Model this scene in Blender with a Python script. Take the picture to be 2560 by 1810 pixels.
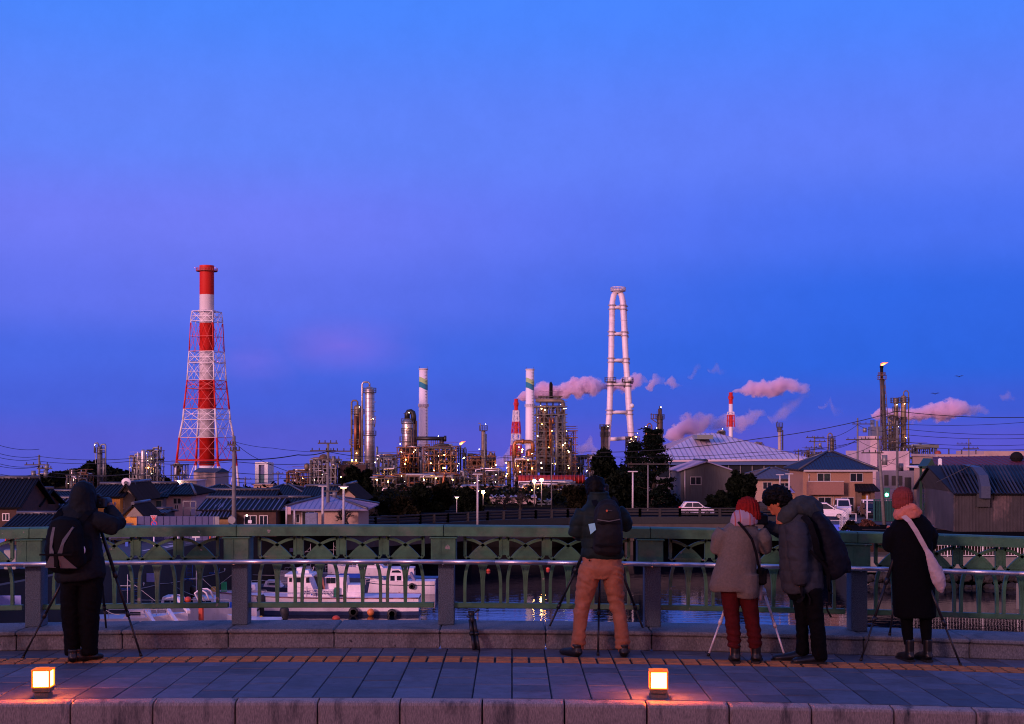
import bpy,math,random
from mathutils import Vector,Matrix,noise as mnoise
for _o in list(bpy.data.objects):
 bpy.data.objects.remove(_o)
SC=bpy.context.scene
COL=SC.collection
R=math.radians
FL,CX,HY,CH=3556.0,1280.0,1107.0,1.88
cam_d=bpy.data.cameras.new('camera')
cam=bpy.data.objects.new('camera',cam_d)
COL.objects.link(cam)
cam.location=(0,0,CH)
cam.rotation_euler=(R(90),0,0)
cam_d.sensor_width=36.0
cam_d.lens=FL/2560.0*36.0
cam_d.shift_y=(HY-905.0)/2560.0
cam_d.clip_start=0.1
cam_d.clip_end=6000
SC.camera=cam
SC.view_settings.view_transform='Standard'
SC.view_settings.look='None'
SC.view_settings.exposure=0.0
SC.view_settings.gamma=1.0
SC.cycles.max_bounces=12
SC.cycles.diffuse_bounces=3
SC.cycles.glossy_bounces=4
SC.cycles.volume_bounces=8
SC.cycles.volume_step_rate=0.12
SC.cycles.volume_max_steps=256
SC.cycles.transparent_max_bounces=8
SC.cycles.sample_clamp_indirect=6.0
SC.cycles.use_denoising=True
SC.cycles.pixel_filter_type='BLACKMAN_HARRIS'
SC.cycles.filter_width=1.1
try:
 SC.cycles.denoiser='OPENIMAGEDENOISE'
 SC.cycles.denoising_prefilter='ACCURATE'
except Exception:
 pass
def srgb(r,g,b):
 def c(v):
  v/=255.0
  return v/12.92 if v<=0.04045 else((v+0.055)/1.055)**2.4
 return(c(r),c(g),c(b),1.0)
W=bpy.data.worlds.new('World')
SC.world=W
W.use_nodes=True
nt=W.node_tree
nt.nodes.clear()
def wn(t,**k):
 n=nt.nodes.new(t)
 for a,v in k.items():
  setattr(n,a,v)
 return n
wout=wn('ShaderNodeOutputWorld')
wbg=wn('ShaderNodeBackground')
wtc=wn('ShaderNodeTexCoord')
wsep=wn('ShaderNodeSeparateXYZ')
nt.links.new(wtc.outputs['Generated'],wsep.inputs[0])
def ramp(stops,src,lo,hi):
 mr=wn('ShaderNodeMapRange')
 mr.inputs['From Min'].default_value=lo
 mr.inputs['From Max'].default_value=hi
 nt.links.new(src,mr.inputs['Value'])
 cr=wn('ShaderNodeValToRGB')
 cr.color_ramp.interpolation='EASE'
 els=cr.color_ramp.elements
 while len(els)<len(stops):
  els.new(0.5)
 for e,(p,c)in zip(els,stops):
  e.position=(p-lo)/(hi-lo)
  e.color=c
 nt.links.new(mr.outputs[0],cr.inputs[0])
 return cr.outputs[0]
def wmix(fac,a,b):
 m=wn('ShaderNodeMix',data_type='RGBA')
 nt.links.new(fac,m.inputs['Factor'])
 nt.links.new(a,m.inputs['A'])
 nt.links.new(b,m.inputs['B'])
 return m.outputs['Result']
def wrange(src,a,b,c=0.0,d=1.0):
 mr=wn('ShaderNodeMapRange',interpolation_type='SMOOTHSTEP')
 mr.inputs['From Min'].default_value=a
 mr.inputs['From Max'].default_value=b
 mr.inputs['To Min'].default_value=c
 mr.inputs['To Max'].default_value=d
 nt.links.new(src,mr.inputs['Value'])
 return mr.outputs[0]
ZZ=wsep.outputs['Z']
SKY_LEFT=[(0.0,srgb(86,90,208)),(0.03,srgb(72,96,217)),(0.062,srgb(74,104,228)),(0.10,srgb(97,114,237)),(0.15,srgb(111,123,245)),(0.21,srgb(96,132,250)),(0.30,srgb(74,134,254)),(0.6,(0.07,0.17,0.72,1)),(1.0,(0.06,0.13,0.58,1))]
SKY_RIGHT=[(0.0,srgb(88,86,208)),(0.025,srgb(62,90,212)),(0.055,srgb(46,99,223)),(0.10,srgb(50,103,230)),(0.145,srgb(74,113,241)),(0.20,srgb(95,125,248)),(0.30,srgb(74,132,255)),(0.6,(0.07,0.17,0.72,1)),(1.0,(0.06,0.13,0.58,1))]
SKY_BACK=[(0.0,(1.1,0.46,0.48,1)),(0.15,(1.0,0.47,0.56,1)),(0.4,(0.50,0.31,0.60,1)),(0.7,(0.13,0.16,0.55,1)),(1.0,(0.06,0.13,0.58,1))]
s_l=ramp(SKY_LEFT,ZZ,0.0,1.0)
s_r=ramp(SKY_RIGHT,ZZ,0.0,1.0)
s_b=ramp(SKY_BACK,ZZ,0.0,1.0)
front=wmix(wrange(wsep.outputs['X'],-0.22,0.26),s_l,s_r)
wmap=wn('ShaderNodeMapping')
wmap.inputs['Scale'].default_value=(2.2,2.2,7.0)
nt.links.new(wtc.outputs['Generated'],wmap.inputs[0])
wno=wn('ShaderNodeTexNoise')
wno.inputs['Scale'].default_value=2.0
wno.inputs['Detail'].default_value=4.0
nt.links.new(wmap.outputs[0],wno.inputs['Vector'])
cl=wrange(wno.outputs[0],0.34,0.74,0.0,0.50)
def spot(d,rx,rz):
 mp=wn('ShaderNodeMapping',vector_type='POINT');mp.inputs['Location'].default_value=(-d[0]/rx,0,-d[1]/rz);mp.inputs['Scale'].default_value=(1/rx,0,1/rz)
 nt.links.new(wtc.outputs['Generated'],mp.inputs[0])
 gr=wn('ShaderNodeTexGradient',gradient_type='SPHERICAL');nt.links.new(mp.outputs[0],gr.inputs[0])
 return gr.outputs['Fac']
clz=None
for d,rx,rz in(((-.118,.068),.07,.024),((-.19,.058),.05,.03)):
 q=spot(d,rx,rz)
 if clz is None:clz=q
 else:
  a_=wn('ShaderNodeMath',operation='MAXIMUM');nt.links.new(clz,a_.inputs[0]);nt.links.new(q,a_.inputs[1]);clz=a_.outputs[0]
wmul=wn('ShaderNodeMath',operation='MULTIPLY')
nt.links.new(cl,wmul.inputs[0])
nt.links.new(clz,wmul.inputs[1])
rosy=wn('ShaderNodeRGB')
rosy.outputs[0].default_value=srgb(160,112,225)
front=wmix(wmul.outputs[0],front,rosy.outputs[0])
sky=wmix(wrange(wsep.outputs['Y'],0.25,-0.45),front,s_b)
mot=wn('ShaderNodeTexNoise');mot.inputs['Scale'].default_value=26.0;mot.inputs['Detail'].default_value=9.0;mot.inputs['Roughness'].default_value=.72
nt.links.new(wtc.outputs['Generated'],mot.inputs['Vector'])
mul=wn('ShaderNodeMix',data_type='RGBA',blend_type='MULTIPLY');mul.inputs['Factor'].default_value=1.0
nt.links.new(sky,mul.inputs['A']);nt.links.new(wrange(mot.outputs[0],.3,.7,.97,1.03),mul.inputs['B']);sky=mul.outputs['Result']
nt.links.new(sky,wbg.inputs['Color'])
wbg.inputs['Strength'].default_value=1.0
nt.links.new(wbg.outputs[0],wout.inputs[0])
sun_d=bpy.data.lights.new('sun','SUN')
sun_d.energy=3.1
sun_d.angle=R(10)
sun_d.color=(1.0,0.50,0.60)
sun=bpy.data.objects.new('sun',sun_d)
COL.objects.link(sun)
_sv=Vector((-0.60,-0.78,0.19)).normalized()
sun.rotation_euler=_sv.to_track_quat('Z','Y').to_euler()
def P(px,py,Y):
 """point at distance Y along the view axis that lies on the given line of sight of the photograph"""
 return Vector(((px-CX)*Y/FL,Y,CH-(py-HY)*Y/FL))
def PX(px,Y):return(px-CX)*Y/FL
def PZ(py,Y):return CH-(py-HY)*Y/FL
GZ,WZ=-6.3,-10.62
def crest(x):return-0.0028*(x+1.575)**2
class MB:
 def __init__(s):
  s.v,s.f,s.mi,s.sm,s.cur=[],[],[],[],0
 def add(s,vs,fs,smooth=False):
  o=len(s.v)
  s.v.extend(Vector(v)for v in vs)
  for i,f in enumerate(fs):
   s.f.append([o+k for k in f])
   s.mi.append(s.cur)
   s.sm.append(smooth if isinstance(smooth,bool)else smooth[i])
  return s
 def box(s,c,d,rz=0.0,top=None):
  c=Vector(c)
  hx,hy,hz=d[0]/2,d[1]/2,d[2]/2
  tx,ty=(hx,hy)if top is None else(top[0]/2,top[1]/2)
  vs=[(-hx,-hy,-hz),(hx,-hy,-hz),(hx,hy,-hz),(-hx,hy,-hz),(-tx,-ty,hz),(tx,-ty,hz),(tx,ty,hz),(-tx,ty,hz)]
  m=Matrix.Rotation(rz,3,'Z')
  return s.add([c+m@Vector(v)for v in vs],[(3,2,1,0),(4,5,6,7),(0,1,5,4),(1,2,6,5),(2,3,7,6),(3,0,4,7)])
 def lohi(s,lo,hi):
  lo,hi=Vector(lo),Vector(hi)
  return s.box((lo+hi)/2,hi-lo)
 def bbox(s,c,d,b=0.02,rz=0.0):
  """box with chamfered edges all round"""
  c=Vector(c)
  hx,hy,hz=d[0]/2,d[1]/2,d[2]/2
  b=min(b,hx*.9,hy*.9,hz*.9)
  m=Matrix.Rotation(rz,3,'Z')
  rings=[]
  for z,k in((-hz,b),(-hz+b,0),(hz-b,0),(hz,b)):
   x,y=hx-k,hy-k
   q=b*.7
   rings.append([(-x+q,-y,z),(x-q,-y,z),(x,-y+q,z),(x,y-q,z),(x-q,y,z),(-x+q,y,z),(-x,y-q,z),(-x,-y+q,z)])
  vs=[c+m@Vector(v)for r in rings for v in r]
  fs=[tuple(range(7,-1,-1)),tuple(range(24,32))]
  for k in range(3):
   for i in range(8):
    j=(i+1)%8
    fs.append((k*8+i,k*8+j,k*8+8+j,k*8+8+i))
  return s.add(vs,fs)
 def frame(s,t):
  t=t.normalized()
  a=Vector((0,0,1))if abs(t.z)<0.9 else Vector((0,1,0))
  u=t.cross(a).normalized()
  return u,t.cross(u).normalized()
 def bar(s,p0,p1,r,n=6,r2=None,caps=True):
  p0,p1=Vector(p0),Vector(p1)
  if(p1-p0).length<1e-6:
   return s
  r2=r if r2 is None else r2
  u,w=s.frame(p1-p0)
  vs,fs,sm=[],[],[]
  for p,q in((p0,r),(p1,r2)):
   for i in range(n):
    a=2*math.pi*(i+.5)/n
    vs.append(p+u*math.cos(a)*q+w*math.sin(a)*q)
  for i in range(n):
   j=(i+1)%n
   fs.append((i,i+n,j+n,j));sm.append(n>5)
  if caps:
   fs.append(tuple(range(n)));sm.append(False)
   fs.append(tuple(range(2*n-1,n-1,-1)));sm.append(False)
  return s.add(vs,fs,sm)
 def tube(s,pts,r,n=6):
  pts=[Vector(p)for p in pts]
  rs=r if isinstance(r,(list,tuple))else[r]*len(pts)
  return s.sweep([(p,q,q)for p,q in zip(pts,rs)],n)
 def sweep(s,st,n=12,hint=None,cap=True):
  """stations (centre, half width, half depth): one skin of elliptical rings"""
  vs,fs,sm=[],[],[]
  pu=None
  k=len(st)
  for i,(c,rx,ry)in enumerate(st):
   c=Vector(c)
   t=Vector(st[min(i+1,k-1)][0])-Vector(st[max(i-1,0)][0])
   t=t.normalized()if t.length>1e-7 else Vector((0,0,1))
   if hint is not None:
    u=Vector(hint)-t*t.dot(Vector(hint))
    if u.length<1e-3:
     u=pu or Vector((1,0,0))
   elif pu is None:
    u,_=s.frame(t)
   else:
    u=pu-t*t.dot(pu)
   u.normalize()
   pu=u
   w=t.cross(u)
   for j in range(n):
    a=2*math.pi*j/n
    vs.append(c+u*math.cos(a)*rx+w*math.sin(a)*ry)
  for i in range(k-1):
   for j in range(n):
    q=(j+1)%n
    fs.append((i*n+j,i*n+q,(i+1)*n+q,(i+1)*n+j));sm.append(True)
  if cap:
   fs.append(tuple(range(n-1,-1,-1)));sm.append(False)
   fs.append(tuple(range((k-1)*n,k*n)));sm.append(False)
  return s.add(vs,fs,sm)
 def lathe(s,c,prof,n=16,sx=1.0,sy=1.0):
  c=Vector(c)
  vs,fs,sm=[],[],[]
  for r,z in prof:
   for j in range(n):
    a=2*math.pi*j/n
    vs.append(c+Vector((math.cos(a)*r*sx,math.sin(a)*r*sy,z)))
  k=len(prof)
  for i in range(k-1):
   for j in range(n):
    q=(j+1)%n
    fs.append((i*n+j,i*n+q,(i+1)*n+q,(i+1)*n+j));sm.append(n>8)
  fs.append(tuple(range(n-1,-1,-1)));sm.append(False)
  fs.append(tuple(range((k-1)*n,k*n)));sm.append(False)
  return s.add(vs,fs,sm)
 def cyl(s,c,r,h,n=16,r2=None):
  return s.lathe(c,[(r,0),(r if r2 is None else r2,h)],n)
 def sphere(s,c,r,n=12,m=8):
  r=Vector(r)if not isinstance(r,(int,float))else Vector((r,r,r))
  c=Vector(c)
  vs,fs=[c-Vector((0,0,r.z))],[]
  for i in range(1,m):
   p=-math.pi/2+math.pi*i/m
   for j in range(n):
    a=2*math.pi*j/n
    vs.append(c+Vector((r.x*math.cos(p)*math.cos(a),r.y*math.cos(p)*math.sin(a),r.z*math.sin(p))))
  vs.append(c+Vector((0,0,r.z)))
  e=len(vs)-1
  for j in range(n):
   q=(j+1)%n
   fs.append((0,1+q,1+j))
   for i in range(m-2):
    b=1+i*n
    fs.append((b+j,b+q,b+n+q,b+n+j))
   b=1+(m-2)*n
   fs.append((b+j,b+q,e))
  return s.add(vs,fs,True)
 def prism(s,poly,vec):
  """extrude a planar polygon of 3D points along vec"""
  poly=[Vector(p)for p in poly]
  vec=Vector(vec)
  n=len(poly)
  fs=[tuple(range(n)),tuple(range(2*n-1,n-1,-1))]
  for i in range(n):
   j=(i+1)%n
   fs.append((j,i,i+n,j+n))
  return s.add(poly+[p+vec for p in poly],fs)
 def strip(s,pts,w,vec,normal=(0,1,0)):
  """flat band of width w that follows pts, extruded along vec (bent bars of flat steel)"""
  pts=[Vector(p)for p in pts]
  nrm=Vector(normal)
  L,Rr=[],[]
  for i,p in enumerate(pts):
   t=(pts[min(i+1,len(pts)-1)]-pts[max(i-1,0)]).normalized()
   o=t.cross(nrm).normalized()*w/2
   L.append(p+o);Rr.append(p-o)
  vec=Vector(vec)
  for i in range(len(pts)-1):
   a,b,c,d=L[i],L[i+1],Rr[i+1],Rr[i]
   s.add([a,b,c,d,a+vec,b+vec,c+vec,d+vec],[(0,1,2,3),(7,6,5,4),(1,0,4,5),(3,2,6,7)])
  return s
 def quad(s,a,b,c,d):
  return s.add([a,b,c,d],[(0,1,2,3)])
 def bend(s):
  for v in s.v:
   v.z+=crest(v.x)
  return s
 def rot(s,rz,c=(0,0,0)):
  m=Matrix.Rotation(rz,3,'Z');c=Vector(c)
  s.v=[c+m@(v-c)for v in s.v]
  return s
 def mesh(s,name,mats,off=Vector((0,0,0))):
  me=bpy.data.meshes.new(name)
  me.from_pydata([v-off for v in s.v],[],s.f)
  for m in(mats if isinstance(mats,(list,tuple))else[mats]):
   me.materials.append(m)
  me.polygons.foreach_set('material_index',s.mi)
  me.polygons.foreach_set('use_smooth',s.sm)
  me.update()
  return me
 def build(s,name,mats,parent=None,local=False):
  """link as one object; world coordinates unless local"""
  off=Vector((0,0,0))
  if parent is not None and not local:
   off=wloc(parent)
  ob=bpy.data.objects.new(name,s.mesh(name,mats,off))
  COL.objects.link(ob)
  if parent is not None:
   ob.parent=parent
  return ob
 def single(s,name,mats,label,cat,group=None,kind=None):
  """a thing that is one mesh, origin at the middle of its foot"""
  xs=[v.x for v in s.v];ys=[v.y for v in s.v];zs=[v.z for v in s.v]
  off=Vector(((min(xs)+max(xs))/2,(min(ys)+max(ys))/2,min(zs)))
  ob=bpy.data.objects.new(name,s.mesh(name,mats,off))
  ob.location=off
  COL.objects.link(ob)
  tag(ob,label,cat,group,kind)
  return ob
def wloc(o):
 v=Vector(o.location)
 while o.parent is not None:
  o=o.parent
  v=v+Vector(o.location)
 return v
def tag(o,label=None,cat=None,group=None,kind=None):
 if label:o['label']=label
 if cat:o['category']=cat
 if group:o['group']=group
 if kind:o['kind']=kind
 return o
def thing(name,label,cat,loc,group=None,rz=0.0):
 o=bpy.data.objects.new(name,None)
 o.empty_display_size=0.3
 COL.objects.link(o)
 o.location=loc
 o.rotation_euler=(0,0,rz)
 return tag(o,label,cat,group)
def struct(mb,name,mats):
 return tag(mb.build(name,mats),kind='structure')
def dup(root,loc,label=None,rz=None):
 """copy of a thing with copies of its parts and sub-parts"""
 r=root.copy();COL.objects.link(r);r.location=loc
 if rz is not None:r.rotation_euler=(0,0,rz)
 if label:r['label']=label
 for ch in list(root.children):
  c=ch.copy();COL.objects.link(c);c.parent=r
  for g in list(ch.children):
   d=g.copy();COL.objects.link(d);d.parent=c
 return r
MATS={}
def mat(name,col,rough=.6,metal=0.0,var=.25,scale=6.0,bump=0.0,bscale=40.0,spec=.5,emit=None,es=0.0,stretch=None,dirt=None,dscale=1.5,island=0.0,chips=None,cscale=30.0,cut=.66):
 if name in MATS:
  return MATS[name]
 m=bpy.data.materials.new(name)
 m.use_nodes=True
 t=m.node_tree
 b=t.nodes['Principled BSDF']
 b.inputs['Roughness'].default_value=rough
 b.inputs['Metallic'].default_value=metal
 b.inputs['Specular IOR Level'].default_value=spec
 tc=t.nodes.new('ShaderNodeTexCoord')
 mp=t.nodes.new('ShaderNodeMapping')
 if stretch:mp.inputs['Scale'].default_value=stretch
 t.links.new(tc.outputs['Object'],mp.inputs[0])
 col=tuple(col[:3])
 cur=None
 if var>0:
  n=t.nodes.new('ShaderNodeTexNoise')
  n.inputs['Scale'].default_value=scale
  n.inputs['Detail'].default_value=5.0
  n.inputs['Roughness'].default_value=.6
  t.links.new(mp.outputs[0],n.inputs['Vector'])
  cr=t.nodes.new('ShaderNodeValToRGB')
  cr.color_ramp.elements[0].position=.28
  cr.color_ramp.elements[1].position=.74
  cr.color_ramp.elements[0].color=tuple(c*(1-var)for c in col)+(1,)
  cr.color_ramp.elements[1].color=tuple(min(1,c*(1+var))for c in col)+(1,)
  t.links.new(n.outputs[0],cr.inputs[0])
  cur=cr.outputs[0]
 if dirt:
  n2=t.nodes.new('ShaderNodeTexNoise')
  n2.inputs['Scale'].default_value=dscale
  n2.inputs['Detail'].default_value=7.0
  n2.inputs['Roughness'].default_value=.7
  t.links.new(mp.outputs[0],n2.inputs['Vector'])
  c2=t.nodes.new('ShaderNodeValToRGB')
  c2.color_ramp.elements[0].position=.52
  c2.color_ramp.elements[1].position=.68
  t.links.new(n2.outputs[0],c2.inputs[0])
  mx=t.nodes.new('ShaderNodeMix');mx.data_type='RGBA'
  t.links.new(c2.outputs[0],mx.inputs['Factor'])
  if cur:t.links.new(cur,mx.inputs['A'])
  else:mx.inputs['A'].default_value=col+(1,)
  mx.inputs['B'].default_value=tuple(dirt[:3])+(1,)
  cur=mx.outputs['Result']
 if chips:
  n3=t.nodes.new('ShaderNodeTexNoise')
  n3.inputs['Scale'].default_value=cscale
  n3.inputs['Detail'].default_value=3.0
  t.links.new(tc.outputs['Object'],n3.inputs['Vector'])
  c3=t.nodes.new('ShaderNodeMapRange')
  c3.inputs['From Min'].default_value=cut
  c3.inputs['From Max'].default_value=cut+.03
  t.links.new(n3.outputs[0],c3.inputs['Value'])
  mx=t.nodes.new('ShaderNodeMix');mx.data_type='RGBA'
  t.links.new(c3.outputs[0],mx.inputs['Factor'])
  if cur:t.links.new(cur,mx.inputs['A'])
  else:mx.inputs['A'].default_value=col+(1,)
  mx.inputs['B'].default_value=tuple(chips[:3])+(1,)
  cur=mx.outputs['Result']
 if island>0:
  g=t.nodes.new('ShaderNodeNewGeometry')
  mr=t.nodes.new('ShaderNodeMapRange')
  mr.inputs['To Min'].default_value=1-island
  mr.inputs['To Max'].default_value=1+island
  t.links.new(g.outputs['Random Per Island'],mr.inputs['Value'])
  mx=t.nodes.new('ShaderNodeMix');mx.data_type='RGBA';mx.blend_type='MULTIPLY'
  mx.inputs['Factor'].default_value=1.0
  if cur:t.links.new(cur,mx.inputs['A'])
  else:mx.inputs['A'].default_value=col+(1,)
  t.links.new(mr.outputs[0],mx.inputs['B'])
  cur=mx.outputs['Result']
 if cur:t.links.new(cur,b.inputs['Base Color'])
 else:b.inputs['Base Color'].default_value=col+(1,)
 if bump>0:
  nb=t.nodes.new('ShaderNodeTexNoise')
  nb.inputs['Scale'].default_value=bscale
  nb.inputs['Detail'].default_value=4.0
  t.links.new(mp.outputs[0],nb.inputs['Vector'])
  bp=t.nodes.new('ShaderNodeBump')
  bp.inputs['Strength'].default_value=bump
  bp.inputs['Distance'].default_value=.02
  t.links.new(nb.outputs[0],bp.inputs['Height'])
  t.links.new(bp.outputs[0],b.inputs['Normal'])
 if emit:
  b.inputs['Emission Color'].default_value=tuple(emit[:3])+(1,)
  b.inputs['Emission Strength'].default_value=es
 MATS[name]=m
 return m
def glow(name,col,st):
 if name in MATS:return MATS[name]
 m=bpy.data.materials.new(name);m.use_nodes=True
 t=m.node_tree;t.nodes.clear()
 o=t.nodes.new('ShaderNodeOutputMaterial');e=t.nodes.new('ShaderNodeEmission')
 e.inputs[0].default_value=tuple(col[:3])+(1,);e.inputs[1].default_value=st
 t.links.new(e.outputs[0],o.inputs[0])
 MATS[name]=m
 return m
def banded(name,bands,col0,col1,rough=.5):
 """painted bands by height: bands = list of (z_low, z_high) painted col1 over col0, object origin at world level 0 offset"""
 m=bpy.data.materials.new(name);m.use_nodes=True
 t=m.node_tree;b=t.nodes['Principled BSDF'];b.inputs['Roughness'].default_value=rough
 g=t.nodes.new('ShaderNodeNewGeometry');s=t.nodes.new('ShaderNodeSeparateXYZ')
 t.links.new(g.outputs['Position'],s.inputs[0])
 acc=None
 for lo,hi in bands:
  a=t.nodes.new('ShaderNodeMath');a.operation='COMPARE'
  a.inputs[1].default_value=(lo+hi)/2;a.inputs[2].default_value=abs(hi-lo)/2
  t.links.new(s.outputs['Z'],a.inputs[0])
  if acc is None:acc=a.outputs[0]
  else:
   q=t.nodes.new('ShaderNodeMath');q.operation='MAXIMUM'
   t.links.new(acc,q.inputs[0]);t.links.new(a.outputs[0],q.inputs[1]);acc=q.outputs[0]
 n=t.nodes.new('ShaderNodeTexNoise');n.inputs['Scale'].default_value=.7;n.inputs['Detail'].default_value=6
 mr=t.nodes.new('ShaderNodeMapRange');mr.inputs['To Min'].default_value=.75;mr.inputs['To Max'].default_value=1.1
 t.links.new(n.outputs[0],mr.inputs['Value'])
 mx=t.nodes.new('ShaderNodeMix');mx.data_type='RGBA'
 t.links.new(acc,mx.inputs['Factor'])
 mx.inputs['A'].default_value=tuple(col0[:3])+(1,);mx.inputs['B'].default_value=tuple(col1[:3])+(1,)
 m2=t.nodes.new('ShaderNodeMix');m2.data_type='RGBA';m2.blend_type='MULTIPLY';m2.inputs['Factor'].default_value=1
 t.links.new(mx.outputs['Result'],m2.inputs['A']);t.links.new(mr.outputs[0],m2.inputs['B'])
 t.links.new(m2.outputs['Result'],b.inputs['Base Color'])
 return m
M_GRANITE=mat('granite',(.20,.19,.18),.75,var=.55,scale=60,dirt=(.06,.06,.058),dscale=2.0,stretch=(1.3,1,.7),chips=(.03,.03,.03),cscale=9,cut=.70,bump=.35,bscale=120)
M_POST=mat('speckled_granite',(.085,.112,.13),.7,var=.75,scale=110,bump=.3,bscale=150)
M_TILE=mat('paving_tile',(.125,.127,.148),.62,var=.25,scale=9,island=.35,bump=.2,bscale=90,dirt=(.075,.072,.08),dscale=1.6,chips=(.05,.048,.05),cscale=26,cut=.68)
M_JOINT=mat('paving_joint',(.02,.02,.022),.9)
M_TACT=mat('tactile_tile',(.42,.17,.05),.7,var=.3,scale=12,dirt=(.2,.08,.035),dscale=4)
M_GREEN=mat('green_paint',(.066,.172,.080),.55,var=.4,scale=7,bump=.12,bscale=60,dirt=(.13,.18,.11),dscale=2.2,chips=(.30,.27,.22),cscale=11,cut=.69)
M_STEEL=mat('stainless_steel',(.80,.76,.78),.42,1.0,var=.1)
M_ASPH=mat('asphalt',(.045,.045,.05),.85,var=.3,scale=30,dirt=(.03,.03,.034),dscale=.4)
M_PAINT=mat('road_paint',(.55,.55,.55),.7,var=.25,scale=5)
M_EARTH=mat('earth',(.012,.011,.010),.95,var=.4,scale=.3,dirt=(.008,.011,.006),dscale=.12,spec=0)
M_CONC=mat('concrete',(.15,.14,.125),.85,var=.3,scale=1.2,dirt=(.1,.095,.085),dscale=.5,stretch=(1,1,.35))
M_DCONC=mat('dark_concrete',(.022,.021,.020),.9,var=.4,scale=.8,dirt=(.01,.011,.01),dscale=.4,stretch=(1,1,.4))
M_BLACK=mat('black_cloth',(.008,.008,.009),.9,var=.3,scale=30)
M_RUBBER=mat('black_rubber',(.012,.012,.012),.6,var=.2)
M_WHITE=mat('white_paint',(.74,.72,.72),.45,var=.12,scale=2,dirt=(.5,.47,.44),dscale=.8)
M_GLASS=mat('dark_glass',(.012,.016,.024),.16,var=0)
M_DSTEEL=mat('dark_steel',(.055,.052,.05),.6,.3,var=.4,scale=1.5,dirt=(.09,.05,.03),dscale=.7)
M_RUST=mat('rusty_steel',(.16,.075,.04),.75,.2,var=.5,scale=1.3,dirt=(.07,.035,.025),dscale=.6)
M_SILVER=mat('aluminium_cladding',(.44,.41,.40),.38,.8,var=.3,scale=.9,dirt=(.3,.26,.24),dscale=.5)
M_GREYST=mat('grey_galvanised',(.22,.22,.22),.5,.5,var=.3,scale=2)
M_POLE=mat('pole_concrete',(.15,.145,.14),.85,var=.25,scale=3)
M_WIRE=mat('wire_black',(.01,.01,.012),.7,var=0)
M_LPOST=mat('lamp_post_paint',(.52,.48,.47),.5,var=.15)
M_WOODR=mat('weathered_timber',(.12,.05,.03),.85,var=.4,scale=4)
G_WARM=glow('lamp_warm',(1.0,.42,.10),130.0)
G_WHITE=glow('lamp_white',(1.0,.84,.58),22.0)
G_BIG=glow('lamp_flood',(1.0,.58,.2),90.0)
G_GREEN=glow('lamp_green',(.1,1.0,.62),18.0)
G_RED=glow('lamp_red',(1.0,.12,.06),6.0)
random.seed(7)
rnd=random.Random(3)
XL,XR=-6.6,7.2
m=MB();m.lohi((-60,-12,-.40),(60,10.36,-.26));struct(m,'road',M_ASPH)
m=MB()
x=XL
while x<XR:
 for a,b in((10.48,13.10),):
  m.add([(x,a,-.012),(x+.3,a,-.012),(x+.3,b,-.012),(x,b,-.012),(x,a,-.6),(x+.3,a,-.6),(x+.3,b,-.6),(x,b,-.6)],[(0,1,2,3),(7,6,5,4),(0,4,5,1),(2,6,7,3)])
 x+=.3
m.bend();struct(m,'deck_bed',M_JOINT)
m=MB()
TW=.295
i=int(XL/TW)-1
def tile(x0,x1,y0,y1,h=.0):
 g=.0035
 c=.004
 m.add([(x0+g,y0+g,-.012),(x1-g,y0+g,-.012),(x1-g,y1-g,-.012),(x0+g,y1-g,-.012),(x0+g+c,y0+g+c,h),(x1-g-c,y0+g+c,h),(x1-g-c,y1-g-c,h),(x0+g+c,y1-g-c,h)],[(4,5,6,7),(0,1,5,4),(1,2,6,5),(2,3,7,6),(3,0,4,7)])
x=-22*TW
while x<XR:
 y=10.50
 while y<12.215-.01:
  L=rnd.choice([.30,.30,.45,.60])
  y1=min(y+L,12.215)
  if 12.215-y1<.12:y1=12.215
  tile(x,x+TW,y,y1,rnd.uniform(-.0012,.0012));y=y1
 y=12.535
 L=rnd.choice([.22,.30,.495])
 tile(x,x+TW,y,min(13.03,y+L),rnd.uniform(-.001,.001))
 if y+L<13.0:tile(x,x+TW,y+L,13.03,rnd.uniform(-.001,.001))
 x+=TW
m.bend();struct(m,'pavement',M_TILE)
m=MB()
x=-22*TW
while x<XR:
 for k in range(2):
  x0=x+k*TW/2+.009;x1=x+(k+1)*TW/2-.009
  m.lohi((x0,12.232,-.012),(x1,12.52,.001))
  for q in range(4):
   yy=12.262+q*.076
   m.box(((x0+x1)/2,yy,.004),(x1-x0-.006,.036,.008),top=(x1-x0-.012,.022))
 x+=TW
m.bend();struct(m,'guidance_strip',M_TACT)
m=MB()
x=(588-CX)/343-.6*8
while x<6.5:
 prof=[(10.345,-.5),(10.345,-.03),(10.352,-.012),(10.368,-.003),(10.39,0),(10.485,0),(10.485,-.5)]
 a,b=x+.006,x+.594
 def ring(xx,sh):
  return[Vector((xx,y+(sh if y<10.4 else 0),z-(sh*.8 if z>-.4 and y<10.48 else 0)))for y,z in prof]
 rings=[ring(a,.014),ring(a+.018,0),ring(b-.018,0),ring(b,.014)]
 n=len(prof);vs=[v for r in rings for v in r];fs=[tuple(range(n)),tuple(range(4*n-1,3*n-1,-1))]
 for q in range(3):
  for j in range(n-1):
   fs.append((q*n+j+1,q*n+j,(q+1)*n+j,(q+1)*n+j+1))
 m.add(vs,fs)
 x+=.6
m.bend();struct(m,'kerb',mat('kerb_granite',(.54,.35,.26),.72,var=.5,scale=70,dirt=(.05,.045,.042),dscale=2.4,stretch=(2.2,1,.45),bump=.4,bscale=110))
rail=thing('bridge_railing','green bridge railing with pointed arch panels, stone posts and steel handrail on a granite plinth','railing',(0,13.3,0))
PXS=[-0.64+1.935*k for k in range(-3,5)]
m=MB()
x=-7.4
js=[]
for k in range(-8,9):js.append(-0.66+.97*k)
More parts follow.
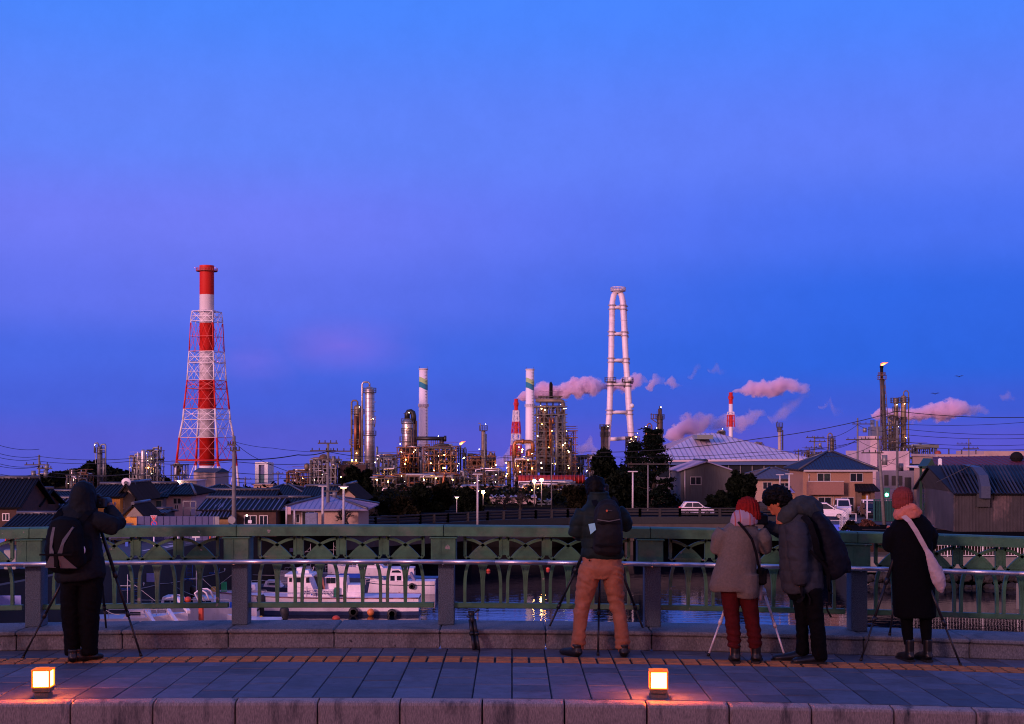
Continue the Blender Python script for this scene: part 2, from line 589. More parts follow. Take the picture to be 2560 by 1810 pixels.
for a,b in zip(js,js[1:]):
 a+=.004;b-=.004
 ym=(a+b)/2
 m.bbox(((a+b)/2,13.36,.068),(b-a,.66,.14),.008)
 m.bbox(((a+b)/2,13.345,.158),(b-a+.002,.69,.04),.012)
m.bend();m.build('plinth',M_GRANITE,rail)
YP=13.40
for k,px in enumerate(PXS):
 m=MB()
 m.bbox((px-.018,YP+.02,.176+.30),(.066,.20,.60),.006)
 m.bbox((px+.046-.012,YP+.02,.176+.30),(.13,.205,.60),.008)
 m.bend();st=m.build('stone_post',M_POST,rail)
 m=MB()
 m.bbox((px,YP,.876),(.236,.25,.25),.012)
 m.bbox((px,YP,.995),(.262,.275,.018),.006)
 m.bbox((px+.0,YP,1.025),(.118,.12,.05),.004)
 m.box((px-.03,YP-.127,.875),(.012,.006,.235))
 m.bbox((px,YP,.76),(.20,.21,.03),.005)
 m.bend();m.build('post_cap',M_GREEN,st)
 m=MB();m.bar((px,13.15,.765),(px,13.30,.765),.012,8);m.bend();m.build('handrail_bracket',M_STEEL,st)
m=MB()
for a,b in zip(PXS,PXS[1:]):
 prof=[(-.09,-.052),(.09,-.052),(.09,.034),(.06,.048),(-.06,.048),(-.09,.034)]
 vs=[(a+.004,YP-.03+y,1.064+z)for y,z in prof]
 mid=[((a+b)/2,YP-.03+y,1.064+z)for y,z in prof]
 en=[(b-.004,YP-.03+y,1.064+z)for y,z in prof]
 fs=[tuple(range(6)),tuple(range(17,11,-1))]
 for q in(0,6):
  for j in range(6):
   fs.append((q+(j+1)%6,q+j,q+6+j,q+6+(j+1)%6))
 m.add(vs+mid+en,fs)
m.bend();m.build('top_rail',M_GREEN,rail)
m=MB()
for a,b in zip(PXS,PXS[1:]):
 m.bbox(((a+b)/2,YP,.356),(b-a-.19,.06,.05),.006)
m.bend();m.build('bottom_rail',M_GREEN,rail)
m=MB()
for a,b in zip(PXS,PXS[1:]):
 for q in range(4):
  x0,x1=a+(b-a)*q/4,a+(b-a)*(q+1)/4
  m.bar((x0,13.14,.783),(x1,13.14,.783),.022,14)
m.bend();m.build('handrail',M_STEEL,rail)
def qbez(a,b,c,n=10):
 return[tuple((1-t)**2*a[i]+2*t*(1-t)*b[i]+t*t*c[i]for i in range(2))for t in[k/n for k in range(n+1)]]
ARC=qbez((-.166,.982),(.005,.965),(.142,.783),12)
def panel(px0,px1):
 m=MB()
 y0,th=YP-.016,Vector((0,.032,0))
 V=lambda c,u,z:Vector((c+u,y0,z))
 for q in range(4):
  c=(px0+px1)/2+(q-1.5)*.402
  for sgn in(-1,1):
   m.strip([V(c,sgn*u,z)for u,z in ARC],.027,th)
   m.lohi((c+sgn*.168-.015,y0,.815),(c+sgn*.168+.015,y0+.034,1.03))
   m.strip([V(c,sgn*.168,.818),V(c,sgn*.142,.793),V(c,sgn*.10,.784)],.026,th)
   m.strip([V(c,sgn*u,z)for u,z in qbez((.118,.785),(.165,.70),(.168,.56),8)]+[V(c,sgn*.169,.38)],.029,th)
   m.strip([V(c,sgn*u,z)for u,z in qbez((.062,.785),(.022,.72),(.014,.60),8)]+[V(c,sgn*.008,.38)],.014,th)
  half=[(u,z)for u,z in ARC if u>=-.001]
  leaf=[V(c,u,z)for u,z in half]+[V(c,-u,z)for u,z in reversed(half)]
  m.prism([p+Vector((0,.009,0))for p in leaf],Vector((0,.014,0)))
  inn=[V(c,u*.86,.80+(z-.783)*.80)for u,z in half]+[V(c,-u*.86,.80+(z-.783)*.80)for u,z in reversed(half)]
  m.prism([p+Vector((0,.003,0))for p in inn],Vector((0,.010,0)))
  m.prism([V(c,-.055,.785),V(c,.055,.785),V(c,.016,.70),V(c,.011,.60),V(c,-.011,.60),V(c,-.016,.70)],th*.8)
  m.lohi((c-.0145,y0+.002,.38),(c+.0145,y0+.030,.61))
  m.lohi((c-.15,y0+.001,.764),(c+.15,y0+.031,.786))
  if q<3:
   cc=c+.201
   m.lohi((cc-.029,y0+.004,.83),(cc+.029,y0+.026,.985))
   m.lohi((cc-.034,y0-.002,.775),(cc+.034,y0+.03,.79))
 m.bend()
 return m
for a,b in zip(PXS,PXS[1:]):
 panel(a,b).build('arch_panel',M_GREEN,rail)
M_LBASE=mat('lantern_bronze',(.14,.12,.09),.6,var=.3,scale=20)
M_LFRAME=mat('lantern_frame_glow',(.30,.05,.006),.6,var=.1,emit=(1,.17,.008),es=.9)  # glow of the lantern on its frame put in as orange colour and emission
G_LANT=glow('lantern_glass',(1.0,.16,.014),110.0)
def lantern(label,px,py,rz):
 Y=CH*FL/(py-HY)
 z=crest(PX(px,Y))
 t=thing('path_lantern',label,'lantern',(PX(px,Y),Y,z),'low lanterns along the kerb',rz)
 m=MB();m.lathe((0,0,-.01),[(.083,0),(.083,.008),(.070,.012),(.070,.042),(.066,.046)],8)
 m.bbox((0,0,.058),(.128,.128,.034),.004);m.build('base',M_LBASE,t,True)
 b=MB();b.box((0,0,.137),(.118,.118,.116));b.build('glass_box',G_LANT,t,True)
 f=MB()
 for sx in(-1,1):
  for sy in(-1,1):
   f.box((sx*.0625,sy*.0625,.137),(.012,.012,.124))
 f.box((0,0,.2035),(.14,.14,.011));f.box((0,0,.0785),(.14,.14,.008))
 f.box((0,0,.2125),(.07,.07,.008))
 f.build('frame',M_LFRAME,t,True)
 return t
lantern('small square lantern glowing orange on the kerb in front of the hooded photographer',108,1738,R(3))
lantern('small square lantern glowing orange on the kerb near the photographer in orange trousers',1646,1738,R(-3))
M_TRI=mat('tripod_black',(.012,.012,.014),.45,var=.2)
M_TRIW=mat('tripod_silver',(.85,.80,.80),.4,.2,var=.05)
def tripod(label,apex,feet,Ya,mt,cat='tripod',joints=True):
 """apex and feet as sight lines; each foot (px, py, height of what it stands on)"""
 A=P(apex[0],apex[1],Ya)
 fs=[]
 for px,py,zf in feet:
  Y=(CH-zf+.03)*FL/(py-HY)
  p=P(px,py,Y);p.z=zf+crest(p.x);fs.append(p)
 c=sum(fs,Vector())/3
 t=thing('camera_tripod',label,cat,(c.x,c.y,min(f.z for f in fs)),'tripods on the bridge')
 for f in fs:
  d=(f-A)
  m=MB()
  k1,k2=A+d*.42,A+d*.70
  m.bar(A+d*.02,k1,.0155,10);m.bar(k1,k2,.0125,10);m.bar(k2,f,.0095,10)
  m.bar(k1-d.normalized()*.035,k1+d.normalized()*.02,.021,10);m.bar(k2-d.normalized()*.03,k2+d.normalized()*.018,.018,10)
  lg=m.build('leg',mt,t)
  m=MB();m.bar(f-d.normalized()*.03,f,.014,8);m.build('rubber_foot',M_RUBBER,lg)
 m=MB();m.cyl(A+Vector((0,0,-.05)),.034,.09,12);m.bar(A+Vector((0,0,-.25)),A+Vector((0,0,.12)),.013,10)
 m.build('centre_column',mt,t)
 m=MB();m.sphere(A+Vector((0,0,.15)),.026);m.box(A+Vector((0,0,.185)),(.06,.06,.018))
 m.bar(A+Vector((.02,0,.15)),A+Vector((.06,-.10,.11)),.006,8)
 m.build('ball_head',M_TRI,t)
 return A
A_L=tripod('black tripod with spread legs under the hooded photographer',(241,1290),[(56,1649,0),(269,1617,0),(353,1647,0)],12.45,M_TRI)
A_O=tripod('tall black tripod straddled by the photographer in orange trousers',(1502,1290),[(1353,1616,0),(1495,1643,0),(1624,1617,0)],12.95,M_TRI)
A_W=tripod('silvery white tripod between the red hat and the curly haired person',(1871,1360),[(1770,1640,0),(1966,1648,0),(1866,1616,0)],12.75,M_TRIW)
A_B=tripod('black tripod in front of the person in the long black coat',(2262,1312),[(2151.6,1643.6,0),(2224,1577,.178),(2402.6,1650,0)],12.75,M_TRI)
def camera_body(label,A,aim,long=.14,lift=.195,yaw=0):
 t=thing('camera',label,'camera',A+Vector((0,0,lift)),None,yaw)
 m=MB();m.bbox((0,0,.05),(.14,.07,.095),.012);m.bbox((0,.0,.105),(.06,.06,.03),.01);m.build('body',M_RUBBER,t,True)
 m=MB();m.lathe((0,0,0),[(.036,.03),(.036,.07),(.041,.075),(.041,long)],14)
 m.v=[Vector((v.x,v.z,v.y+.05))for v in m.v]
 m.build('lens',M_RUBBER,t,True)
 return t
camera_body('black camera with long lens held up by the hooded photographer',P(246,1262,12.42),None,.2,-.03,R(-8))
camera_body('camera on the tripod in front of the photographer in orange trousers',A_O,None)
camera_body('small black camera between the red hat and the pointing hand',P(1899,1312,12.65),None,.1,0)
t=thing('folded_tripod','folded black tripod leaning against the granite plinth beside the middle stone post','tripod',P(1191,1627,12.86))
base=P(1191,1627,12.86);top=P(1180,1545,12.99)
d=top-base
for k,(ox,oy)in enumerate(((-.022,0),(.022,-.005),(0,.024))):
 o=Vector((ox,oy,0));m=MB()
 m.bar(base+o+Vector((0,0,.01)),base+o*.9+d*.55,.014,10);m.bar(base+o*.9+d*.5,base+o*.8+d*.95,.018,10)
 m.bar(base+o+d*.48,base+o+d*.56,.022,10);m.build('leg',M_TRI,t)
m=MB();m.bar(base+d*.86,base+d*1.08,.024,10);m.sphere(base+d*1.12,.03);m.box(base+d*1.2,(.055,.05,.02))
m.bar(base+d*1.1,base+d*1.14+Vector((.06,-.02,.03)),.007,8);m.bar(base+d*.97,base+d*.99+Vector((-.05,0,.02)),.007,8)
m.sphere(base+d*1.14+Vector((.065,-.02,.035)),.013)
m.build('head',M_TRI,t)
rh=thing('light_blocker','unseen house shaped block added behind the viewer to shade the bridge','house',(0,-16,-.4))  # added out of view to keep the low pink light off the bridge
m=MB();m.lohi((-70,-22,-8),(60,-14,6.6));m.build('wall',mat('light_blocker_wall',(.14,.12,.11),.85,var=.2),rh)
m=MB();m.add([(-71,-23,6.6),(61,-23,6.6),(61,-13.2,6.6),(-71,-13.2,6.6),(-71,-18,9.2),(61,-18,9.2)],[(3,2,1,0),(0,1,5,4),(2,3,4,5),(1,2,5),(3,0,4)]);m.build('roof',mat('light_blocker_roof',(.05,.05,.055),.6),rh)
def remeshed(m,voxel,smooth=3):
 me=m.mesh('tmp',[])
 ob=bpy.data.objects.new('tmp',me);COL.objects.link(ob)
 r=ob.modifiers.new('r','REMESH');r.mode='VOXEL';r.voxel_size=voxel
 if smooth:
  s=ob.modifiers.new('s','SMOOTH');s.iterations=smooth;s.factor=.5
 dg=bpy.context.evaluated_depsgraph_get()
 out=bpy.data.meshes.new_from_object(ob.evaluated_get(dg))
 bpy.data.objects.remove(ob);bpy.data.meshes.remove(me)
 return out
def blob(name,m,mt,parent,voxel=.012,smooth=3,folds=None):
 """fuse the shapes of m into one continuous skin, then push it in and out with folds(v, n) -> metres"""
 me=remeshed(m,voxel,smooth)
 me.update()
 if folds:
  ns=[v.normal.copy()for v in me.vertices]
  for v,n in zip(me.vertices,ns):
   v.co=v.co+n*folds(v.co,n)
 off=wloc(parent)
 for v in me.vertices:v.co-=off
 me.materials.clear();me.materials.append(mt)
 me.polygons.foreach_set('use_smooth',[True]*len(me.polygons))
 me.name=name
 ob=bpy.data.objects.new(name,me);COL.objects.link(ob);ob.parent=parent
 return ob
def fold(a,s,seed=0,sz=1.0,ridged=True):
 def f(v,n):
  q=mnoise.noise(Vector((v.x*s+seed,v.y*s,v.z*s*sz)))
  if ridged:q=.5-abs(q)*1.6
  return a*q
 return f
def addf(*fs):
 return lambda v,n:sum(f(v,n)for f in fs)
def quilt(period,a,z0=0):
 return lambda v,n:a*(abs(math.sin(math.pi*(v.z-z0+.02*mnoise.noise(v*6))/period))**.5-.7)
def knit(period,a,c):
 return lambda v,n:a*math.sin(math.atan2(v.y-c.y,v.x-c.x)*period)
M_SKIN=mat('skin',(.46,.14,.06),.5,var=.15,scale=20)  # orange light on the curly haired person's face is put into this skin colour
M_HAIR=mat('black_hair',(.0025,.002,.002),.6,var=.3,scale=60)
M_SHOE=mat('black_leather',(.01,.01,.011),.4,var=.3,scale=20)
class Fig:
 """a standing person; q(px, py, dy) is a point of the figure dy metres behind its own plane"""
 def __init__(s,label,px,py_feet):
  z=0.0
  for _ in range(4):
   s.Y=(CH-z)*FL/(py_feet-HY);z=crest(PX(px,s.Y))
  s.root=thing('person',label,'person',(PX(px,s.Y),s.Y,z))
  s.k=s.Y/FL;s.zf=z
 def q(s,px,py,dy=0.0):
  return Vector((PX(px,s.Y),s.Y+dy,PZ(py,s.Y)))
 def st(s,rows):
  """rows (px, py, dy, half width in px, half depth in m)"""
  return[(s.q(a,b,c),w*s.k,d)for a,b,c,w,d in rows]
def hand(m,w,d,up,side=1,curl=.5,size=1.0):
 """palm, four bent fingers and a thumb rooted at wrist w, pointing along d"""
 d=d.normalized();up=(up-d*d.dot(up)).normalized();sd=d.cross(up)*side
 L=.085*size
 m.sweep([(w-d*.03,.024,.02),(w,.026,.019),(w+d*L*.5,.036,.016),(w+d*L,.038,.014),(w+d*(L+.012),.03,.010)],10,sd)
 for k,ln in enumerate((.070,.078,.073,.058)):
  b=w+d*(L-.006)+sd*(.028-.0187*k)
  a,p=0.0,b
  pts=[(b,.0095,.0095)]
  for j,fr in enumerate((.44,.32,.24)):
   a+=curl*(1.0+.12*k)
   dd=d*math.cos(a)-up*math.sin(a)
   p=p+dd*ln*fr*size
   pts.append((p,.0088-.0009*j,.0088-.0009*j))
  m.sweep(pts,8)
 tb=w+d*L*.25+sd*.03
 m.sweep([(tb,.012,.012),(tb+(sd*.7+d*.6-up*.2)*.035,.0105,.0105),(tb+(sd*.75+d*1.4-up*.5)*.042,.009,.009)],8)
def head(m,c,f,tilt=0.0,s=.9):
 """skull, jaw, face and neck; c centre of the skull, f horizontal facing direction, tilt forward lean of the head"""
 f=Vector((f[0],f[1],0)).normalized();sd=f.cross(Vector((0,0,1)))
 rm=Matrix.Rotation(-tilt,3,sd)
 F,U=rm@f,rm@Vector((0,0,1))
 pt=lambda a,b,e:c+(F*a+sd*b+U*e)*s
 m.sweep([(pt(0,0,.118),.02*s,.02*s),(pt(-.005,0,.108),.05*s,.055*s),(pt(-.008,0,.07),.073*s,.09*s),(pt(-.006,0,.02),.078*s,.098*s),(pt(0,0,-.03),.072*s,.09*s),(pt(.018,0,-.075),.058*s,.068*s),(pt(.036,0,-.108),.038*s,.04*s),(pt(.045,0,-.122),.018*s,.018*s)],16,sd)
 m.sweep([(pt(.085,0,.025),.008*s,.010*s),(pt(.10,0,-.005),.012*s,.014*s),(pt(.108,0,-.025),.017*s,.016*s),(pt(.09,0,-.036),.015*s,.010*s)],8,sd)
 m.sphere(pt(.078,0,-.062),.022*s);m.sphere(pt(.076,0,-.075),.021*s)
 for q in(-1,1):
  m.sphere(pt(.074,q*.032,.022),.016*s);m.sphere(pt(.066,q*.034,.035),.02*s)
  m.sphere(pt(-.012,q*.078,-.01),Vector((.018,.018,.032))*s)
 nk=pt(-.012,0,-.05)
 m.sweep([(nk,.052*s,.052*s),(nk+Vector((0,0,-.08))-f*.005,.052*s,.054*s),(nk+Vector((0,0,-.15))-f*.01,.06*s,.06*s)],12,sd)
 return F,U,sd
def shoe(m,heel,toe,w=.048,h=.085,boot=0.0):
 d=toe-heel;L=d.length;d.normalize();z=Vector((0,0,1));s=d.cross(z)
 g=lambda t,hh:heel+d*(L*t)+z*hh
 m.sweep([(g(-.02,.03),w*.5,.028),(g(.02,.045),w*.82,.045),(g(.2,.05),w*.92,.05),(g(.45,.04),w*.95,.040),(g(.72,.034),w*1.05,.034),(g(.9,.03),w*.9,.028),(g(1.0,.024),w*.5,.018)],12,s)
 m.sweep([(g(.16,.02),w*.8,w*.9),(g(.14,h),w*.82,w*.95),(g(.13,h+.03+boot),w*.9,w),(g(.13,h+.034+boot),w*.85,w*.95)],12,s)
def sole(m,heel,toe,w=.05):
 d=toe-heel;L=d.length;d.normalize();s=d.cross(Vector((0,0,1)))
 pr=[(-.02,.6),(.1,.9),(.45,.85),(.72,1.08),(.92,.85),(1.01,.4)]
 a=[heel+d*L*t+s*w*k for t,k in pr];b=[heel+d*L*t-s*w*k for t,k in reversed(pr)]
 m.prism([p+Vector((0,0,.002))for p in a+b],Vector((0,0,.018)))
g=Fig('person in dark hooded jacket and black trousers bending to a raised camera',198,1655)
M_J1=mat('slate_shell_jacket',(.010,.012,.015),.7,var=.25,scale=14)
M_T1=mat('black_trousers',(.0025,.0025,.0035),.85,var=.3,scale=20)
m=MB()
head(m,g.q(206,1240,.07),(.55,.85),.25)
m.sweep(g.st([(198,1450,.02,40,.10),(190,1380,.02,38,.10),(188,1310,.0,44,.10),(195,1272,.03,22,.07)]),14,(1,0,0))
for x0,x1,x2 in((178,176,178),(220,222,222)):
 m.sweep(g.st([(x0,1440,.02,18,.07),(x1,1530,.0,14,.055),(x2,1640,.02,11,.04)]),12,(1,0,0))
m.sweep([(g.q(235,1292,.02),.034,.034),(g.q(286,1322,.06),.027,.027),(g.q(262,1282,.20),.023,.023)],12)
m.sweep([(g.q(148,1296,.02),.034,.034),(g.q(140,1345,.12),.027,.027),(g.q(200,1300,.26),.023,.023)],12)
hand(m,g.q(262,1280,.20),Vector((-.5,.6,.55)),Vector((-.4,-.6,.6)),1,.6)
hand(m,g.q(206,1298,.26),Vector((.7,.3,.35)),Vector((0,-.4,.9)),-1,.6)
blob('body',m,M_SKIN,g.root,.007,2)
m=MB()
m.sweep(g.st([(202,1449,.0,58,.165),(201,1440,.0,62,.17),(196,1400,.02,61,.17),(190,1350,.02,57,.165),(188,1310,.01,56,.155),(190,1288,.02,48,.125),(197,1274,.04,30,.10)]),20,(1,0,0))
m.sweep([(g.q(226,1296,.0),.075,.075),(g.q(252,1304,.0),.085,.085),(g.q(284,1316,.03),.082,.08),(g.q(290,1310,.08),.07,.07),(g.q(266,1286,.16),.058,.058),(g.q(256,1274,.2),.05,.05)],16)
m.sweep([(g.q(156,1296,.0),.075,.075),(g.q(140,1326,.02),.072,.072),(g.q(134,1362,.06),.066,.066),(g.q(150,1350,.16),.058,.058),(g.q(196,1302,.25),.05,.05)],16)
blob('jacket',m,M_J1,g.root,.012,5,addf(fold(.014,7,3,.8),fold(.005,22,9)))
m=MB()
m.sweep(g.st([(206,1287,.03,36,.125),(203,1266,.04,33,.13),(203,1244,.06,32,.15),(204,1224,.07,28,.145),(205,1209,.08,18,.10),(206,1204,.08,6,.03)]),18,(1,0,0))
m.sweep([(g.q(176,1284,.0),.04,.03),(g.q(205,1296,-.08),.045,.035),(g.q(232,1284,.0),.04,.03)],12)
blob('hood',m,M_J1,g.root,.01,4,addf(fold(.011,11,5),fold(.004,30,2)))
m=MB()
m.sweep(g.st([(178,1434,.03,27,.12),(177,1470,.02,26,.115),(176,1520,.01,24,.10),(178,1570,.02,22,.09),(180,1610,.02,19,.082),(179,1634,.02,18,.08),(179,1638,.02,17,.075)]),16,(1,0,0))
m.sweep(g.st([(228,1434,.03,30,.12),(227,1470,.02,28,.115),(223,1520,.01,25,.10),(222,1570,.02,22,.09),(222,1610,.02,20,.082),(223,1634,.02,19,.08),(223,1638,.02,18,.075)]),16,(1,0,0))
m.sweep(g.st([(203,1415,.02,50,.13),(203,1440,.02,52,.135),(203,1462,.02,42,.11)]),16,(1,0,0))
blob('trousers',m,M_T1,g.root,.011,4,addf(fold(.010,9,1,1.6),fold(.004,26,7,2)))
for x,x2,dy in((180,176,-.01),(212,244,.0)):
 hl=g.q(x,1655,.05+dy);hl.z=g.zf;tt=g.q(x2,1655,.22);tt.z=g.zf
 if x>200:tt=hl+Vector((.12,.16,0))
 else:tt=hl+Vector((-.05,.20,0))*1.1
 hl=hl-(tt-hl)*.55;tt=hl+(tt-hl).normalized()*.275
 m=MB();shoe(m,hl,tt,.05);blob('shoe',m,M_SHOE,g.root,.008,2)
def strap(parent,pts,w,mt,name='strap',t=.006,normal=(0,1,0)):
 m=MB();m.strip(pts,w,Vector(normal)*t,normal);return m.build(name,mt,parent)
M_BP1=mat('black_nylon',(.004,.004,.005),.75,var=.25,scale=25)
M_GREYR=mat('grey_reflective',(.10,.095,.105),.6,var=.2)
Y1=g.Y
b=thing('backpack','black rucksack with two grey diagonal stripes worn by the hooded photographer','backpack',g.q(182,1417,-.2))
m=MB()
m.sweep(g.st([(186,1416,-.17,42,.06),(184,1408,-.19,49,.10),(181,1370,-.21,49,.125),(181,1330,-.20,45,.11),(181,1305,-.18,38,.085),(181,1297,-.15,28,.05)]),20,(1,0,0))
m.sweep(g.st([(230,1400,-.12,8,.06),(232,1370,-.13,9,.06),(230,1345,-.12,6,.05)]),12,(1,0,0))
blob('pack',m,M_BP1,b,.010,3,fold(.006,14,2))
def onb(px,py,o=.0):
 return g.q(px,py,-.335-o+.0)
def stripe(poly,name,mt,dep):
 m=MB();m.prism([g.q(px,py,dy)for px,py,dy in poly],Vector((0,.03,0)));return m.build(name,mt,b)
stripe([(158,1313,-.285),(164,1313,-.285),(161,1360,-.335),(166,1372,-.34),(166,1376,-.34),(155,1376,-.335),(154,1340,-.31)],'grey_stripe',M_GREYR,0)
stripe([(206,1312,-.285),(209.5,1314,-.285),(190,1353,-.335),(186,1376,-.335),(175,1376,-.342),(181,1360,-.34),(186,1342,-.325)],'grey_stripe',M_GREYR,0)
stripe([(155,1383,-.325),(165,1383,-.338),(167,1412,-.30),(138,1412,-.275)],'grey_panel',M_GREYR,0)
stripe([(176,1383,-.338),(187,1383,-.33),(216,1414,-.27),(178,1413,-.30)],'grey_panel',M_GREYR,0)
m=MB();m.box(g.q(171,1379,-.345),(.27,.012,.014));m.box(g.q(171,1395,-.325),(.03,.03,.10));m.build('buckle_strap',M_BP1,b)
strap(b,[g.q(150,1300,-.16),g.q(160,1278,-.10),g.q(172,1268,.02)],.05,M_BP1,'shoulder_strap',.012)
strap(b,[g.q(214,1304,-.16),g.q(226,1284,-.11),g.q(236,1268,.0)],.05,M_BP1,'shoulder_strap',.012)
t=MB();t.sphere(g.q(226,1371,-.215),(.022,.012,.04));t.single('pouch_tag',M_WHITE,'small white oval pouch clipped to the side of the striped rucksack','pouch')
g=Fig('person with legs apart in dark quilted jacket and orange trousers, seen from behind',1497,1642)
M_J2=mat('dark_green_quilted',(.010,.020,.018),.6,var=.25,scale=14)
M_T2=mat('orange_corduroy',(.33,.135,.075),.85,var=.22,scale=12)
m=MB()
head(m,g.q(1491,1222,.09),(.05,1),.65)
m.sweep(g.st([(1503,1400,.0,38,.10),(1500,1340,.03,38,.10),(1498,1275,.04,42,.09),(1496,1244,.05,20,.07)]),14,(1,0,0))
m.sweep(g.st([(1477,1420,.0,18,.08),(1459,1500,.03,14,.06),(1446,1630,.0,10,.045)]),12,(1,0,0))
m.sweep(g.st([(1531,1420,.0,18,.08),(1541,1500,.03,14,.06),(1556,1630,.0,10,.045)]),12,(1,0,0))
m.sweep([(g.q(1452,1282,.02),.034,.034),(g.q(1437,1340,.02),.027,.027),(g.q(1486,1286,.24),.023,.023)],12)
m.sweep([(g.q(1545,1282,.02),.034,.034),(g.q(1571,1316,.03),.027,.027),(g.q(1520,1280,.24),.023,.023)],12)
hand(m,g.q(1486,1286,.24),Vector((.5,.6,.4)),Vector((0,-.4,.9)),-1,.6)
hand(m,g.q(1520,1280,.24),Vector((-.5,.6,.4)),Vector((0,-.4,.9)),1,.6)
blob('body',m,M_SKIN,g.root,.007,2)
m=MB()
m.sweep(g.st([(1506,1397,.0,50,.145),(1506,1388,.0,54,.15),(1504,1350,.01,50,.15),(1502,1310,.02,54,.15),(1500,1282,.03,52,.14),(1499,1264,.03,40,.115),(1498,1250,.04,28,.10),(1497,1238,.04,26,.10),(1497,1230,.04,25,.098)]),20,(1,0,0))
m.sweep([(g.q(1462,1282,.02),.08,.08),(g.q(1448,1306,.01),.08,.08),(g.q(1441,1333,.01),.072,.072),(g.q(1447,1338,.08),.066,.066),(g.q(1472,1306,.18),.055,.055),(g.q(1486,1290,.24),.045,.045)],16)
m.sweep([(g.q(1540,1280,.02),.08,.08),(g.q(1560,1300,.02),.075,.075),(g.q(1566,1312,.05),.068,.068),(g.q(1550,1304,.14),.058,.058),(g.q(1522,1284,.24),.045,.045)],16)
blob('jacket',m,M_J2,g.root,.011,4,addf(quilt(.095,.010),fold(.007,10,4)))
m=MB()
m.sweep(g.st([(1494,1246,.04,18,.075),(1491,1236,.06,22,.105),(1490,1222,.09,24,.13),(1489,1207,.13,24,.14),(1490,1197,.14,18,.11),(1490,1191,.14,6,.04)]),16,(1,0,0))
blob('hair',m,M_HAIR,g.root,.008,3,addf(fold(.008,30,3),fold(.004,70,8)))
t=MB();t.sweep([(g.q(1513,1232,.10),.004,.02),(g.q(1518,1238,.12),.009,.025),(g.q(1521,1246,.14),.006,.02)],8,(1,0,0));t.build('face_mask',M_WHITE,g.root)
m=MB()
m.sweep(g.st([(1477,1415,.0,29,.135),(1470,1450,.0,27,.115),(1463,1480,.02,24,.10),(1457,1510,.03,20,.088),(1451,1545,.01,17.5,.078),(1448,1580,.0,16.5,.072),(1446,1605,.0,17,.074),(1444,1617,.0,16,.07),(1444,1621,.0,14,.06)]),16,(1,0,0))
m.sweep(g.st([(1531,1415,.0,29,.135),(1533,1450,.0,26,.115),(1537,1480,.02,22,.10),(1543,1510,.03,19,.088),(1550,1545,.01,17,.078),(1554,1580,.0,16.5,.072),(1556,1605,.0,18,.074),(1557,1617,.0,18,.07),(1557,1621,.0,15,.06)]),16,(1,0,0))
m.sweep(g.st([(1504,1384,.0,47,.12),(1504,1392,.0,49,.13),(1503,1420,-.015,50,.145),(1503,1436,.0,44,.125)]),18,(1,0,0))
def creases(v,n):
 h=(v.z-g.zf)
 k=math.exp(-((h-.47)/.10)**2)+.8*math.exp(-((h-.10)/.10)**2)+.5*math.exp(-((h-.70)/.12)**2)
 w=math.sin(v.z*95+6*mnoise.noise(v*6)+v.x*22)*(.5+mnoise.noise(v*9+Vector((3,1,2))))
 return .012*k*w
blob('trousers',m,M_T2,g.root,.009,4,addf(creases,fold(.009,9,6,1.2),fold(.0035,26,1)))
m=MB();m.sphere(g.q(1472,1398,-.13),(.009,.004,.009));m.build('pocket_button',M_BLACK,g.root)
for x,sx in((1441,-.16),(1559,.03)):
 hl=g.q(x,1642,-.03);hl.z=g.zf
 d=Vector((sx,.24,0)).normalized()
 m=MB();shoe(m,hl-d*.04,hl+d*.23,.050);blob('shoe',m,M_SHOE,g.root,.008,2)
b=thing('backpack','dark rucksack with a small orange mark worn by the photographer in orange trousers','backpack',g.q(1517,1377,-.2))
m=MB()
m.sweep(g.st([(1517,1378,-.14,33,.05),(1517,1370,-.16,37,.085),(1517,1330,-.18,36,.11),(1516,1295,-.17,35,.10),(1515,1268,-.15,31,.08),(1514,1256,-.13,23,.055),(1513,1251,-.11,12,.03)]),20,(1,0,0))
blob('pack',m,mat('charcoal_nylon',(.014,.015,.017),.7,var=.25,scale=20),b,.009,3,fold(.005,16,3))
m=MB()
m.sweep(g.st([(1517,1298,-.235,29,.045),(1516,1280,-.225,28,.045),(1515,1266,-.20,24,.04),(1514,1258,-.185,14,.03)]),18,(1,0,0))
blob('lid_pocket',m,mat('brown_black_nylon',(.018,.017,.016),.7,var=.25,scale=20),b,.009,3,fold(.003,20,3))
m=MB();m.strip([g.q(1489,1295,-.275),g.q(1517,1299,-.292),g.q(1545,1294,-.272)],.008,(0,.01,0));m.build('reflective_piping',mat('piping_grey',(.10,.10,.10),.6),b)
m=MB();m.box(g.q(1517,1303,-.285),(.20,.012,.012));m.box(g.q(1517,1358,-.275),(.24,.015,.018));m.box(g.q(1500,1303,-.29),(.02,.014,.02));m.build('compression_strap',M_BP1,b)
m=MB();m.lathe((0,0,0),[(.009,0),(.009,.004)],14);m.v=[Vector((v.x,v.z,v.y))+g.q(1512,1273,-.277)for v in m.v]
m.build('round_mark',mat('orange_print',(.7,.14,.04),.6,var=0),b)
m=MB();m.box(g.q(1520,1273,-.275),(.034,.006,.004));m.build('printed_line',mat('dim_print',(.08,.07,.07),.6,var=0),b)
m=MB();m.prism([g.q(1468,1307,-.20),g.q(1483,1304,-.235),g.q(1486,1320,-.245),g.q(1473,1332,-.215)],(0,.008,0))
m.build('blue_card',mat('pale_blue_card',(.25,.62,.66),.5,var=.08),b)
strap(b,[g.q(1488,1262,-.12),g.q(1484,1250,-.06),g.q(1482,1244,.03)],.045,M_BP1,'shoulder_strap',.012)
strap(b,[g.q(1540,1262,-.12),g.q(1536,1250,-.06),g.q(1530,1244,.03)],.045,M_BP1,'shoulder_strap',.012)
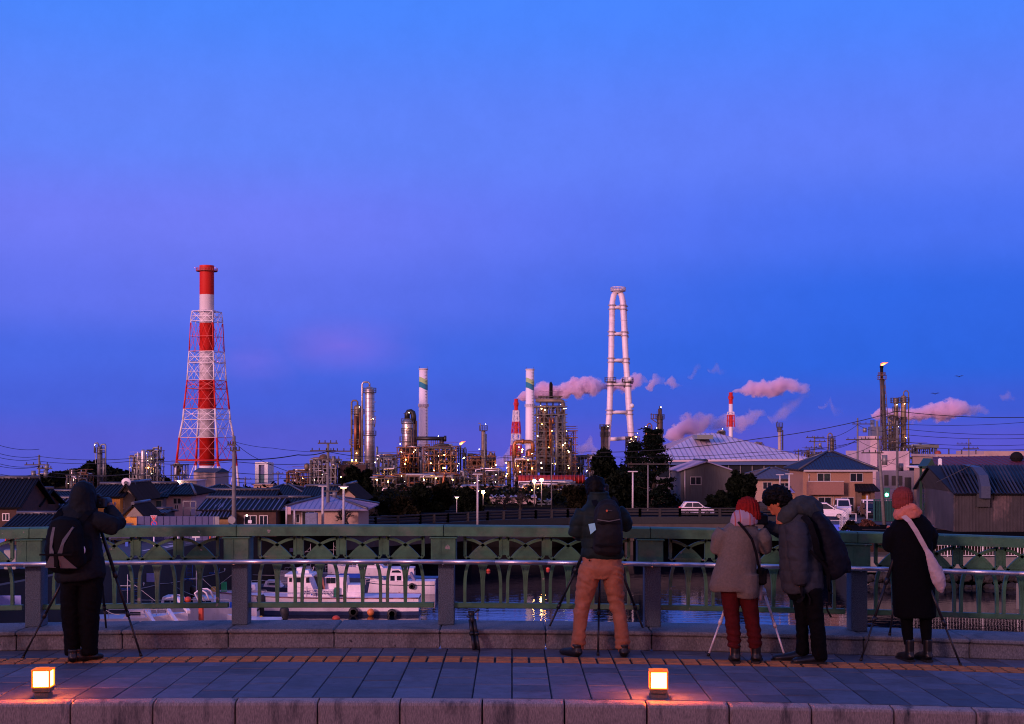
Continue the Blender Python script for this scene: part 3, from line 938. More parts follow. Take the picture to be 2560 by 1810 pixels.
strap(b,[g.q(1486,1368,-.16),g.q(1472,1362,-.10),g.q(1460,1350,.02)],.03,M_BP1,'waist_strap',.01)
g=Fig('person in beige padded coat, red knitted hat, plaid scarf and dark red trousers',1858,1657)
M_J3=mat('beige_canvas',(.15,.125,.10),.85,var=.18,scale=60,bump=.15,bscale=200)
m=MB()
head(m,g.q(1872,1277,.05),(.25,1),.45)
m.sweep(g.st([(1850,1480,.0,36,.10),(1852,1400,.02,36,.10),(1856,1340,.02,40,.09),(1862,1305,.03,20,.07)]),14,(1,0,0))
m.sweep(g.st([(1828,1470,.0,17,.08),(1830,1545,.02,13,.06),(1836,1640,.0,10,.045)]),12,(1,0,0))
m.sweep(g.st([(1872,1480,.0,17,.08),(1880,1550,.02,13,.06),(1888,1640,.0,10,.045)]),12,(1,0,0))
m.sweep([(g.q(1806,1330,.02),.034,.034),(g.q(1790,1374,.04),.027,.027),(g.q(1858,1326,.22),.023,.023)],12)
m.sweep([(g.q(1902,1335,.02),.034,.034),(g.q(1918,1374,.04),.027,.027),(g.q(1886,1326,.24),.023,.023)],12)
hand(m,g.q(1858,1326,.22),Vector((.6,.5,.3)),Vector((0,-.3,.9)),-1,.6)
hand(m,g.q(1886,1326,.24),Vector((.2,.7,.4)),Vector((0,-.4,.9)),1,.6)
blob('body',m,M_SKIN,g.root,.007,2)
m=MB()
m.sweep(g.st([(1832,1478,.0,58,.165),(1832,1470,.0,61,.17),(1836,1440,.01,56,.165),(1845,1400,.02,49,.155),(1852,1355,.02,47,.15),(1856,1328,.02,46,.135),(1859,1314,.03,36,.105),(1861,1304,.03,22,.08)]),20,(1,0,0))
m.sweep(g.st([(1862,1494,-.02,29,.12),(1862,1484,-.02,33,.14),(1858,1440,.0,42,.15)]),16,(1,0,.12))
m.sweep([(g.q(1814,1330,.02),.082,.082),(g.q(1800,1350,.02),.078,.078),(g.q(1794,1372,.03),.066,.066),(g.q(1804,1372,.10),.06,.06),(g.q(1842,1342,.2),.05,.05),(g.q(1858,1328,.22),.042,.042)],16)
m.sweep([(g.q(1896,1332,.02),.085,.085),(g.q(1910,1352,.02),.08,.08),(g.q(1915,1370,.03),.064,.064),(g.q(1907,1362,.12),.058,.058),(g.q(1888,1334,.23),.045,.045)],16)
blob('coat',m,M_J3,g.root,.011,5,addf(fold(.010,6,3,.7),fold(.003,18,9)))
c3=g.q(1871,1270,.05)
m=MB()
m.sweep(g.st([(1873,1299,.02,28,.105),(1873,1292,.02,30,.115),(1872,1280,.03,29,.115),(1871,1276,.03,29.5,.118),(1871,1264,.04,28,.112),(1871,1252,.05,22,.09),(1871,1245,.05,12,.05),(1871,1242,.05,3,.015)]),24,(1,0,0))
blob('knitted_hat',m,mat('red_wool',(.22,.013,.010),.95,var=.3,scale=40),g.root,.007,2,addf(knit(26,.0045,c3),lambda v,n:.0022*math.sin(v.z*330),fold(.006,12)))
pm=mat('plaid_wool',(.55,.36,.40),.9,var=.1)
t_=pm.node_tree;b_=t_.nodes['Principled BSDF']
tc_=t_.nodes.new('ShaderNodeTexCoord');wv=t_.nodes.new('ShaderNodeTexWave');wv.inputs['Scale'].default_value=2.6;wv.inputs['Distortion'].default_value=.15
w2=t_.nodes.new('ShaderNodeTexWave');w2.bands_direction='Z';w2.inputs['Scale'].default_value=5
t_.links.new(tc_.outputs['Object'],wv.inputs[0]);t_.links.new(tc_.outputs['Object'],w2.inputs[0])
cr_=t_.nodes.new('ShaderNodeValToRGB');cr_.color_ramp.interpolation='CONSTANT'
for e,(p_,c_)in zip([cr_.color_ramp.elements[0],cr_.color_ramp.elements[1]]+[cr_.color_ramp.elements.new(.5)for _ in range(3)],[(0,(.36,.26,.30)),(.25,(.07,.06,.2)),(.42,(.40,.28,.32)),(.66,(.42,.11,.09)),(.86,(.36,.25,.3))]):
 e.position=p_;e.color=c_+(1,)
t_.links.new(wv.outputs[1],cr_.inputs[0]);t_.links.new(cr_.outputs[0],b_.inputs['Base Color'])
m=MB()
m.sweep(g.st([(1861,1313,.0,33,.115),(1860,1304,.0,34,.125),(1862,1294,.02,31,.12),(1866,1287,.03,26,.105)]),20,(1,0,-.2))
m.sweep([(g.q(1832,1301,.0),.03,.028),(g.q(1846,1289,-.06),.03,.028),(g.q(1868,1290,-.09),.028,.028),(g.q(1888,1302,-.03),.028,.028)],12)
blob('scarf',m,pm,g.root,.009,4,addf(fold(.006,16,5),fold(.002,40)))
m=MB()
m.sweep(g.st([(1826,1465,.01,25,.115),(1827,1500,.01,22,.10),(1830,1540,.02,19,.085),(1834,1580,.01,17,.078),(1836,1612,.0,16,.072),(1836,1620,.0,15,.068)]),16,(1,0,0))
m.sweep(g.st([(1868,1475,.01,25,.115),(1873,1505,.01,22,.10),(1880,1545,.02,19,.085),(1886,1585,.01,17,.078),(1888,1612,.0,17,.072),(1888,1619,.0,16,.068)]),16,(1,0,0))
m.sweep(g.st([(1848,1440,.01,42,.12),(1848,1470,.01,44,.12),(1848,1490,.01,36,.10)]),16,(1,0,0))
zf3=g.zf
blob('trousers',m,mat('burgundy_cotton',(.075,.008,.008),.85,var=.25,scale=14),g.root,.010,4,addf(fold(.008,10,6,1.3),lambda v,n:.006*math.exp(-((v.z-zf3-.2)/.12)**2)*math.sin(v.z*110+v.x*14)))
for x,sx in((1838,.02),(1889,.05)):
 hl=g.q(x,1657,-.02);hl.z=g.zf
 d=Vector((sx,.24,0)).normalized()
 m=MB();shoe(m,hl-d*.03,hl+d*.22,.050,.09,.05);blob('boot',m,M_SHOE,g.root,.008,2)
 m=MB();sole(m,hl-d*.045,hl+d*.235,.05);m.build('boot_sole',M_RUBBER,g.root)
b=thing('shoulder_bag','small black camera bag on a thin dark strap over the beige coat','bag',g.q(1904,1458,.0))
strap(b,[g.q(1840,1303,-.115),g.q(1856,1322,-.15),g.q(1872,1345,-.165),g.q(1882,1378,-.165),g.q(1889,1412,-.16),g.q(1897,1436,-.12)],.022,M_BP1,'strap')
m=MB();m.bbox(g.q(1903,1440,-.02),(.07,.14,.15),.02);m.build('pouch',M_BP1,b)
b=thing('tote_bag','pale cloth bag hanging below the hem of the beige coat','bag',g.q(1900,1500,.05))
m=MB();m.sweep(g.st([(1900,1502,.06,8,.06),(1900,1496,.06,9,.07),(1901,1475,.06,7.5,.06),(1903,1455,.06,5,.04),(1903,1440,.06,2,.015)]),14,(1,0,0));blob('sack',m,mat('pale_canvas',(.42,.33,.30),.9,var=.15),b,.006,2,fold(.004,25))
strap(b,[g.q(1904,1445,.05),g.q(1903,1400,.06),g.q(1898,1360,.05)],.012,mat('pale_canvas',(.42,.33,.30)),'handle')
g=Fig('person with curly black hair in grey padded jacket and black trousers leaning in and pointing',2012,1657)
M_J4=mat('grey_down',(.042,.045,.052),.75,var=.2,scale=20)
m=MB()
F4,U4,S4=head(m,g.q(1946,1256,.03),(-1,.35),.42,.96)
m.sweep(g.st([(2004,1480,.0,36,.10),(2003,1400,.02,38,.11),(1993,1330,.02,40,.12),(1976,1295,.03,26,.09)]),14,(1,0,0))
m.sweep(g.st([(2003,1480,.05,15,.06),(2008,1560,.05,10,.04),(2009,1630,.05,8,.03)]),12,(1,0,0))
m.sweep(g.st([(2027,1480,-.08,15,.06),(2037,1560,-.06,11,.045),(2043,1640,-.06,8,.03)]),12,(1,0,0))
m.sweep([(g.q(1962,1312,.16),.034,.034),(g.q(1948,1330,.2),.027,.027),(g.q(1922,1311,.2),.023,.023)],12)
hand(m,g.q(1920,1309,.2),Vector((-1,.1,.15)),Vector((0,-.2,1)),1,.35,1.0)
m.sweep([(g.q(1980,1310,-.15),.034,.034),(g.q(1982,1390,-.18),.027,.027),(g.q(1994,1462,-.17),.023,.023)],12)
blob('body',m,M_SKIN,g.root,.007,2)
m=MB()
m.sweep(g.st([(2008,1480,.0,46,.16),(2007,1470,.0,51,.175),(2004,1430,.01,54,.18),(2002,1390,.01,53,.18),(1998,1345,.01,50,.175),(1990,1312,.02,45,.155),(1982,1294,.03,36,.12),(1974,1280,.03,26,.10)]),20,(1,0,0))
m.sweep([(g.q(1984,1310,-.12),.095,.095),(g.q(1984,1340,-.165),.092,.09),(g.q(1984,1385,-.18),.085,.085),(g.q(1988,1425,-.18),.076,.076),(g.q(1993,1455,-.17),.06,.06)],16)
m.sweep([(g.q(1968,1314,.14),.085,.085),(g.q(1952,1328,.19),.072,.072),(g.q(1936,1320,.2),.056,.056),(g.q(1926,1313,.2),.045,.045)],16)
blob('jacket',m,M_J4,g.root,.011,4,addf(quilt(.105,.008,.03),fold(.008,9,4),fold(.003,24,2)))
m=MB()
m.sweep([(g.q(1952,1302,-.03),.045,.06),(g.q(1964,1284,-.06),.05,.07),(g.q(1982,1266,-.06),.05,.07),(g.q(2002,1262,-.04),.055,.09),(g.q(2026,1268,.0),.06,.11),(g.q(2044,1280,.02),.05,.10),(g.q(2050,1292,.03),.03,.06)],16)
m.sweep([(g.q(1960,1296,.05),.05,.05),(g.q(1978,1274,.08),.05,.06),(g.q(2010,1272,.06),.05,.08)],14)
blob('hood',m,mat('grey_green_down',(.036,.043,.044),.75,var=.2,scale=20),g.root,.010,4,addf(fold(.012,12,8),fold(.004,30)))
hc=g.q(1944,1240,.02)
m=MB()
m.sphere(hc,(.112,.108,.086),18,12);m.sphere(hc+Vector((.045,0,-.03)),(.085,.105,.09),16,10);m.sphere(hc+Vector((-.06,.03,-.02)),(.065,.08,.07),14,10)
rr=random.Random(5)
for k in range(240):
 v=Vector((rr.gauss(0,1),rr.gauss(0,1),rr.gauss(.25,1))).normalized()
 if v.z<-.45:continue
 m.sphere(hc+Vector((v.x*.112,v.y*.106,v.z*.086)),rr.uniform(.009,.018),8,6)
blob('hair',m,M_HAIR,g.root,.006,1,addf(fold(.012,38,3),fold(.006,80,6)))
m=MB()
m.sweep(g.st([(2003,1468,.05,23,.11),(2006,1510,.05,19,.095),(2009,1560,.06,15,.078),(2009,1600,.06,14.5,.072),(2010,1630,.06,16,.076),(2010,1638,.06,15,.072)]),16,(1,0,0))
m.sweep(g.st([(2025,1468,-.07,25,.11),(2031,1510,-.07,21,.098),(2038,1560,-.06,18.5,.085),(2043,1605,-.06,18,.082),(2045,1638,-.06,19,.082),(2045,1645,-.06,18,.078)]),16,(1,0,0))
m.sweep(g.st([(2008,1450,.0,42,.13),(2008,1475,.0,44,.13),(2010,1495,.0,36,.11)]),16,(1,0,0))
blob('trousers',m,M_T1,g.root,.011,4,addf(fold(.010,9,2,1.5),fold(.004,26,7,2)))
for x,y,dy in((2018,1645,.08),(2058,1658,-.06)):
 hl=g.q(x,1657,dy);hl.z=g.zf
 d=Vector((-1,.08 if dy>0 else-.05,0)).normalized()
 m=MB();shoe(m,hl,hl+d*.285,.052);blob('shoe',m,M_SHOE,g.root,.008,2)
 m=MB();sole(m,hl-d*.01,hl+d*.295,.05);m.build('shoe_sole',M_RUBBER,g.root)
m=MB();w=g.q(1994,1460,-.17)
m.sweep([(w+Vector((0,0,.04)),.045,.045),(w+Vector((0,0,.0)),.042,.042)],12)
hand(m,w,Vector((.15,-.05,-1)),Vector((1,-.1,0)),1,.5,1.12)
blob('glove',m,M_BLACK,g.root,.006,1)
strap(g.root,[w+Vector((.04,-.02,-.05)),w+Vector((.07,-.02,-.11)),w+Vector((.065,-.02,-.16))],.01,M_BLACK,'wrist_strap')
b=thing('backpack','large navy rucksack with dangling straps worn by the curly haired person','backpack',g.q(2072,1436,.0))
M_BP4=mat('navy_nylon',(.007,.008,.014),.65,var=.25,scale=18)
m=MB()
m.sweep([(g.q(2096,1438,.02),.09,.14),(g.q(2090,1428,.02),.115,.165),(g.q(2082,1395,.02),.135,.175),(g.q(2068,1350,.02),.12,.17),(g.q(2050,1312,.02),.095,.155),(g.q(2036,1290,.02),.07,.13),(g.q(2028,1280,.02),.04,.08)],20,(1,0,.35))
m.sweep([(g.q(2118,1430,.02),.03,.10),(g.q(2112,1400,.02),.045,.12),(g.q(2098,1360,.02),.045,.12),(g.q(2080,1330,.02),.03,.09)],14,(1,0,.35))
blob('pack',m,M_BP4,b,.010,4,addf(fold(.009,10,3),fold(.003,24)))
strap(b,[g.q(2000,1288,-.13),g.q(2014,1306,-.19),g.q(2024,1340,-.205),g.q(2030,1370,-.19),g.q(2044,1398,-.16)],.05,M_BP1,'shoulder_strap',.014)
strap(b,[g.q(2013,1372,-.2),g.q(2030,1390,-.2),g.q(2050,1408,-.17)],.026,M_BP1,'waist_strap',.01)
for pts in([(2064,1412),(2062,1450),(2064,1470),(2074,1482)],[(2068,1415),(2066,1500),(2072,1512),(2060,1504),(2062,1522),(2072,1540)]):
 strap(b,[g.q(x,y,-.10)for x,y in pts],.016,M_BP1,'dangling_strap')
g=Fig('person in long black coat, dusty red knitted cap and salmon scarf, seen from behind',2288,1653)
m=MB()
head(m,g.q(2262,1252,.04),(-.15,1),.45)
m.sweep(g.st([(2287,1480,.0,36,.10),(2284,1380,.02,38,.10),(2280,1320,.02,42,.09),(2272,1285,.03,20,.07)]),14,(1,0,0))
m.sweep(g.st([(2266,1490,.0,17,.075),(2269,1570,.01,10,.035),(2272,1640,.0,7,.025)]),12,(1,0,0))
m.sweep(g.st([(2312,1490,.0,17,.075),(2316,1570,.01,10,.035),(2317,1640,.0,7,.025)]),12,(1,0,0))
m.sweep([(g.q(2228,1315,.02),.034,.034),(g.q(2222,1366,.05),.027,.027),(g.q(2258,1318,.22),.023,.023)],12)
m.sweep([(g.q(2328,1315,.02),.034,.034),(g.q(2334,1366,.05),.027,.027),(g.q(2290,1320,.24),.023,.023)],12)
hand(m,g.q(2258,1318,.22),Vector((.4,.6,.3)),Vector((0,-.4,.9)),-1,.6)
hand(m,g.q(2290,1320,.24),Vector((-.4,.6,.3)),Vector((0,-.4,.9)),1,.6)
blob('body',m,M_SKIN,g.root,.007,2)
m=MB()
m.sweep(g.st([(2287,1543,.0,50,.145),(2287,1535,.0,53,.15),(2285,1480,.0,53,.15),(2282,1420,.01,52,.15),(2280,1370,.01,52,.15),(2279,1328,.02,55,.15),(2279,1310,.03,50,.13),(2278,1297,.03,40,.11),(2276,1288,.03,26,.09)]),20,(1,0,0))
m.sweep([(g.q(2241,1326,.02),.075,.075),(g.q(2230,1344,.02),.08,.08),(g.q(2226,1366,.03),.07,.07),(g.q(2236,1364,.10),.06,.06),(g.q(2256,1324,.22),.045,.045)],16)
m.sweep([(g.q(2318,1326,.02),.075,.075),(g.q(2327,1342,.02),.078,.078),(g.q(2330,1362,.04),.066,.066),(g.q(2316,1354,.12),.06,.06),(g.q(2294,1324,.23),.045,.045)],16)
blob('coat',m,mat('black_wool',(.0025,.0025,.0035),.9,var=.3,scale=40),g.root,.011,5,addf(fold(.010,6,3,.5),fold(.003,18,9)))
c5=g.q(2259,1246,.04)
m=MB()
m.sweep(g.st([(2258,1270,.02,23,.10),(2258,1262,.02,25,.108),(2258,1254,.03,24.5,.105),(2259,1248,.03,26,.112),(2259,1236,.04,24,.105),(2259,1226,.05,19,.085),(2258,1219,.05,10,.045),(2258,1217,.05,3,.015)]),24,(1,0,0))
blob('knitted_cap',m,mat('dusty_red_wool',(.22,.042,.036),.95,var=.25,scale=40),g.root,.007,2,addf(knit(30,.0035,c5),lambda v,n:.0018*math.sin(v.z*330),fold(.005,12)))
m=MB()
m.sweep(g.st([(2268,1295,.0,30,.12),(2267,1286,.0,32,.13),(2268,1274,.01,27,.12),(2270,1265,.02,22,.105)]),20,(1,0,-.25))
m.sweep([(g.q(2246,1292,-.06),.034,.032),(g.q(2256,1274,-.09),.034,.032),(g.q(2276,1266,-.10),.032,.03),(g.q(2294,1282,-.05),.032,.028)],12)
blob('scarf',m,mat('salmon_wool',(.62,.20,.13),.95,var=.15,scale=30),g.root,.009,3,addf(fold(.012,14,5),fold(.004,34)))
m=MB()
m.sweep(g.st([(2266,1530,.0,17,.06),(2269,1580,.01,14,.055),(2272,1612,.0,11,.045)]),14,(1,0,0))
m.sweep(g.st([(2314,1530,.0,17,.06),(2316,1580,.01,14,.055),(2317,1612,.0,11,.045)]),14,(1,0,0))
blob('tights',m,M_T1,g.root,.008,2)
for x,sx in((2273,-.04),(2318,-.03)):
 hl=g.q(x,1653,-.02);hl.z=g.zf
 d=Vector((sx,.24,0)).normalized()
 m=MB();shoe(m,hl-d*.03,hl+d*.22,.046,.09,.075);blob('boot',m,M_SHOE,g.root,.008,2)
 m=MB();sole(m,hl-d*.045,hl+d*.235,.048);m.build('boot_sole',M_RUBBER,g.root)
b=thing('shoulder_bag','pinkish white cloth bag slung across the long black coat','bag',g.q(2328,1475,-.12))
M_PB=mat('pinkish_canvas',(.50,.38,.37),.9,var=.15,scale=12)
strap(b,[g.q(2249,1287,-.105),g.q(2262,1300,-.15),g.q(2278,1326,-.165),g.q(2292,1352,-.17),g.q(2304,1374,-.17)],.042,M_PB,'strap',.008)
m=MB()
m.sweep([(g.q(2299,1364,-.165),.018,.012),(g.q(2310,1388,-.18),.034,.02),(g.q(2322,1418,-.185),.052,.04),(g.q(2332,1446,-.18),.058,.05),(g.q(2338,1466,-.17),.038,.035),(g.q(2340,1476,-.165),.012,.01)],16,(1,0,0))
m.sweep([(g.q(2336,1412,-.15),.014,.02),(g.q(2342,1436,-.15),.026,.03),(g.q(2346,1462,-.15),.02,.02)],10,(1,0,0))
blob('sack',m,M_PB,b,.007,3,addf(fold(.010,14,2,.5),fold(.003,30)))
for k_ in('black_cloth','slate_shell_jacket','black_trousers','dark_green_quilted','orange_corduroy','black_hair','black_nylon','charcoal_nylon','brown_black_nylon','beige_canvas','red_wool','plaid_wool','burgundy_cotton','grey_down','grey_green_down','navy_nylon','black_wool','dusty_red_wool','salmon_wool','pinkish_canvas','pale_canvas'):
 MATS[k_].node_tree.nodes['Principled BSDF'].inputs['Specular IOR Level'].default_value=.12
CANAL=[(-60,5),(-40,40),(-30.5,70),(-27.7,85),(-26.5,96),(-25.6,106),(-24.5,118),(-20.9,128),(-16.7,138),(-14.2,150),(-13.5,170),(36,172),(34.5,150),(30.5,124),(62,122),(110,118),(400,60),(400,5)]
land=MB()
outer=[(400,5),(900,5),(2600,5),(2600,3200),(-2600,3200),(-2600,5),(-60,5)]
poly=list(CANAL[:-1])+[(900,5),(2600,5),(2600,255),(-2600,255),(-2600,5)]
land.add([(-2600,255,GZ),(2600,255,GZ),(2600,400,GZ-4.5),(-2600,400,GZ-4.5),(2600,3200,GZ-92),(-2600,3200,GZ-92)],[(0,1,2,3),(3,2,4,5)])
land.add([(x,y,GZ)for x,y in reversed(poly)],[tuple(range(len(poly)))])
struct(land,'ground',M_EARTH)
w=MB();w.quad((-450,4,WZ),(450,4,WZ),(450,190,WZ),(-450,190,WZ))
mw=bpy.data.materials.new('water');mw.use_nodes=True
t_=mw.node_tree;b_=t_.nodes['Principled BSDF']
b_.inputs['Base Color'].default_value=(.004,.006,.012,1);b_.inputs['Roughness'].default_value=.03;b_.inputs['IOR'].default_value=1.36
tc_=t_.nodes.new('ShaderNodeTexCoord');mp_=t_.nodes.new('ShaderNodeMapping');mp_.inputs['Scale'].default_value=(.55,1.5,1)
n1=t_.nodes.new('ShaderNodeTexNoise');n1.inputs['Scale'].default_value=1.1;n1.inputs['Detail'].default_value=3
bp_=t_.nodes.new('ShaderNodeBump');bp_.inputs['Strength'].default_value=.10;bp_.inputs['Distance'].default_value=.12
t_.links.new(tc_.outputs['Object'],mp_.inputs[0]);t_.links.new(mp_.outputs[0],n1.inputs['Vector']);t_.links.new(n1.outputs[0],bp_.inputs['Height']);t_.links.new(bp_.outputs[0],b_.inputs['Normal'])
struct(w,'water',mw)
def wall_along(pts,z0,z1,th=.5,side=1):
 """upright wall below a line of points; thickness goes to the land side"""
 m=MB()
 for(xa,ya),(xb,yb)in zip(pts,pts[1:]):
  d=Vector((xb-xa,yb-ya,0)).normalized();o=Vector((-d.y,d.x,0))*th*side
  a,b=Vector((xa,ya,0)),Vector((xb,yb,0))
  q=[a,b,b+o,a+o]
  m.add([p+Vector((0,0,z0))for p in q]+[p+Vector((0,0,z1))for p in q],[(3,2,1,0),(4,5,6,7),(0,1,5,4),(1,2,6,5),(2,3,7,6),(3,0,4,7)])
 return m
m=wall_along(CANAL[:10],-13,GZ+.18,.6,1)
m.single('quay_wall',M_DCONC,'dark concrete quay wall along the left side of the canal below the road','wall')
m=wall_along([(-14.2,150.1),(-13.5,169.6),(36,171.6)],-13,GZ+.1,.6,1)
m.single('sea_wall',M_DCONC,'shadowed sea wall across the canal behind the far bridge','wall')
RB=[(30.5,124),(62,122),(110,118)]
m=wall_along(RB,-9.4,-8.05,.7,1)
m.single('bank_wall',M_CONC,'pale concrete bank wall under the white picket fence on the right','wall')
m=MB();m.add([(30.5,124.5,-8.1),(62,122.5,-8.1),(110,118.5,-8.1),(110,126,-8.1),(62,129,-8.1),(31.5,130,-8.1)],[(0,1,2,3,4,5)]);struct(m,'walkway',M_CONC)
rr=random.Random(11)
m=MB()
for k in range(420):
 x=rr.uniform(29.8,70);y=124-(x-30.5)*.065-rr.uniform(.0,1.5)
 s=rr.uniform(.22,.5)
 o=len(m.v);m.sphere((x,y,-10.75+(124-(x-30.5)*.065-y<.8)*.75+rr.uniform(0,.35)),(s*rr.uniform(.8,1.3),s,s*.8),7,5)
 for v in m.v[o:]:v+=Vector((rr.uniform(-1,1),rr.uniform(-1,1),rr.uniform(-1,1)))*s*.18
m.sm=[False]*len(m.f)
tag(m.build('boulders',mat('dark_boulder',(.016,.014,.014),.9,var=.5,scale=2,island=.5)),'dark boulders heaped at the foot of the right bank wall','rocks',kind='stuff')
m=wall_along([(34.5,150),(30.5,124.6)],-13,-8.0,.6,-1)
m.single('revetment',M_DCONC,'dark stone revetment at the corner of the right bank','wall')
m=MB();m.add([(31.5,130,-8.1),(62,129,-8.1),(110,126,-8.1),(110,129.5,GZ+.05),(62,132,GZ+.05),(33,134,GZ+.05)],[(0,1,4,5),(1,2,3,4)]);struct(m,'slope',mat('weedy_slope',(.02,.016,.012),.95,var=.5,scale=1.2,dirt=(.06,.018,.008),dscale=.5))
def lerp(a,b,t):return a+(b-a)*t
def picket(name,label,pts,h,dens,mt,post=2.2,rails=2,r=.018,thick=.035,group=None):
 """posts, rails and upright bars along a 3D polyline"""
 root=thing(name,label,'fence',pts[0],group)
 b,c=MB(),MB()
 for p,q in zip(pts,pts[1:]):
  p,q=Vector(p),Vector(q);L=(q-p).length;n=max(1,round(L/post))
  for k in range(n+1):
   s=p.lerp(q,k/n);a=MB();a.box(s+Vector((0,0,h/2)),(thick*2,thick*2,h+.05));a.build('post',mt,root)
  for z in([h,.12]if rails==2 else[h*(i+1)/rails for i in range(rails)]):
   b.bar(p+Vector((0,0,z)),q+Vector((0,0,z)),thick*.8,4)
  if dens:
   n=int(L/dens)
   for k in range(n):
    s=p.lerp(q,(k+.5)/n);c.bar(s+Vector((0,0,.12)),s+Vector((0,0,h)),r,4)
 b.build('rail',mt,root)
 if dens:c.build('picket',mt,root)
 return root
picket('picket_fence','white picket fence along the concrete bank on the right',[(35,124.3,-8.05),(62,122.6,-8.05),(100,119.4,-8.05)],1.0,.26,M_WHITE,3.0)
root=thing('panel_fence','white panelled guard fence curving down towards the bank beside the dark coat','fence',(P(2133,1362,150).x,150,GZ))
m=MB();n_=MB()
cv=[(P(2132,1372,150),1.35),(P(2160,1374,147),1.25),(P(2190,1378,143),1.1),(P(2215,1384,139),.95),(P(2240,1394,135),.8)]
for(p,h),(q,h2)in zip(cv,cv[1:]):
 m.add([p,q,q+Vector((0,0,h2)),p+Vector((0,0,h)),p+Vector((0,.06,0)),q+Vector((0,.06,0)),q+Vector((0,.06,h2)),p+Vector((0,.06,h))],[(0,1,2,3),(7,6,5,4),(0,4,5,1),(3,2,6,7),(0,3,7,4),(1,5,6,2)])
 for k in range(4):
  s=p.lerp(q,k/4);n_.bar(s+Vector((0,-.03,0)),s+Vector((0,-.03,lerp(h,h2,k/4))),.03,4)
m.build('panel',M_WHITE,root);n_.build('post',M_GREYST,root)
m=MB();pp=[p for p,h in cv]
for p,q in zip(pp,pp[1:]):
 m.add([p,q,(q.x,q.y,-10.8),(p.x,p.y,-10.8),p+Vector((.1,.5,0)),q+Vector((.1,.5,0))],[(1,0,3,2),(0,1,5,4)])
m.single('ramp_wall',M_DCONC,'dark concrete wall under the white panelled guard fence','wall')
CURVE=[(PX(x,y),y)for x,y in((850,133.5),(940,139),(1052,143),(1121,145.5),(1220,149.5),(1340,153),(1420,155),(1500,156),(1600,156.4),(1700,156.6),(1850,156.8),(2010,157))]
def off(pts,d):
 out=[]
 for i,(x,y)in enumerate(pts):
  a=pts[max(i-1,0)];b=pts[min(i+1,len(pts)-1)]
  t=Vector((b[0]-a[0],b[1]-a[1],0)).normalized()
  out.append((x-t.y*d,y+t.x*d))
 return out
back=off(CURVE,8.5)
br=thing('road_bridge','far road bridge curving over the canal on piers, dark girder and concrete parapet','bridge',(5,156,WZ))
m=MB()
for(a,b,c,d)in zip(CURVE,CURVE[1:],back,back[1:]):
 q=[Vector((p[0],p[1],0))for p in(a,b,d,c)]
 z0,z1=GZ-.25,GZ+.02
 m.add([v+Vector((0,0,z0))for v in q]+[v+Vector((0,0,z1))for v in q],[(3,2,1,0),(4,5,6,7),(0,1,5,4),(2,3,7,6)])
m.build('deck',mat('dark_asphalt',(.014,.014,.016),.9,var=.3,spec=0),br)
m=wall_along(off(CURVE,-.06),GZ-.72,GZ+.05,.4,1);m.build('edge_beam',mat('tarred_steel',(.018,.022,.022),.7,.2,var=.3),br)
m=wall_along(off(CURVE,.12),GZ-2.0,GZ-.70,.5,1);m.build('girder',mat('girder_concrete',(.065,.055,.05),.9,var=.3,scale=1,stretch=(1,1,.3)),br)
for px,wd in((1189,.85),(1574,.85),(1890,1.0)):
 c=P(px,1390,153 if px<1500 else 158)
 m=MB();m.box((c.x,c.y+1,(WZ+GZ)/2-1.3),(wd,1.2,GZ-WZ-.4));m.box((c.x,c.y+3.5,GZ-2.35),(wd*1.2,7,.7));m.build('pier',mat('girder_concrete',(.065,.055,.05)),br)
m=MB()
for(a,b)in zip(off(CURVE,.35),off(CURVE,.35)[1:]):
 m.add([(a[0],a[1],GZ+.025),(b[0],b[1],GZ+.025),(b[0],b[1]+.22,GZ+.025),(a[0],a[1]+.22,GZ+.025)],[(0,1,2,3)])
m.build('edge_line',M_PAINT,br)
picket('guard_rail','dark guard rail of three bars running along the far curved road bridge',[(x,y,GZ+.05)for x,y in off(CURVE,.1)],.88,0,mat('guard_brown',(.012,.011,.010),.7,var=.3),2.4,3,thick=.135)
m=MB();m.add([(-60,160,GZ+.02),(60,166,GZ+.02),(80,178,GZ+.02),(-60,176,GZ+.02)],[(0,1,2,3)]);struct(m,'far_road',mat('dark_asphalt',(.018,.018,.02),.9,var=.3))
def barrier(label,px0,px1,py,Y,mt,h=.55):
 m=MB();a,b=P(px0,py,Y),P(px1,py,Y)
 m.box(((a.x+b.x)/2,Y,a.z),(b.x-a.x,.15,h*.35));m.box(((a.x+b.x)/2,Y,a.z-h*.45),(b.x-a.x,.15,h*.3))
 n=max(2,int((b.x-a.x)/1.4))
 for k in range(n+1):m.box((a.x+(b.x-a.x)*k/n,Y+.1,a.z-.25),(.10,.08,.9))
 return m.single('road_barrier',mt,label,'barrier','barriers seen through the guard rail')
barrier('white road barrier seen through the guard rail left of the tall lamp post',1121,1145,1296,172,M_WHITE)
barrier('long white road barrier seen through the guard rail right of the tall lamp post',1226,1272,1291,172,M_WHITE)
barrier('red and white construction barrier between the white ones behind the guard rail',1278,1294,1291,171,mat('red_plastic',(.55,.05,.04),.5))
barrier('white road barrier nearest the orange trousered photographer behind the guard rail',1298,1345,1290,172,M_WHITE)
m=MB();m.add([(-70,92,GZ+.012),(-28.4,92,GZ+.012),(-27.0,106,GZ+.012),(-25.8,118,GZ+.012),(-22.3,128,GZ+.012),(-18.2,137.5,GZ+.012),(-30,134,GZ+.012),(-70,118,GZ+.012)],[(0,1,2,3,4,5,6,7)]);struct(m,'quay_road',mat('blue_asphalt',(.03,.033,.05),.8,var=.3,scale=3))
def gpt(px,py,z=GZ+.024):
 Y=(CH-z)*FL/(py-HY);return Vector((PX(px,Y),Y,z))
m=MB()
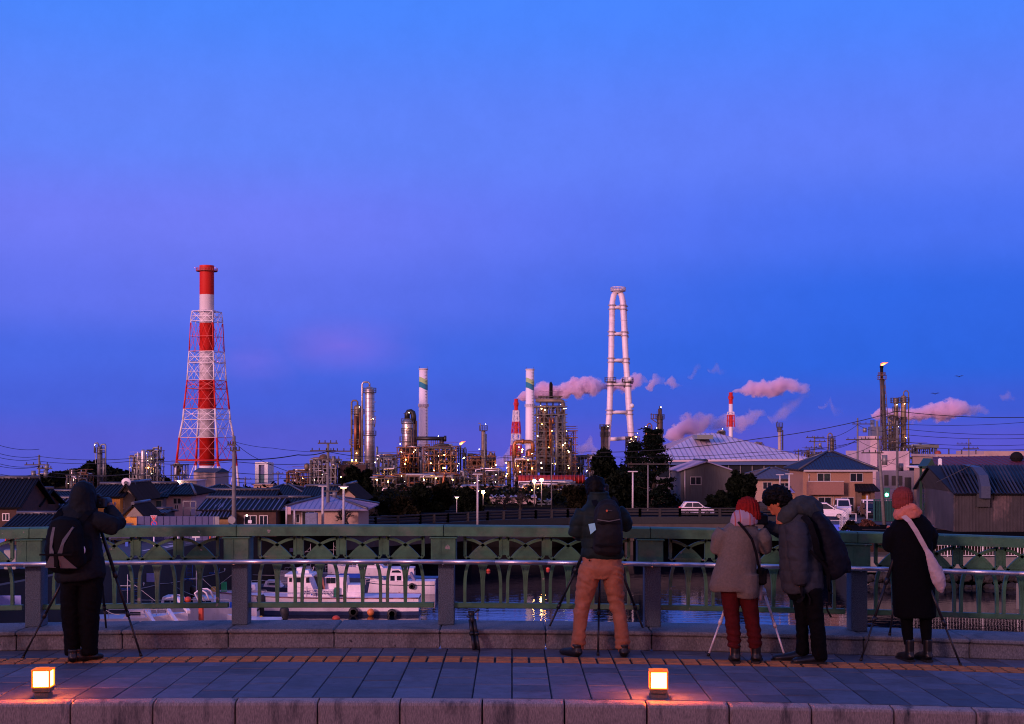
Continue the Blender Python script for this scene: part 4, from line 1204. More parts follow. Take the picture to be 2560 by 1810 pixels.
for a,b in(((357,1377),(384,1371.5)),((408,1367),(440,1362)),((414,1369.5),(437,1364)),((421,1358.5),(438,1360.5)),((464,1358),(492,1356.5)),((465,1366),(490,1358)),):
 p,q=gpt(*a),gpt(*b);d=(q-p).normalized();o=Vector((-d.y,d.x,0))*.12
 m.add([p-o,q-o,q+o,p+o],[(0,1,2,3)])
struct(m,'road_markings',M_PAINT)
def post_thing(name,label,px,py_top,py_bot,Y,r,mt,cat,head=None):
 a,b=P(px,py_bot,Y),P(px,py_top,Y);m=MB();m.bar(a,b,r,8)
 if head:m.box(b,head)
 return m.single(name,mt,label,cat)
post_thing('marker_post','short white marker post on the quay road below the round blue sign',385,1340,1366,112,.06,M_WHITE,'post')
post_thing('marker_post','white roadside post seen beside the middle of the left railing bay',444.5,1334,1352,112,.09,M_WHITE,'post')
post_thing('marker_post','orange marker post on the quay road left of the second stone post',525.5,1330,1351,119,.08,mat('orange_plastic',(.6,.12,.04),.5),'post')
post_thing('marker_post','white post with a flat top close to the second stone post',578,1331,1342,124,.09,M_WHITE,'post',(.42,.3,.1))
m=MB();m.lohi((P(480,1343,117).x,117,P(0,1344,117).z),(P(499,1343,117).x,117.1,P(0,1339,117).z));m.bar(P(489.5,1344,117.05),P(489.5,1360,117.05),.05,6)
m.single('notice_plate',M_WHITE,'low white notice plate on the quay road','sign')
m=MB();m.lohi((P(313,1366,112).x,112,P(0,1366,112).z),(P(320,1366,112).x,112.1,P(0,1355,112).z));m.bar(P(316.5,1366,112.05),P(316.5,1378,112.05),.05,6)
m.single('traffic_sign',mat('sign_blue',(.02,.10,.5),.4,var=0),'small blue square traffic sign on the quay road beside the hooded photographer','sign')
def text_mesh(body,size,origin,mt,name,parent,xs=1.0):
 cu=bpy.data.curves.new(name,'FONT');cu.body=body;cu.size=size;cu.align_x='CENTER';cu.align_y='CENTER';cu.extrude=.004
 ob=bpy.data.objects.new(name+'_tmp',cu);COL.objects.link(ob)
 dg=bpy.context.evaluated_depsgraph_get();me=bpy.data.meshes.new_from_object(ob.evaluated_get(dg))
 bpy.data.objects.remove(ob);bpy.data.curves.remove(cu)
 o=Vector(origin)-wloc(parent)
 for v in me.vertices:v.co=Vector((v.co.x*xs,-v.co.z,v.co.y))+o
 me.materials.clear();me.materials.append(mt);me.name=name
 ob=bpy.data.objects.new(name,me);COL.objects.link(ob);ob.parent=parent
 return ob
YS=112
s=thing('stop_sign','red triangular stop sign above a round blue no parking disc, seen over the railing','sign',(PX(385,YS),YS,GZ))
m=MB();m.bar((PX(385,YS),YS+.06,GZ),P(385,1287,YS+.06),.04,8);m.build('pole',M_GREYST,s)
tri=[P(375.6,1288.5,YS),P(393,1288.5,YS),P(384.6,1303,YS)]
c=sum(tri,Vector())/3
m=MB();m.prism(tri,(0,.03,0));tp=m.build('triangle_plate',M_WHITE,s)
m=MB();m.prism([c+(p-c)*.88+Vector((0,-.012,0))for p in tri],(0,.01,0));m.build('red_face',mat('sign_red',(.55,.02,.02),.4,var=0,emit=(1,.03,.03),es=.05),tp)
text_mesh('止まれ',.16,P(384.6,1292.3,YS-.03),M_WHITE,'lettering',tp,.95)
def disc(c,r,d,y0,n=20):
 return[Vector((c.x+r*math.cos(2*math.pi*k/n),c.y+y0,c.z+r*math.sin(2*math.pi*k/n)))for k in range(n)]
c=P(385,1309.5,YS)
m=MB();m.prism(disc(c,.25,0,0),(0,.03,0));dp=m.build('disc_plate',mat('sign_red',(.55,.02,.02)),s)
m=MB();m.prism(disc(c,.19,0,-.01),(0,.012,0));m.build('blue_face',mat('sign_blue',(.02,.10,.5)),dp)
m=MB();m.strip([c+Vector((-.14,-.02,.14)),c+Vector((.14,-.02,-.14))],.05,(0,.006,0));m.build('red_bar',mat('sign_red',(.55,.02,.02)),dp)
s=thing('traffic_sign','round blue disc with red rim at the far left behind the railing','sign',(PX(4,112),112,GZ))
c=P(2,1348,112)
m=MB();m.prism(disc(c,.42,0,0),(0,.03,0));dp=m.build('disc_plate',mat('sign_red',(.55,.02,.02)),s)
m=MB();m.prism(disc(c,.33,0,-.01),(0,.012,0));m.build('blue_face',mat('sign_blue',(.02,.10,.5)),dp)
m=MB();m.bar((c.x,112.08,GZ),(c.x,112.08,c.z),.04,8);m.build('pole',M_GREYST,s)
for px,py,w_,h_,lab in((30,1393,.8,1.3,'grey cabinet on the quay at the far left'),):
 a=P(px,py,92);m=MB();m.bbox((a.x,92,GZ+h_/2),(w_,.8,h_),.05);m.single('utility_cabinet',M_GREYST,lab,'cabinet')
for px,py0,py1,Y,lab in((475,1412,1456,110.4,'blue steel ladder down the quay wall behind the middle arch of the left bay'),(340,1433,1505,98.8,'blue steel ladder down the quay wall near the hooded photographer'),(543,1420,1434,117.2,'short blue steel ladder on the quay wall beside the second stone post')):
 a,b=P(px,py1,Y),P(px,py0,Y)
 m=MB()
 for q in(-.22,.22):m.bar(a+Vector((q,-.15,0)),b+Vector((q,-.15,0)),.03,6)
 n=int((b.z-a.z)/.3)
 for k in range(n):m.bar(a+Vector((-.22,-.15,.15+.3*k)),a+Vector((.22,-.15,.15+.3*k)),.02,5)
 m.single('quay_ladder',mat('ladder_blue',(.01,.06,.28),.5,var=.1),lab,'ladder','ladders on the quay wall')
for k,(px,py)in enumerate(((325.6,1463),(359,1458),(392,1452),(424,1446),(454,1441),(483,1436),(537,1427),(561.6,1422.7))):
 Y=97.5+k*3.0;a=P(px,py,Y);m=MB();m.sphere(a,(.07,.07,.055),10,6);m.cyl(a+Vector((0,0,-.16)),.03,.14,8)
 m.single('bollard',M_WHITE,'small white mooring knob in the row along the quay wall','bollard','mooring knobs along the quay wall')
for(px,py),sz in(((131/4.415*0+371,1444),(1.0,.62)),((24.5,1507),(1.25,.8)),((728,1375),(.3,.36))):
 a=P(px,py,101.3 if 300<px<600 else(78.5 if px<300 else 129.4));m=MB();m.bbox(a,(sz[0],.06,sz[1]),.02)
 lab={371:'pale blue rectangular sign on the dark quay wall left of the boats',24.5:'pale blue board by the quay at the far left',728:'small blue sign on the stone bank above the fishing boat'}[px]
 m.single('sign_board',mat('pale_blue_board',(.22,.25,.55),.5,var=.1),lab,'sign')
def rope(label,pts,r=.02,sag=.0,mt=None,name='mooring_rope',cat='rope',group='mooring ropes'):
 P0=[Vector(p)for p in pts];full=[]
 for a,b in zip(P0,P0[1:]):
  for k in range(8):
   t=k/8;full.append(a.lerp(b,t)-Vector((0,0,sag*4*t*(1-t))))
 full.append(P0[-1]);m=MB();m.tube(full,r,4)
 return m.single(name,mt or mat('pale_rope',(.30,.27,.26),.9),label,cat,group)
rope('mooring rope hung in a line with blue fittings along the quay wall',[P(305,1476,95.4),P(400,1459,104),P(470,1447,110),P(562,1428,118)],.03,.1)
for px,py,Y,w_ in((318,1473,96.4,.9),(466,1447,109.6,.8),(534,1433,116,.8)):
 m=MB();m.bbox(P(px,py,Y),(w_,.12,.10),.03);m.single('blue_float',mat('float_blue',(.015,.09,.36),.5,var=.1),{318:'blue float on the quay rope nearest the hooded photographer',466:'blue float on the quay rope by the middle ladder',534:'blue float on the quay rope by the second stone post'}[px],'float')
rope('pale mooring rope slanting from the quay down to the left boats',[P(424,1456,106),P(512,1494,92)],.025,.2)
rope('thin mooring rope slanting down towards the nearest small boat',[P(262,1523,80),P(300,1536,78)],.02,.1)
rope('mooring rope from the fishing boat wheelhouse to the quay',[P(632,1437,112),P(745,1436,105)],.02,.05)
rope('lower mooring rope from the fishing boat bow to the quay',[P(656,1450,112),P(725,1457,105)],.02,.05)
rope('mooring rope trailing in front of the small cruiser',[P(1018,1482,118.2),P(1060,1482.5,118)],.05,.0,mat('orange_rope',(.4,.12,.05),.8))
M_HULL=mat('white_hull',(.84,.74,.76),.35,var=.06,scale=1.2,dirt=(.72,.62,.62),dscale=.9,stretch=(1,1,.4),chips=(.30,.15,.09),cscale=3.5,cut=.70)
M_NAVY=mat('navy_paint',(.02,.035,.10),.4,var=.2)
M_DECKG=mat('green_deck',(.02,.16,.06),.6,var=.2)
M_TARP=mat('blue_tarp',(.02,.07,.36),.6,var=.2,bump=.3,bscale=12)
def hull(L,B,D,sheer=.35,bow=1.0,n=16):
 """hull sections from stern (x=-L/2) to bow (x=L/2), waterline at z=0; returns side rings"""
 rings=[]
 for i in range(n+1):
  t=i/n;x=-L/2+L*t
  k=1.0 if t<.55 else max(.02,1-((t-.55)/.45)**2.1)
  w=B/2*k*(.92 if t<.05 else 1)
  top=D+sheer*(max(0,t-.35)/.65)**2*bow
  rings.append((x+(top-D)*.5*(t>.9),w,top))
 return rings
def boat_hull(m,rings,z0,z1f,inset=1.0,m_top=None):
 """skin between two heights given as fractions of each section's top"""
 vs,fs=[],[]
 n=len(rings)
 for x,w,top in rings:
  za,zb=z0 if z0<0 else z0*top,z1f*top
  ka,kb=.80+.2*max(0,za/top),.80+.2*(zb/top)
  for y,z in((-w*ka,za),(-w*kb,zb),(w*kb,zb),(w*ka,za)):
   vs.append((x,y,z))
 for i in range(n-1):
  for j,k in((0,1),(1,2),(2,3)):
   fs.append((i*4+j,i*4+k,(i+1)*4+k,(i+1)*4+j))
 fs.append((0,1,2,3));fs.append((n*4-1,n*4-2,n*4-3,n*4-4))
 m.add([Vector(v)for v in vs],[f[::-1]for f in fs])
def railrun(m,pts,h,r=.025,step=1.0,mid=True):
 for a,b in zip(pts,pts[1:]):
  a,b=Vector(a),Vector(b);m.bar(a+Vector((0,0,h)),b+Vector((0,0,h)),r,5)
  if mid:m.bar(a+Vector((0,0,h*.5)),b+Vector((0,0,h*.5)),r*.8,5)
  n=max(1,int((b-a).length/step))
  for k in range(n+1):q=a.lerp(b,k/n);m.bar(q,q+Vector((0,0,h)),r,5)
YB=104.6;s1=YB/FL
bx=PX(808,YB)
fb=thing('fishing_boat','largest white fishing boat with wheelhouse, green deck and navy bottom stripe moored by the quay','boat',(bx,YB,WZ),None,0)
def B(px,py,dy=0):return Vector((PX(px,YB),YB+dy,PZ(py,YB)))
L_=14.6
rg=[(-x+-.2,w,t)for x,w,t in hull(L_,3.4,1.25,.25)]
m=MB();boat_hull(m,rg,.215,1.0);m.build('hull',M_HULL,fb,True)
m=MB();boat_hull(m,[(x,w*1.004,t)for x,w,t in rg],-.3,.22);m.build('bottom_stripe',M_NAVY,fb,True)
m=MB();boat_hull(m,[(x,w*.94,t)for x,w,t in rg],.86,.93);m.build('deck',M_DECKG,fb,True)
m=MB()
for sg in(-1,1):
 for(xa,wa,ta),(xb,wb,tb)in zip(rg,rg[1:]):m.bar((xa,sg*wa*1.01,ta),(xb,sg*wb*1.01,tb),.05,6)
m.build('rub_rail',mat('wine_paint',(.25,.10,.12),.5),fb,True)
def house_block(parent,name,mt,px0,px1,py0,py1,y0,y1,slope=0.0,slope_l=0.0,local_Y=YB):
 f=lambda px,py:(PX(px,local_Y),PZ(py,local_Y))
 x0,zt=f(px0,py0);x1,zb=f(px1,py1)
 m=MB();m.add([(x0,y0,zb),(x1,y0,zb),(x1,y1,zb),(x0,y1,zb),(x0+slope_l,y0+.06,zt),(x1-slope,y0+.06,zt),(x1-slope,y1,zt),(x0+slope_l,y1,zt)],[(3,2,1,0),(4,5,6,7),(0,1,5,4),(1,2,6,5),(2,3,7,6),(3,0,4,7)])
 return m.build(name,mt,parent)
yb0,yb1=YB-1.15,YB+1.15
wh=house_block(fb,'wheelhouse',M_HULL,725,800,1437,1497,yb0,yb1,.75)
wf=house_block(fb,'lower_house',M_HULL,797,838,1470,1497,yb0,yb1,0)
af=house_block(fb,'aft_cabin',M_HULL,815,872,1441,1484,yb0+.45,yb1-.1,.1)
house_block(fb,'wheelhouse_roof',M_WHITE,719,788,1432,1437.4,yb0-.2,yb1+.1,.1)
house_block(fb,'radar_mast',M_WHITE,748,776,1424,1433,YB-.5,YB+.5,.1)
m=MB();a=B(753,1416);m.lathe(a+Vector((0,0,-.35)),[(.32,0),(.36,.1),(.34,.26),(.1,.3)],14);m.bar(a+Vector((0,0,-.9)),a+Vector((0,0,-.3)),.07,6);m.build('radar_dome',M_WHITE,fb)
def wins(parent,rects,y,Yv,mt=None):
 for px0,px1,py0,py1 in rects:
  m=MB();a,b=P(px0,py1,Yv),P(px1,py0,Yv)
  m.lohi((a.x,y-.03,a.z),(b.x,y+.02,b.z));m.build('window',mt or M_GLASS,parent)
wins(wh,[(729,735,1441,1451),(741,757,1440,1452),(771,779,1440,1453)],yb0+.02,YB)
m=MB();m.prism([B(790,1437,-1.12),B(802,1438,-1.12),B(812,1470,-1.12),B(801,1470,-1.12)],(0,.1,0));m.build('side_opening',M_GLASS,wh)
m=MB();m.prism([B(808,1440,-1.02),B(812,1440,-1.02),B(817,1471,-1.02),B(809,1471,-1.02)],(0,.1,0));m.build('door_post',mat('varnished_wood',(.30,.09,.05),.5),wh)
wins(af,[(819,829,1442,1456),(830,841,1442,1456)],yb0+.47,YB)
m=MB();m.lohi((PX(872,YB),yb0+.5,PZ(1478,YB)),(PX(905,YB),yb1-.1,PZ(1460,YB)));m.build('engine_casing',M_HULL,fb)
m=MB();m.lohi((PX(862,YB),yb0+.3,PZ(1489,YB)),(PX(908,YB),yb1,PZ(1478,YB)));m.build('hatch',M_HULL,fb)
m=MB();railrun(m,[(PX(632,YB),YB-1.3,PZ(1493,YB)),(PX(700,YB),YB-1.55,PZ(1497,YB)),(PX(835,YB),YB-1.6,PZ(1497,YB))],.62);m.build('guard_rail',M_LPOST,fb)
rg_l=MB();rg_l.bar(B(806,1470,-1.2),B(850,1497,-1.5),.035,6);rg_l.bar(B(740,1462,-1.18),B(800,1470,-1.18),.02,5);rg_l.bar(B(758,1430),B(761,1408),.03,5);rg_l.bar(B(781,1430),B(785,1416),.02,5);rg_l.bar(B(772,1462,-1.18),B(772,1496,-1.18),.02,5);rg_l.build('stay',M_LPOST,fb)
m=MB();m.lohi((PX(840,YB),yb0+.1,PZ(1497,YB)),(PX(848,YB),yb0+.4,PZ(1466,YB)));m.build('net_roller',mat('net_green',(.01,.14,.07),.7),fb)
text_mesh('MF3-70XXX',.42,B(802,1477.5,-1.19),mat('letter_navy',(.05,.03,.12),.5,var=0),'lettering',wf,.98)
m=MB();m.lohi((PX(783,YB),yb0-.03,PZ(1484,YB)),(PX(787,YB),yb0+.0,PZ(1480,YB)));m.build('blue_mark',mat('sign_blue',(.02,.10,.5)),wf)
text_mesh('800',.22,B(795,1483,-1.19),mat('letter_navy',(.05,.03,.12)),'lettering',wf,1.1)
for px in(890,985):
 m=MB();a=B(px,1531-(4 if px==985 else 8),-1.75);m.lathe((0,0,0),[(.20,-.12),(.34,-.10),(.36,0),(.34,.10),(.20,.12),(.18,0),(.20,-.12)],18);m.v=[Vector((v.x,v.z,v.y))+a for v in m.v]
 m.single('tyre_fender',M_RUBBER,{890:'black fender hanging low at the middle of the fishing boat',985:'round black tyre fender hanging at the stern of the fishing boat'}[px],'fender')
m=MB();a=B(933,1523,-1.85);m.sphere(a,(.26,.26,.27),14,10);m.single('buoy',mat('buoy_orange',(.65,.19,.05),.5,var=.1),'orange ball buoy floating beside the fishing boat hull','buoy')
m=MB();a=B(855,1547,-3.5);m.sphere((a.x,a.y,WZ+.03),(.28,.28,.2),14,10);m.single('buoy',mat('buoy_red',(.6,.07,.03),.5,var=.1),'red buoy floating in front of the fishing boat','buoy')
for px,py,lab in((1221,1426,'small red and white buoy floating alone left of the lamp reflections'),(1370,1422,'small red buoy floating right of the lamp reflections')):
 Y=12.5*FL/(py+2-HY);a=P(px,py,Y);m=MB();m.sphere((a.x,Y,WZ+.08),(.20,.20,.16),12,8);m.single('buoy',mat('buoy_red',(.6,.07,.03)),lab,'buoy')
YC=118.5
cc=thing('cabin_cruiser','small white cabin cruiser with rounded cabin and a tyre on its side','boat',(PX(1000,YC),YC,WZ))
rg=[(-x,w,t)for x,w,t in hull(5.9,2.2,.95,.22)]
m=MB();boat_hull(m,rg,-.2,.74);m.build('hull',M_HULL,cc,True)
m=MB();boat_hull(m,[(x,w*1.01,t)for x,w,t in rg],.735,.80);m.build('waistband',M_NAVY,cc,True)
m=MB();boat_hull(m,[(x,w*.99,t)for x,w,t in rg],.80,1.12);m.build('topsides',M_HULL,cc,True)
cab=MB()
def Cq(px,py,dy):return Vector((PX(px,YC),YC+dy,PZ(py,YC)))
prof=[(968,1453),(972,1438),(981,1421),(1000,1420),(1009,1424),(1016,1437),(1022,1453)]
cab.prism([Cq(px,py,-.85)for px,py in prof],(0,1.7,0));cb=cab.build('cabin',M_HULL,cc)
for rect in((978,988.5,1437,1449),(994,1005,1437,1448.5)):
 m=MB();a,b=Cq(rect[0],rect[3],-.88),Cq(rect[1],rect[2],-.85);m.lohi(a,b);m.build('window',M_GLASS,cb)
m=MB();m.prism([Cq(px,py,-.88)for px,py in((981,1429),(983,1424),(998,1423),(1004,1427),(1004,1429.5))],(0,.03,0));m.build('roof_window',M_GLASS,cb)
m=MB();m.prism([Cq(px,py,-.5)for px,py in((1025,1432),(1029,1430),(1040,1450),(1033,1452))],(0,1.0,0));m.build('canopy',mat('grey_canvas',(.18,.17,.26),.8),cc)
m=MB();railrun(m,[Cq(916,1460,-.6),Cq(960,1455,-.9)],.45,.02);m.build('bow_rail',M_LPOST,cc)
m=MB();m.bar(Cq(1004,1421,0),Cq(1006,1408,0),.025,6);m.build('aerial',M_LPOST,cc)
m=MB();m.lathe((0,0,0),[(.14,-.09),(.25,-.09),(.27,0),(.25,.09),(.14,.09),(.13,0),(.14,-.09)],18);m.v=[Vector((v.x,v.z,v.y))+Cq(1032,1462,-1.2)for v in m.v]
m.single('tyre_fender',M_RUBBER,'round black tyre fender on the side of the small cabin cruiser','fender')
YD=124
def small_boat(label,px,wl_py,L,B_,D_,mt,rev=1,cabin=None,outboard=True,tarp=None,top=None,mast=0):
 Y=12.5*FL/(wl_py-HY)
 t=thing('motor_boat',label,'boat',(PX(px,Y),Y,WZ),None)
 rg=[(-x*rev,w,tt)for x,w,tt in hull(L,B_,D_,.3)]
 m=MB();boat_hull(m,rg,-.2,1.0);m.build('hull',mt,t,True)
 m=MB();boat_hull(m,[(x,w*.9,tt)for x,w,tt in rg],.8,.9);m.build('deck',M_GREYST,t,True)
 if cabin:
  m=MB();m.prism([(rev*(cabin[0]),-B_*.36,D_*.9),(rev*(cabin[0]+.25),-B_*.34,D_+cabin[2]),(rev*(cabin[0]+cabin[1]*.7),-B_*.34,D_+cabin[2]),(rev*(cabin[0]+cabin[1]),-B_*.36,D_*.9)],(0,B_*.7,0));cb=m.build('cabin',M_HULL,t,True)
  m=MB();m.box((rev*(cabin[0]+cabin[1]*.45),-B_*.36,D_+cabin[2]*.55),(cabin[1]*.4,.05,cabin[2]*.4));m.build('window',M_GLASS,cb,True)
 if tarp:
  m=MB();m.sweep([((tarp[0]+tarp[1]*k/6,0,D_*.8),(B_*.46)*(1 if 0<k<6 else .7),.55*(1 if 0<k<6 else .5))for k in range(7)],14,(0,1,0));m.build('tarpaulin',M_TARP,t,True)
 if outboard:
  x=rev*L/2*1.02
  m=MB();m.sweep([((x,0,D_+.75),.16,.24),((x+rev*.05,0,D_+.6),.22,.32),((x+rev*.1,0,D_+.25),.2,.28),((x+rev*.12,0,D_-.1),.1,.16),((x+rev*.15,0,-.1),.08,.14)],12,(0,1,0));m.sphere((x+rev*.18,0,.05),(.32,.05,.07));m.build('outboard_motor',M_RUBBER,t,True)
 if top:
  m=MB();railrun(m,[(rev*-L*.35,-B_*.4,D_),(rev*L*.2,-B_*.45,D_)],.55,.02);m.build('guard_rail',M_LPOST,t,True)
 if mast:
  m=MB();m.bar((mast*.4,0,D_*.8),(mast*.4,0,D_+2.6),.035,6,.02);m.bar((mast*.4-.5,0,D_+1.9),(mast*.4+.5,0,D_+1.9),.02,5);m.bar((mast*.4,0,D_+2.3),(-mast*L*.4,0,D_),.012,4);m.build('mast',M_LPOST,t,True)
 return t
small_boat('dark blue motor boat with big black outboard behind the small cruiser',1050,1470,4.8,2.0,.95,mat('indigo_hull',(.05,.06,.20),.4,var=.2),1,None,True)
small_boat('white motor boat moored behind the fishing boat stern',930,1462,7.5,2.4,1.55,M_HULL,1,(-1.4,2.6,.75),False,None,True)
small_boat('navy hulled boat lying between the fishing boat and the small cruiser',893,1480,6.0,2.2,1.25,M_NAVY,1,None,False,(-1.9,2.6),None)
small_boat('low dark blue boat in the shadow of the quay left of the wheelhouse',688,1494,5.0,2.0,.9,mat('slate_hull',(.03,.035,.07),.5,var=.3),1,(-.9,1.6,.5),False,None,True)
small_boat('small white boat with a blue tarpaulin beside the second stone post',535,1563,6.2,2.2,1.3,M_HULL,1,None,True,(-.6,2.6),True)
small_boat('small white boat furthest left with open cockpit frame',430,1562,6.8,2.3,1.25,M_HULL,1,(-.7,1.5,.75),False,None,True)
small_boat('white dinghy with raised black outboard beyond the second stone post',640,1574,3.6,1.7,.75,M_HULL,1,None,True,None,None)
small_boat('white skiff with a yellow and a green box moored at the quay',552,1505,3.8,1.6,.8,M_HULL,1,None,False,None,None)
small_boat('white cabin boat with a short mast half hidden by the second stone post',596,1524,6.4,2.2,1.0,M_HULL,-1,(-1.6,1.9,.95),True,None,True,1)
small_boat('long white boat nearest the tripod of the hooded photographer',335,1612,6.4,2.2,1.75,M_HULL,-1,(-1.0,1.6,.5),False,None,True,-1)
small_boat('white boat with a low cuddy behind the boat with the blue tarpaulin',505,1548,5.4,2.0,.95,M_HULL,-1,(-1.2,1.6,.6),False,None,True,-1)
small_boat('pale small boat with a mast seen above the wheelhouse roof',765,1458,5.0,1.9,.9,M_HULL,1,(-.8,1.5,.6),True,None,True,1)
small_boat('indigo boat with a mast beyond the aft cabin of the fishing boat',845,1452,5.2,2.0,.9,M_NAVY,-1,(-.8,1.5,.7),False,None,True,-1)
a=P(538,1476,111.5);m=MB();m.bbox(a,(.6,.5,.6),.06);m.single('crate',mat('crate_yellow',(.65,.33,.03),.6),'yellow orange crate on the bow of the quay skiff','crate')
a=P(560,1471,111.5);m=MB();m.box(a,(.42,.42,1.0),top=(.36,.36));m.single('bin',mat('bin_green',(.02,.35,.10),.6),'bright green bin standing on the quay skiff','bin')
def frame_arch(label,pts,Y,r,mt=M_HULL,depth=1.3):
 m=MB()
 for dy in(0,depth):
  m.tube([P(x,y,Y)+Vector((0,dy,0))for x,y in pts],r,8)
 for x,y in pts[1:3]:m.bar(P(x,y,Y),P(x,y,Y)+Vector((0,depth,0)),r,6)
 return m.single('roll_bar',mt,label,'roll bar')
frame_arch('white tubular arch standing over the boat with the blue tarpaulin',[(500,1508),(487,1483),(493,1478),(507,1477),(515,1482),(523,1500)],92,.055)
frame_arch('white curved arch over the leftmost boat',[(413,1500),(416,1496),(430,1493),(445,1494),(457,1512)],92,.05)
for x0,y0,x1,y1,lab in((358,1516,384,1556,'white plank slanting down over the leftmost boat'),(446,1497,472,1530,'white plank leaning between the two left boats'),(421,1525,442,1556,'broad white plank across the leftmost boat cockpit')):
 m=MB();a,b=P(x0,y0,88),P(x1,y1,86);m.bar(a,b,.14,4);m.single('plank',M_HULL,lab,'plank')
m=MB();m.bar(P(391,1522,88),P(391,1553,88),.03,6);m.single('mooring_pole',M_LPOST,'thin pale pole standing in the leftmost boat','pole')
m=MB();m.sphere(P(470,1499,91),(.22,.22,.2));m.single('buoy',mat('buoy_red',(.6,.07,.03)),'red ball buoy between the arches of the left boats','buoy')
m=MB();m.bbox(P(503,1536,89),(.3,.3,1.0),.08);m.single('fuel_can',mat('buoy_red',(.6,.07,.03)),'red can on the boat with the blue tarpaulin','can')
m=MB();a=P(653,1545,96);m.sphere((a.x,a.y,a.z),(.15,.15,.17));m.single('buoy',mat('crate_yellow',(.65,.33,.03)),'yellow ball float beside the white dinghy','buoy')
m=MB();a,b=P(2541,1523,100),P(2590,1458,100);m.bbox(((a.x+b.x)/2,100,(a.z+b.z)/2),(b.x-a.x,.12,b.z-a.z),.03);m.bar((a.x+.6,100.1,a.z-.1),(a.x+.6,100.1,WZ-.5),.1,8)
m.single('notice_board',M_CONC,'blank grey notice board in the water at the right edge','sign')
M_TILER=mat('dark_roof_tile',(.006,.006,.008),.7,var=.25,scale=5,spec=.15,island=.25)
M_RIB=mat('roof_tile_rib',(.012,.012,.017),.5,var=.2,spec=.3,island=.4)
M_RIBB=mat('sky_sheen_rib',(.11,.10,.16),.35,var=.3,scale=1.5,spec=.6,island=.5)  # sky highlights along the tile rows put into a paler bluish rib colour
M_RIDGE=mat('ridge_tile',(.06,.06,.075),.4,var=.2)
M_SLATE=mat('grey_slate_roof',(.075,.072,.085),.6,var=.25,scale=4)
M_FRAME=mat('pale_window_frame',(.5,.45,.43),.4,.3,var=.1)
M_SOFFIT=mat('eave_board',(.13,.11,.10),.7,var=.2)
def slope(m,a,b,c,d,pitch=.30,r=.06,thick=.12):
 """roof plane a-b along the eave, d-c along the ridge, as a slab with rows of round tiles"""
 a,b,c,d=map(Vector,(a,b,c,d))
 n=(b-a).cross(d-a).normalized()
 if n.z<0:n=-n
 o=-n*thick
 m.cur=0;m.add([a,b,c,d,a+o,b+o,c+o,d+o],[(0,1,2,3),(7,6,5,4),(0,4,5,1),(1,5,6,2),(2,6,7,3),(3,7,4,0)])
 L=(b-a).length;k=max(2,int(L/pitch));e=(b-a)/L
 up=(d-a)-e*(d-a).dot(e);H=up.length
 w0=(d-a).dot(e);w1=(c-a).dot(e);m.cur=1
 for i in range(k):
  t=L*(i+.5)/k
  if t<w0:f=t/w0 if w0>0 else 1
  elif t>w1:f=(L-t)/(L-w1)if L>w1 else 1
  else:f=1
  if f<.06:continue
  p=a+e*t
  m.bar(p+n*.01,p+up*f+n*.01,r,5)
 m.cur=0
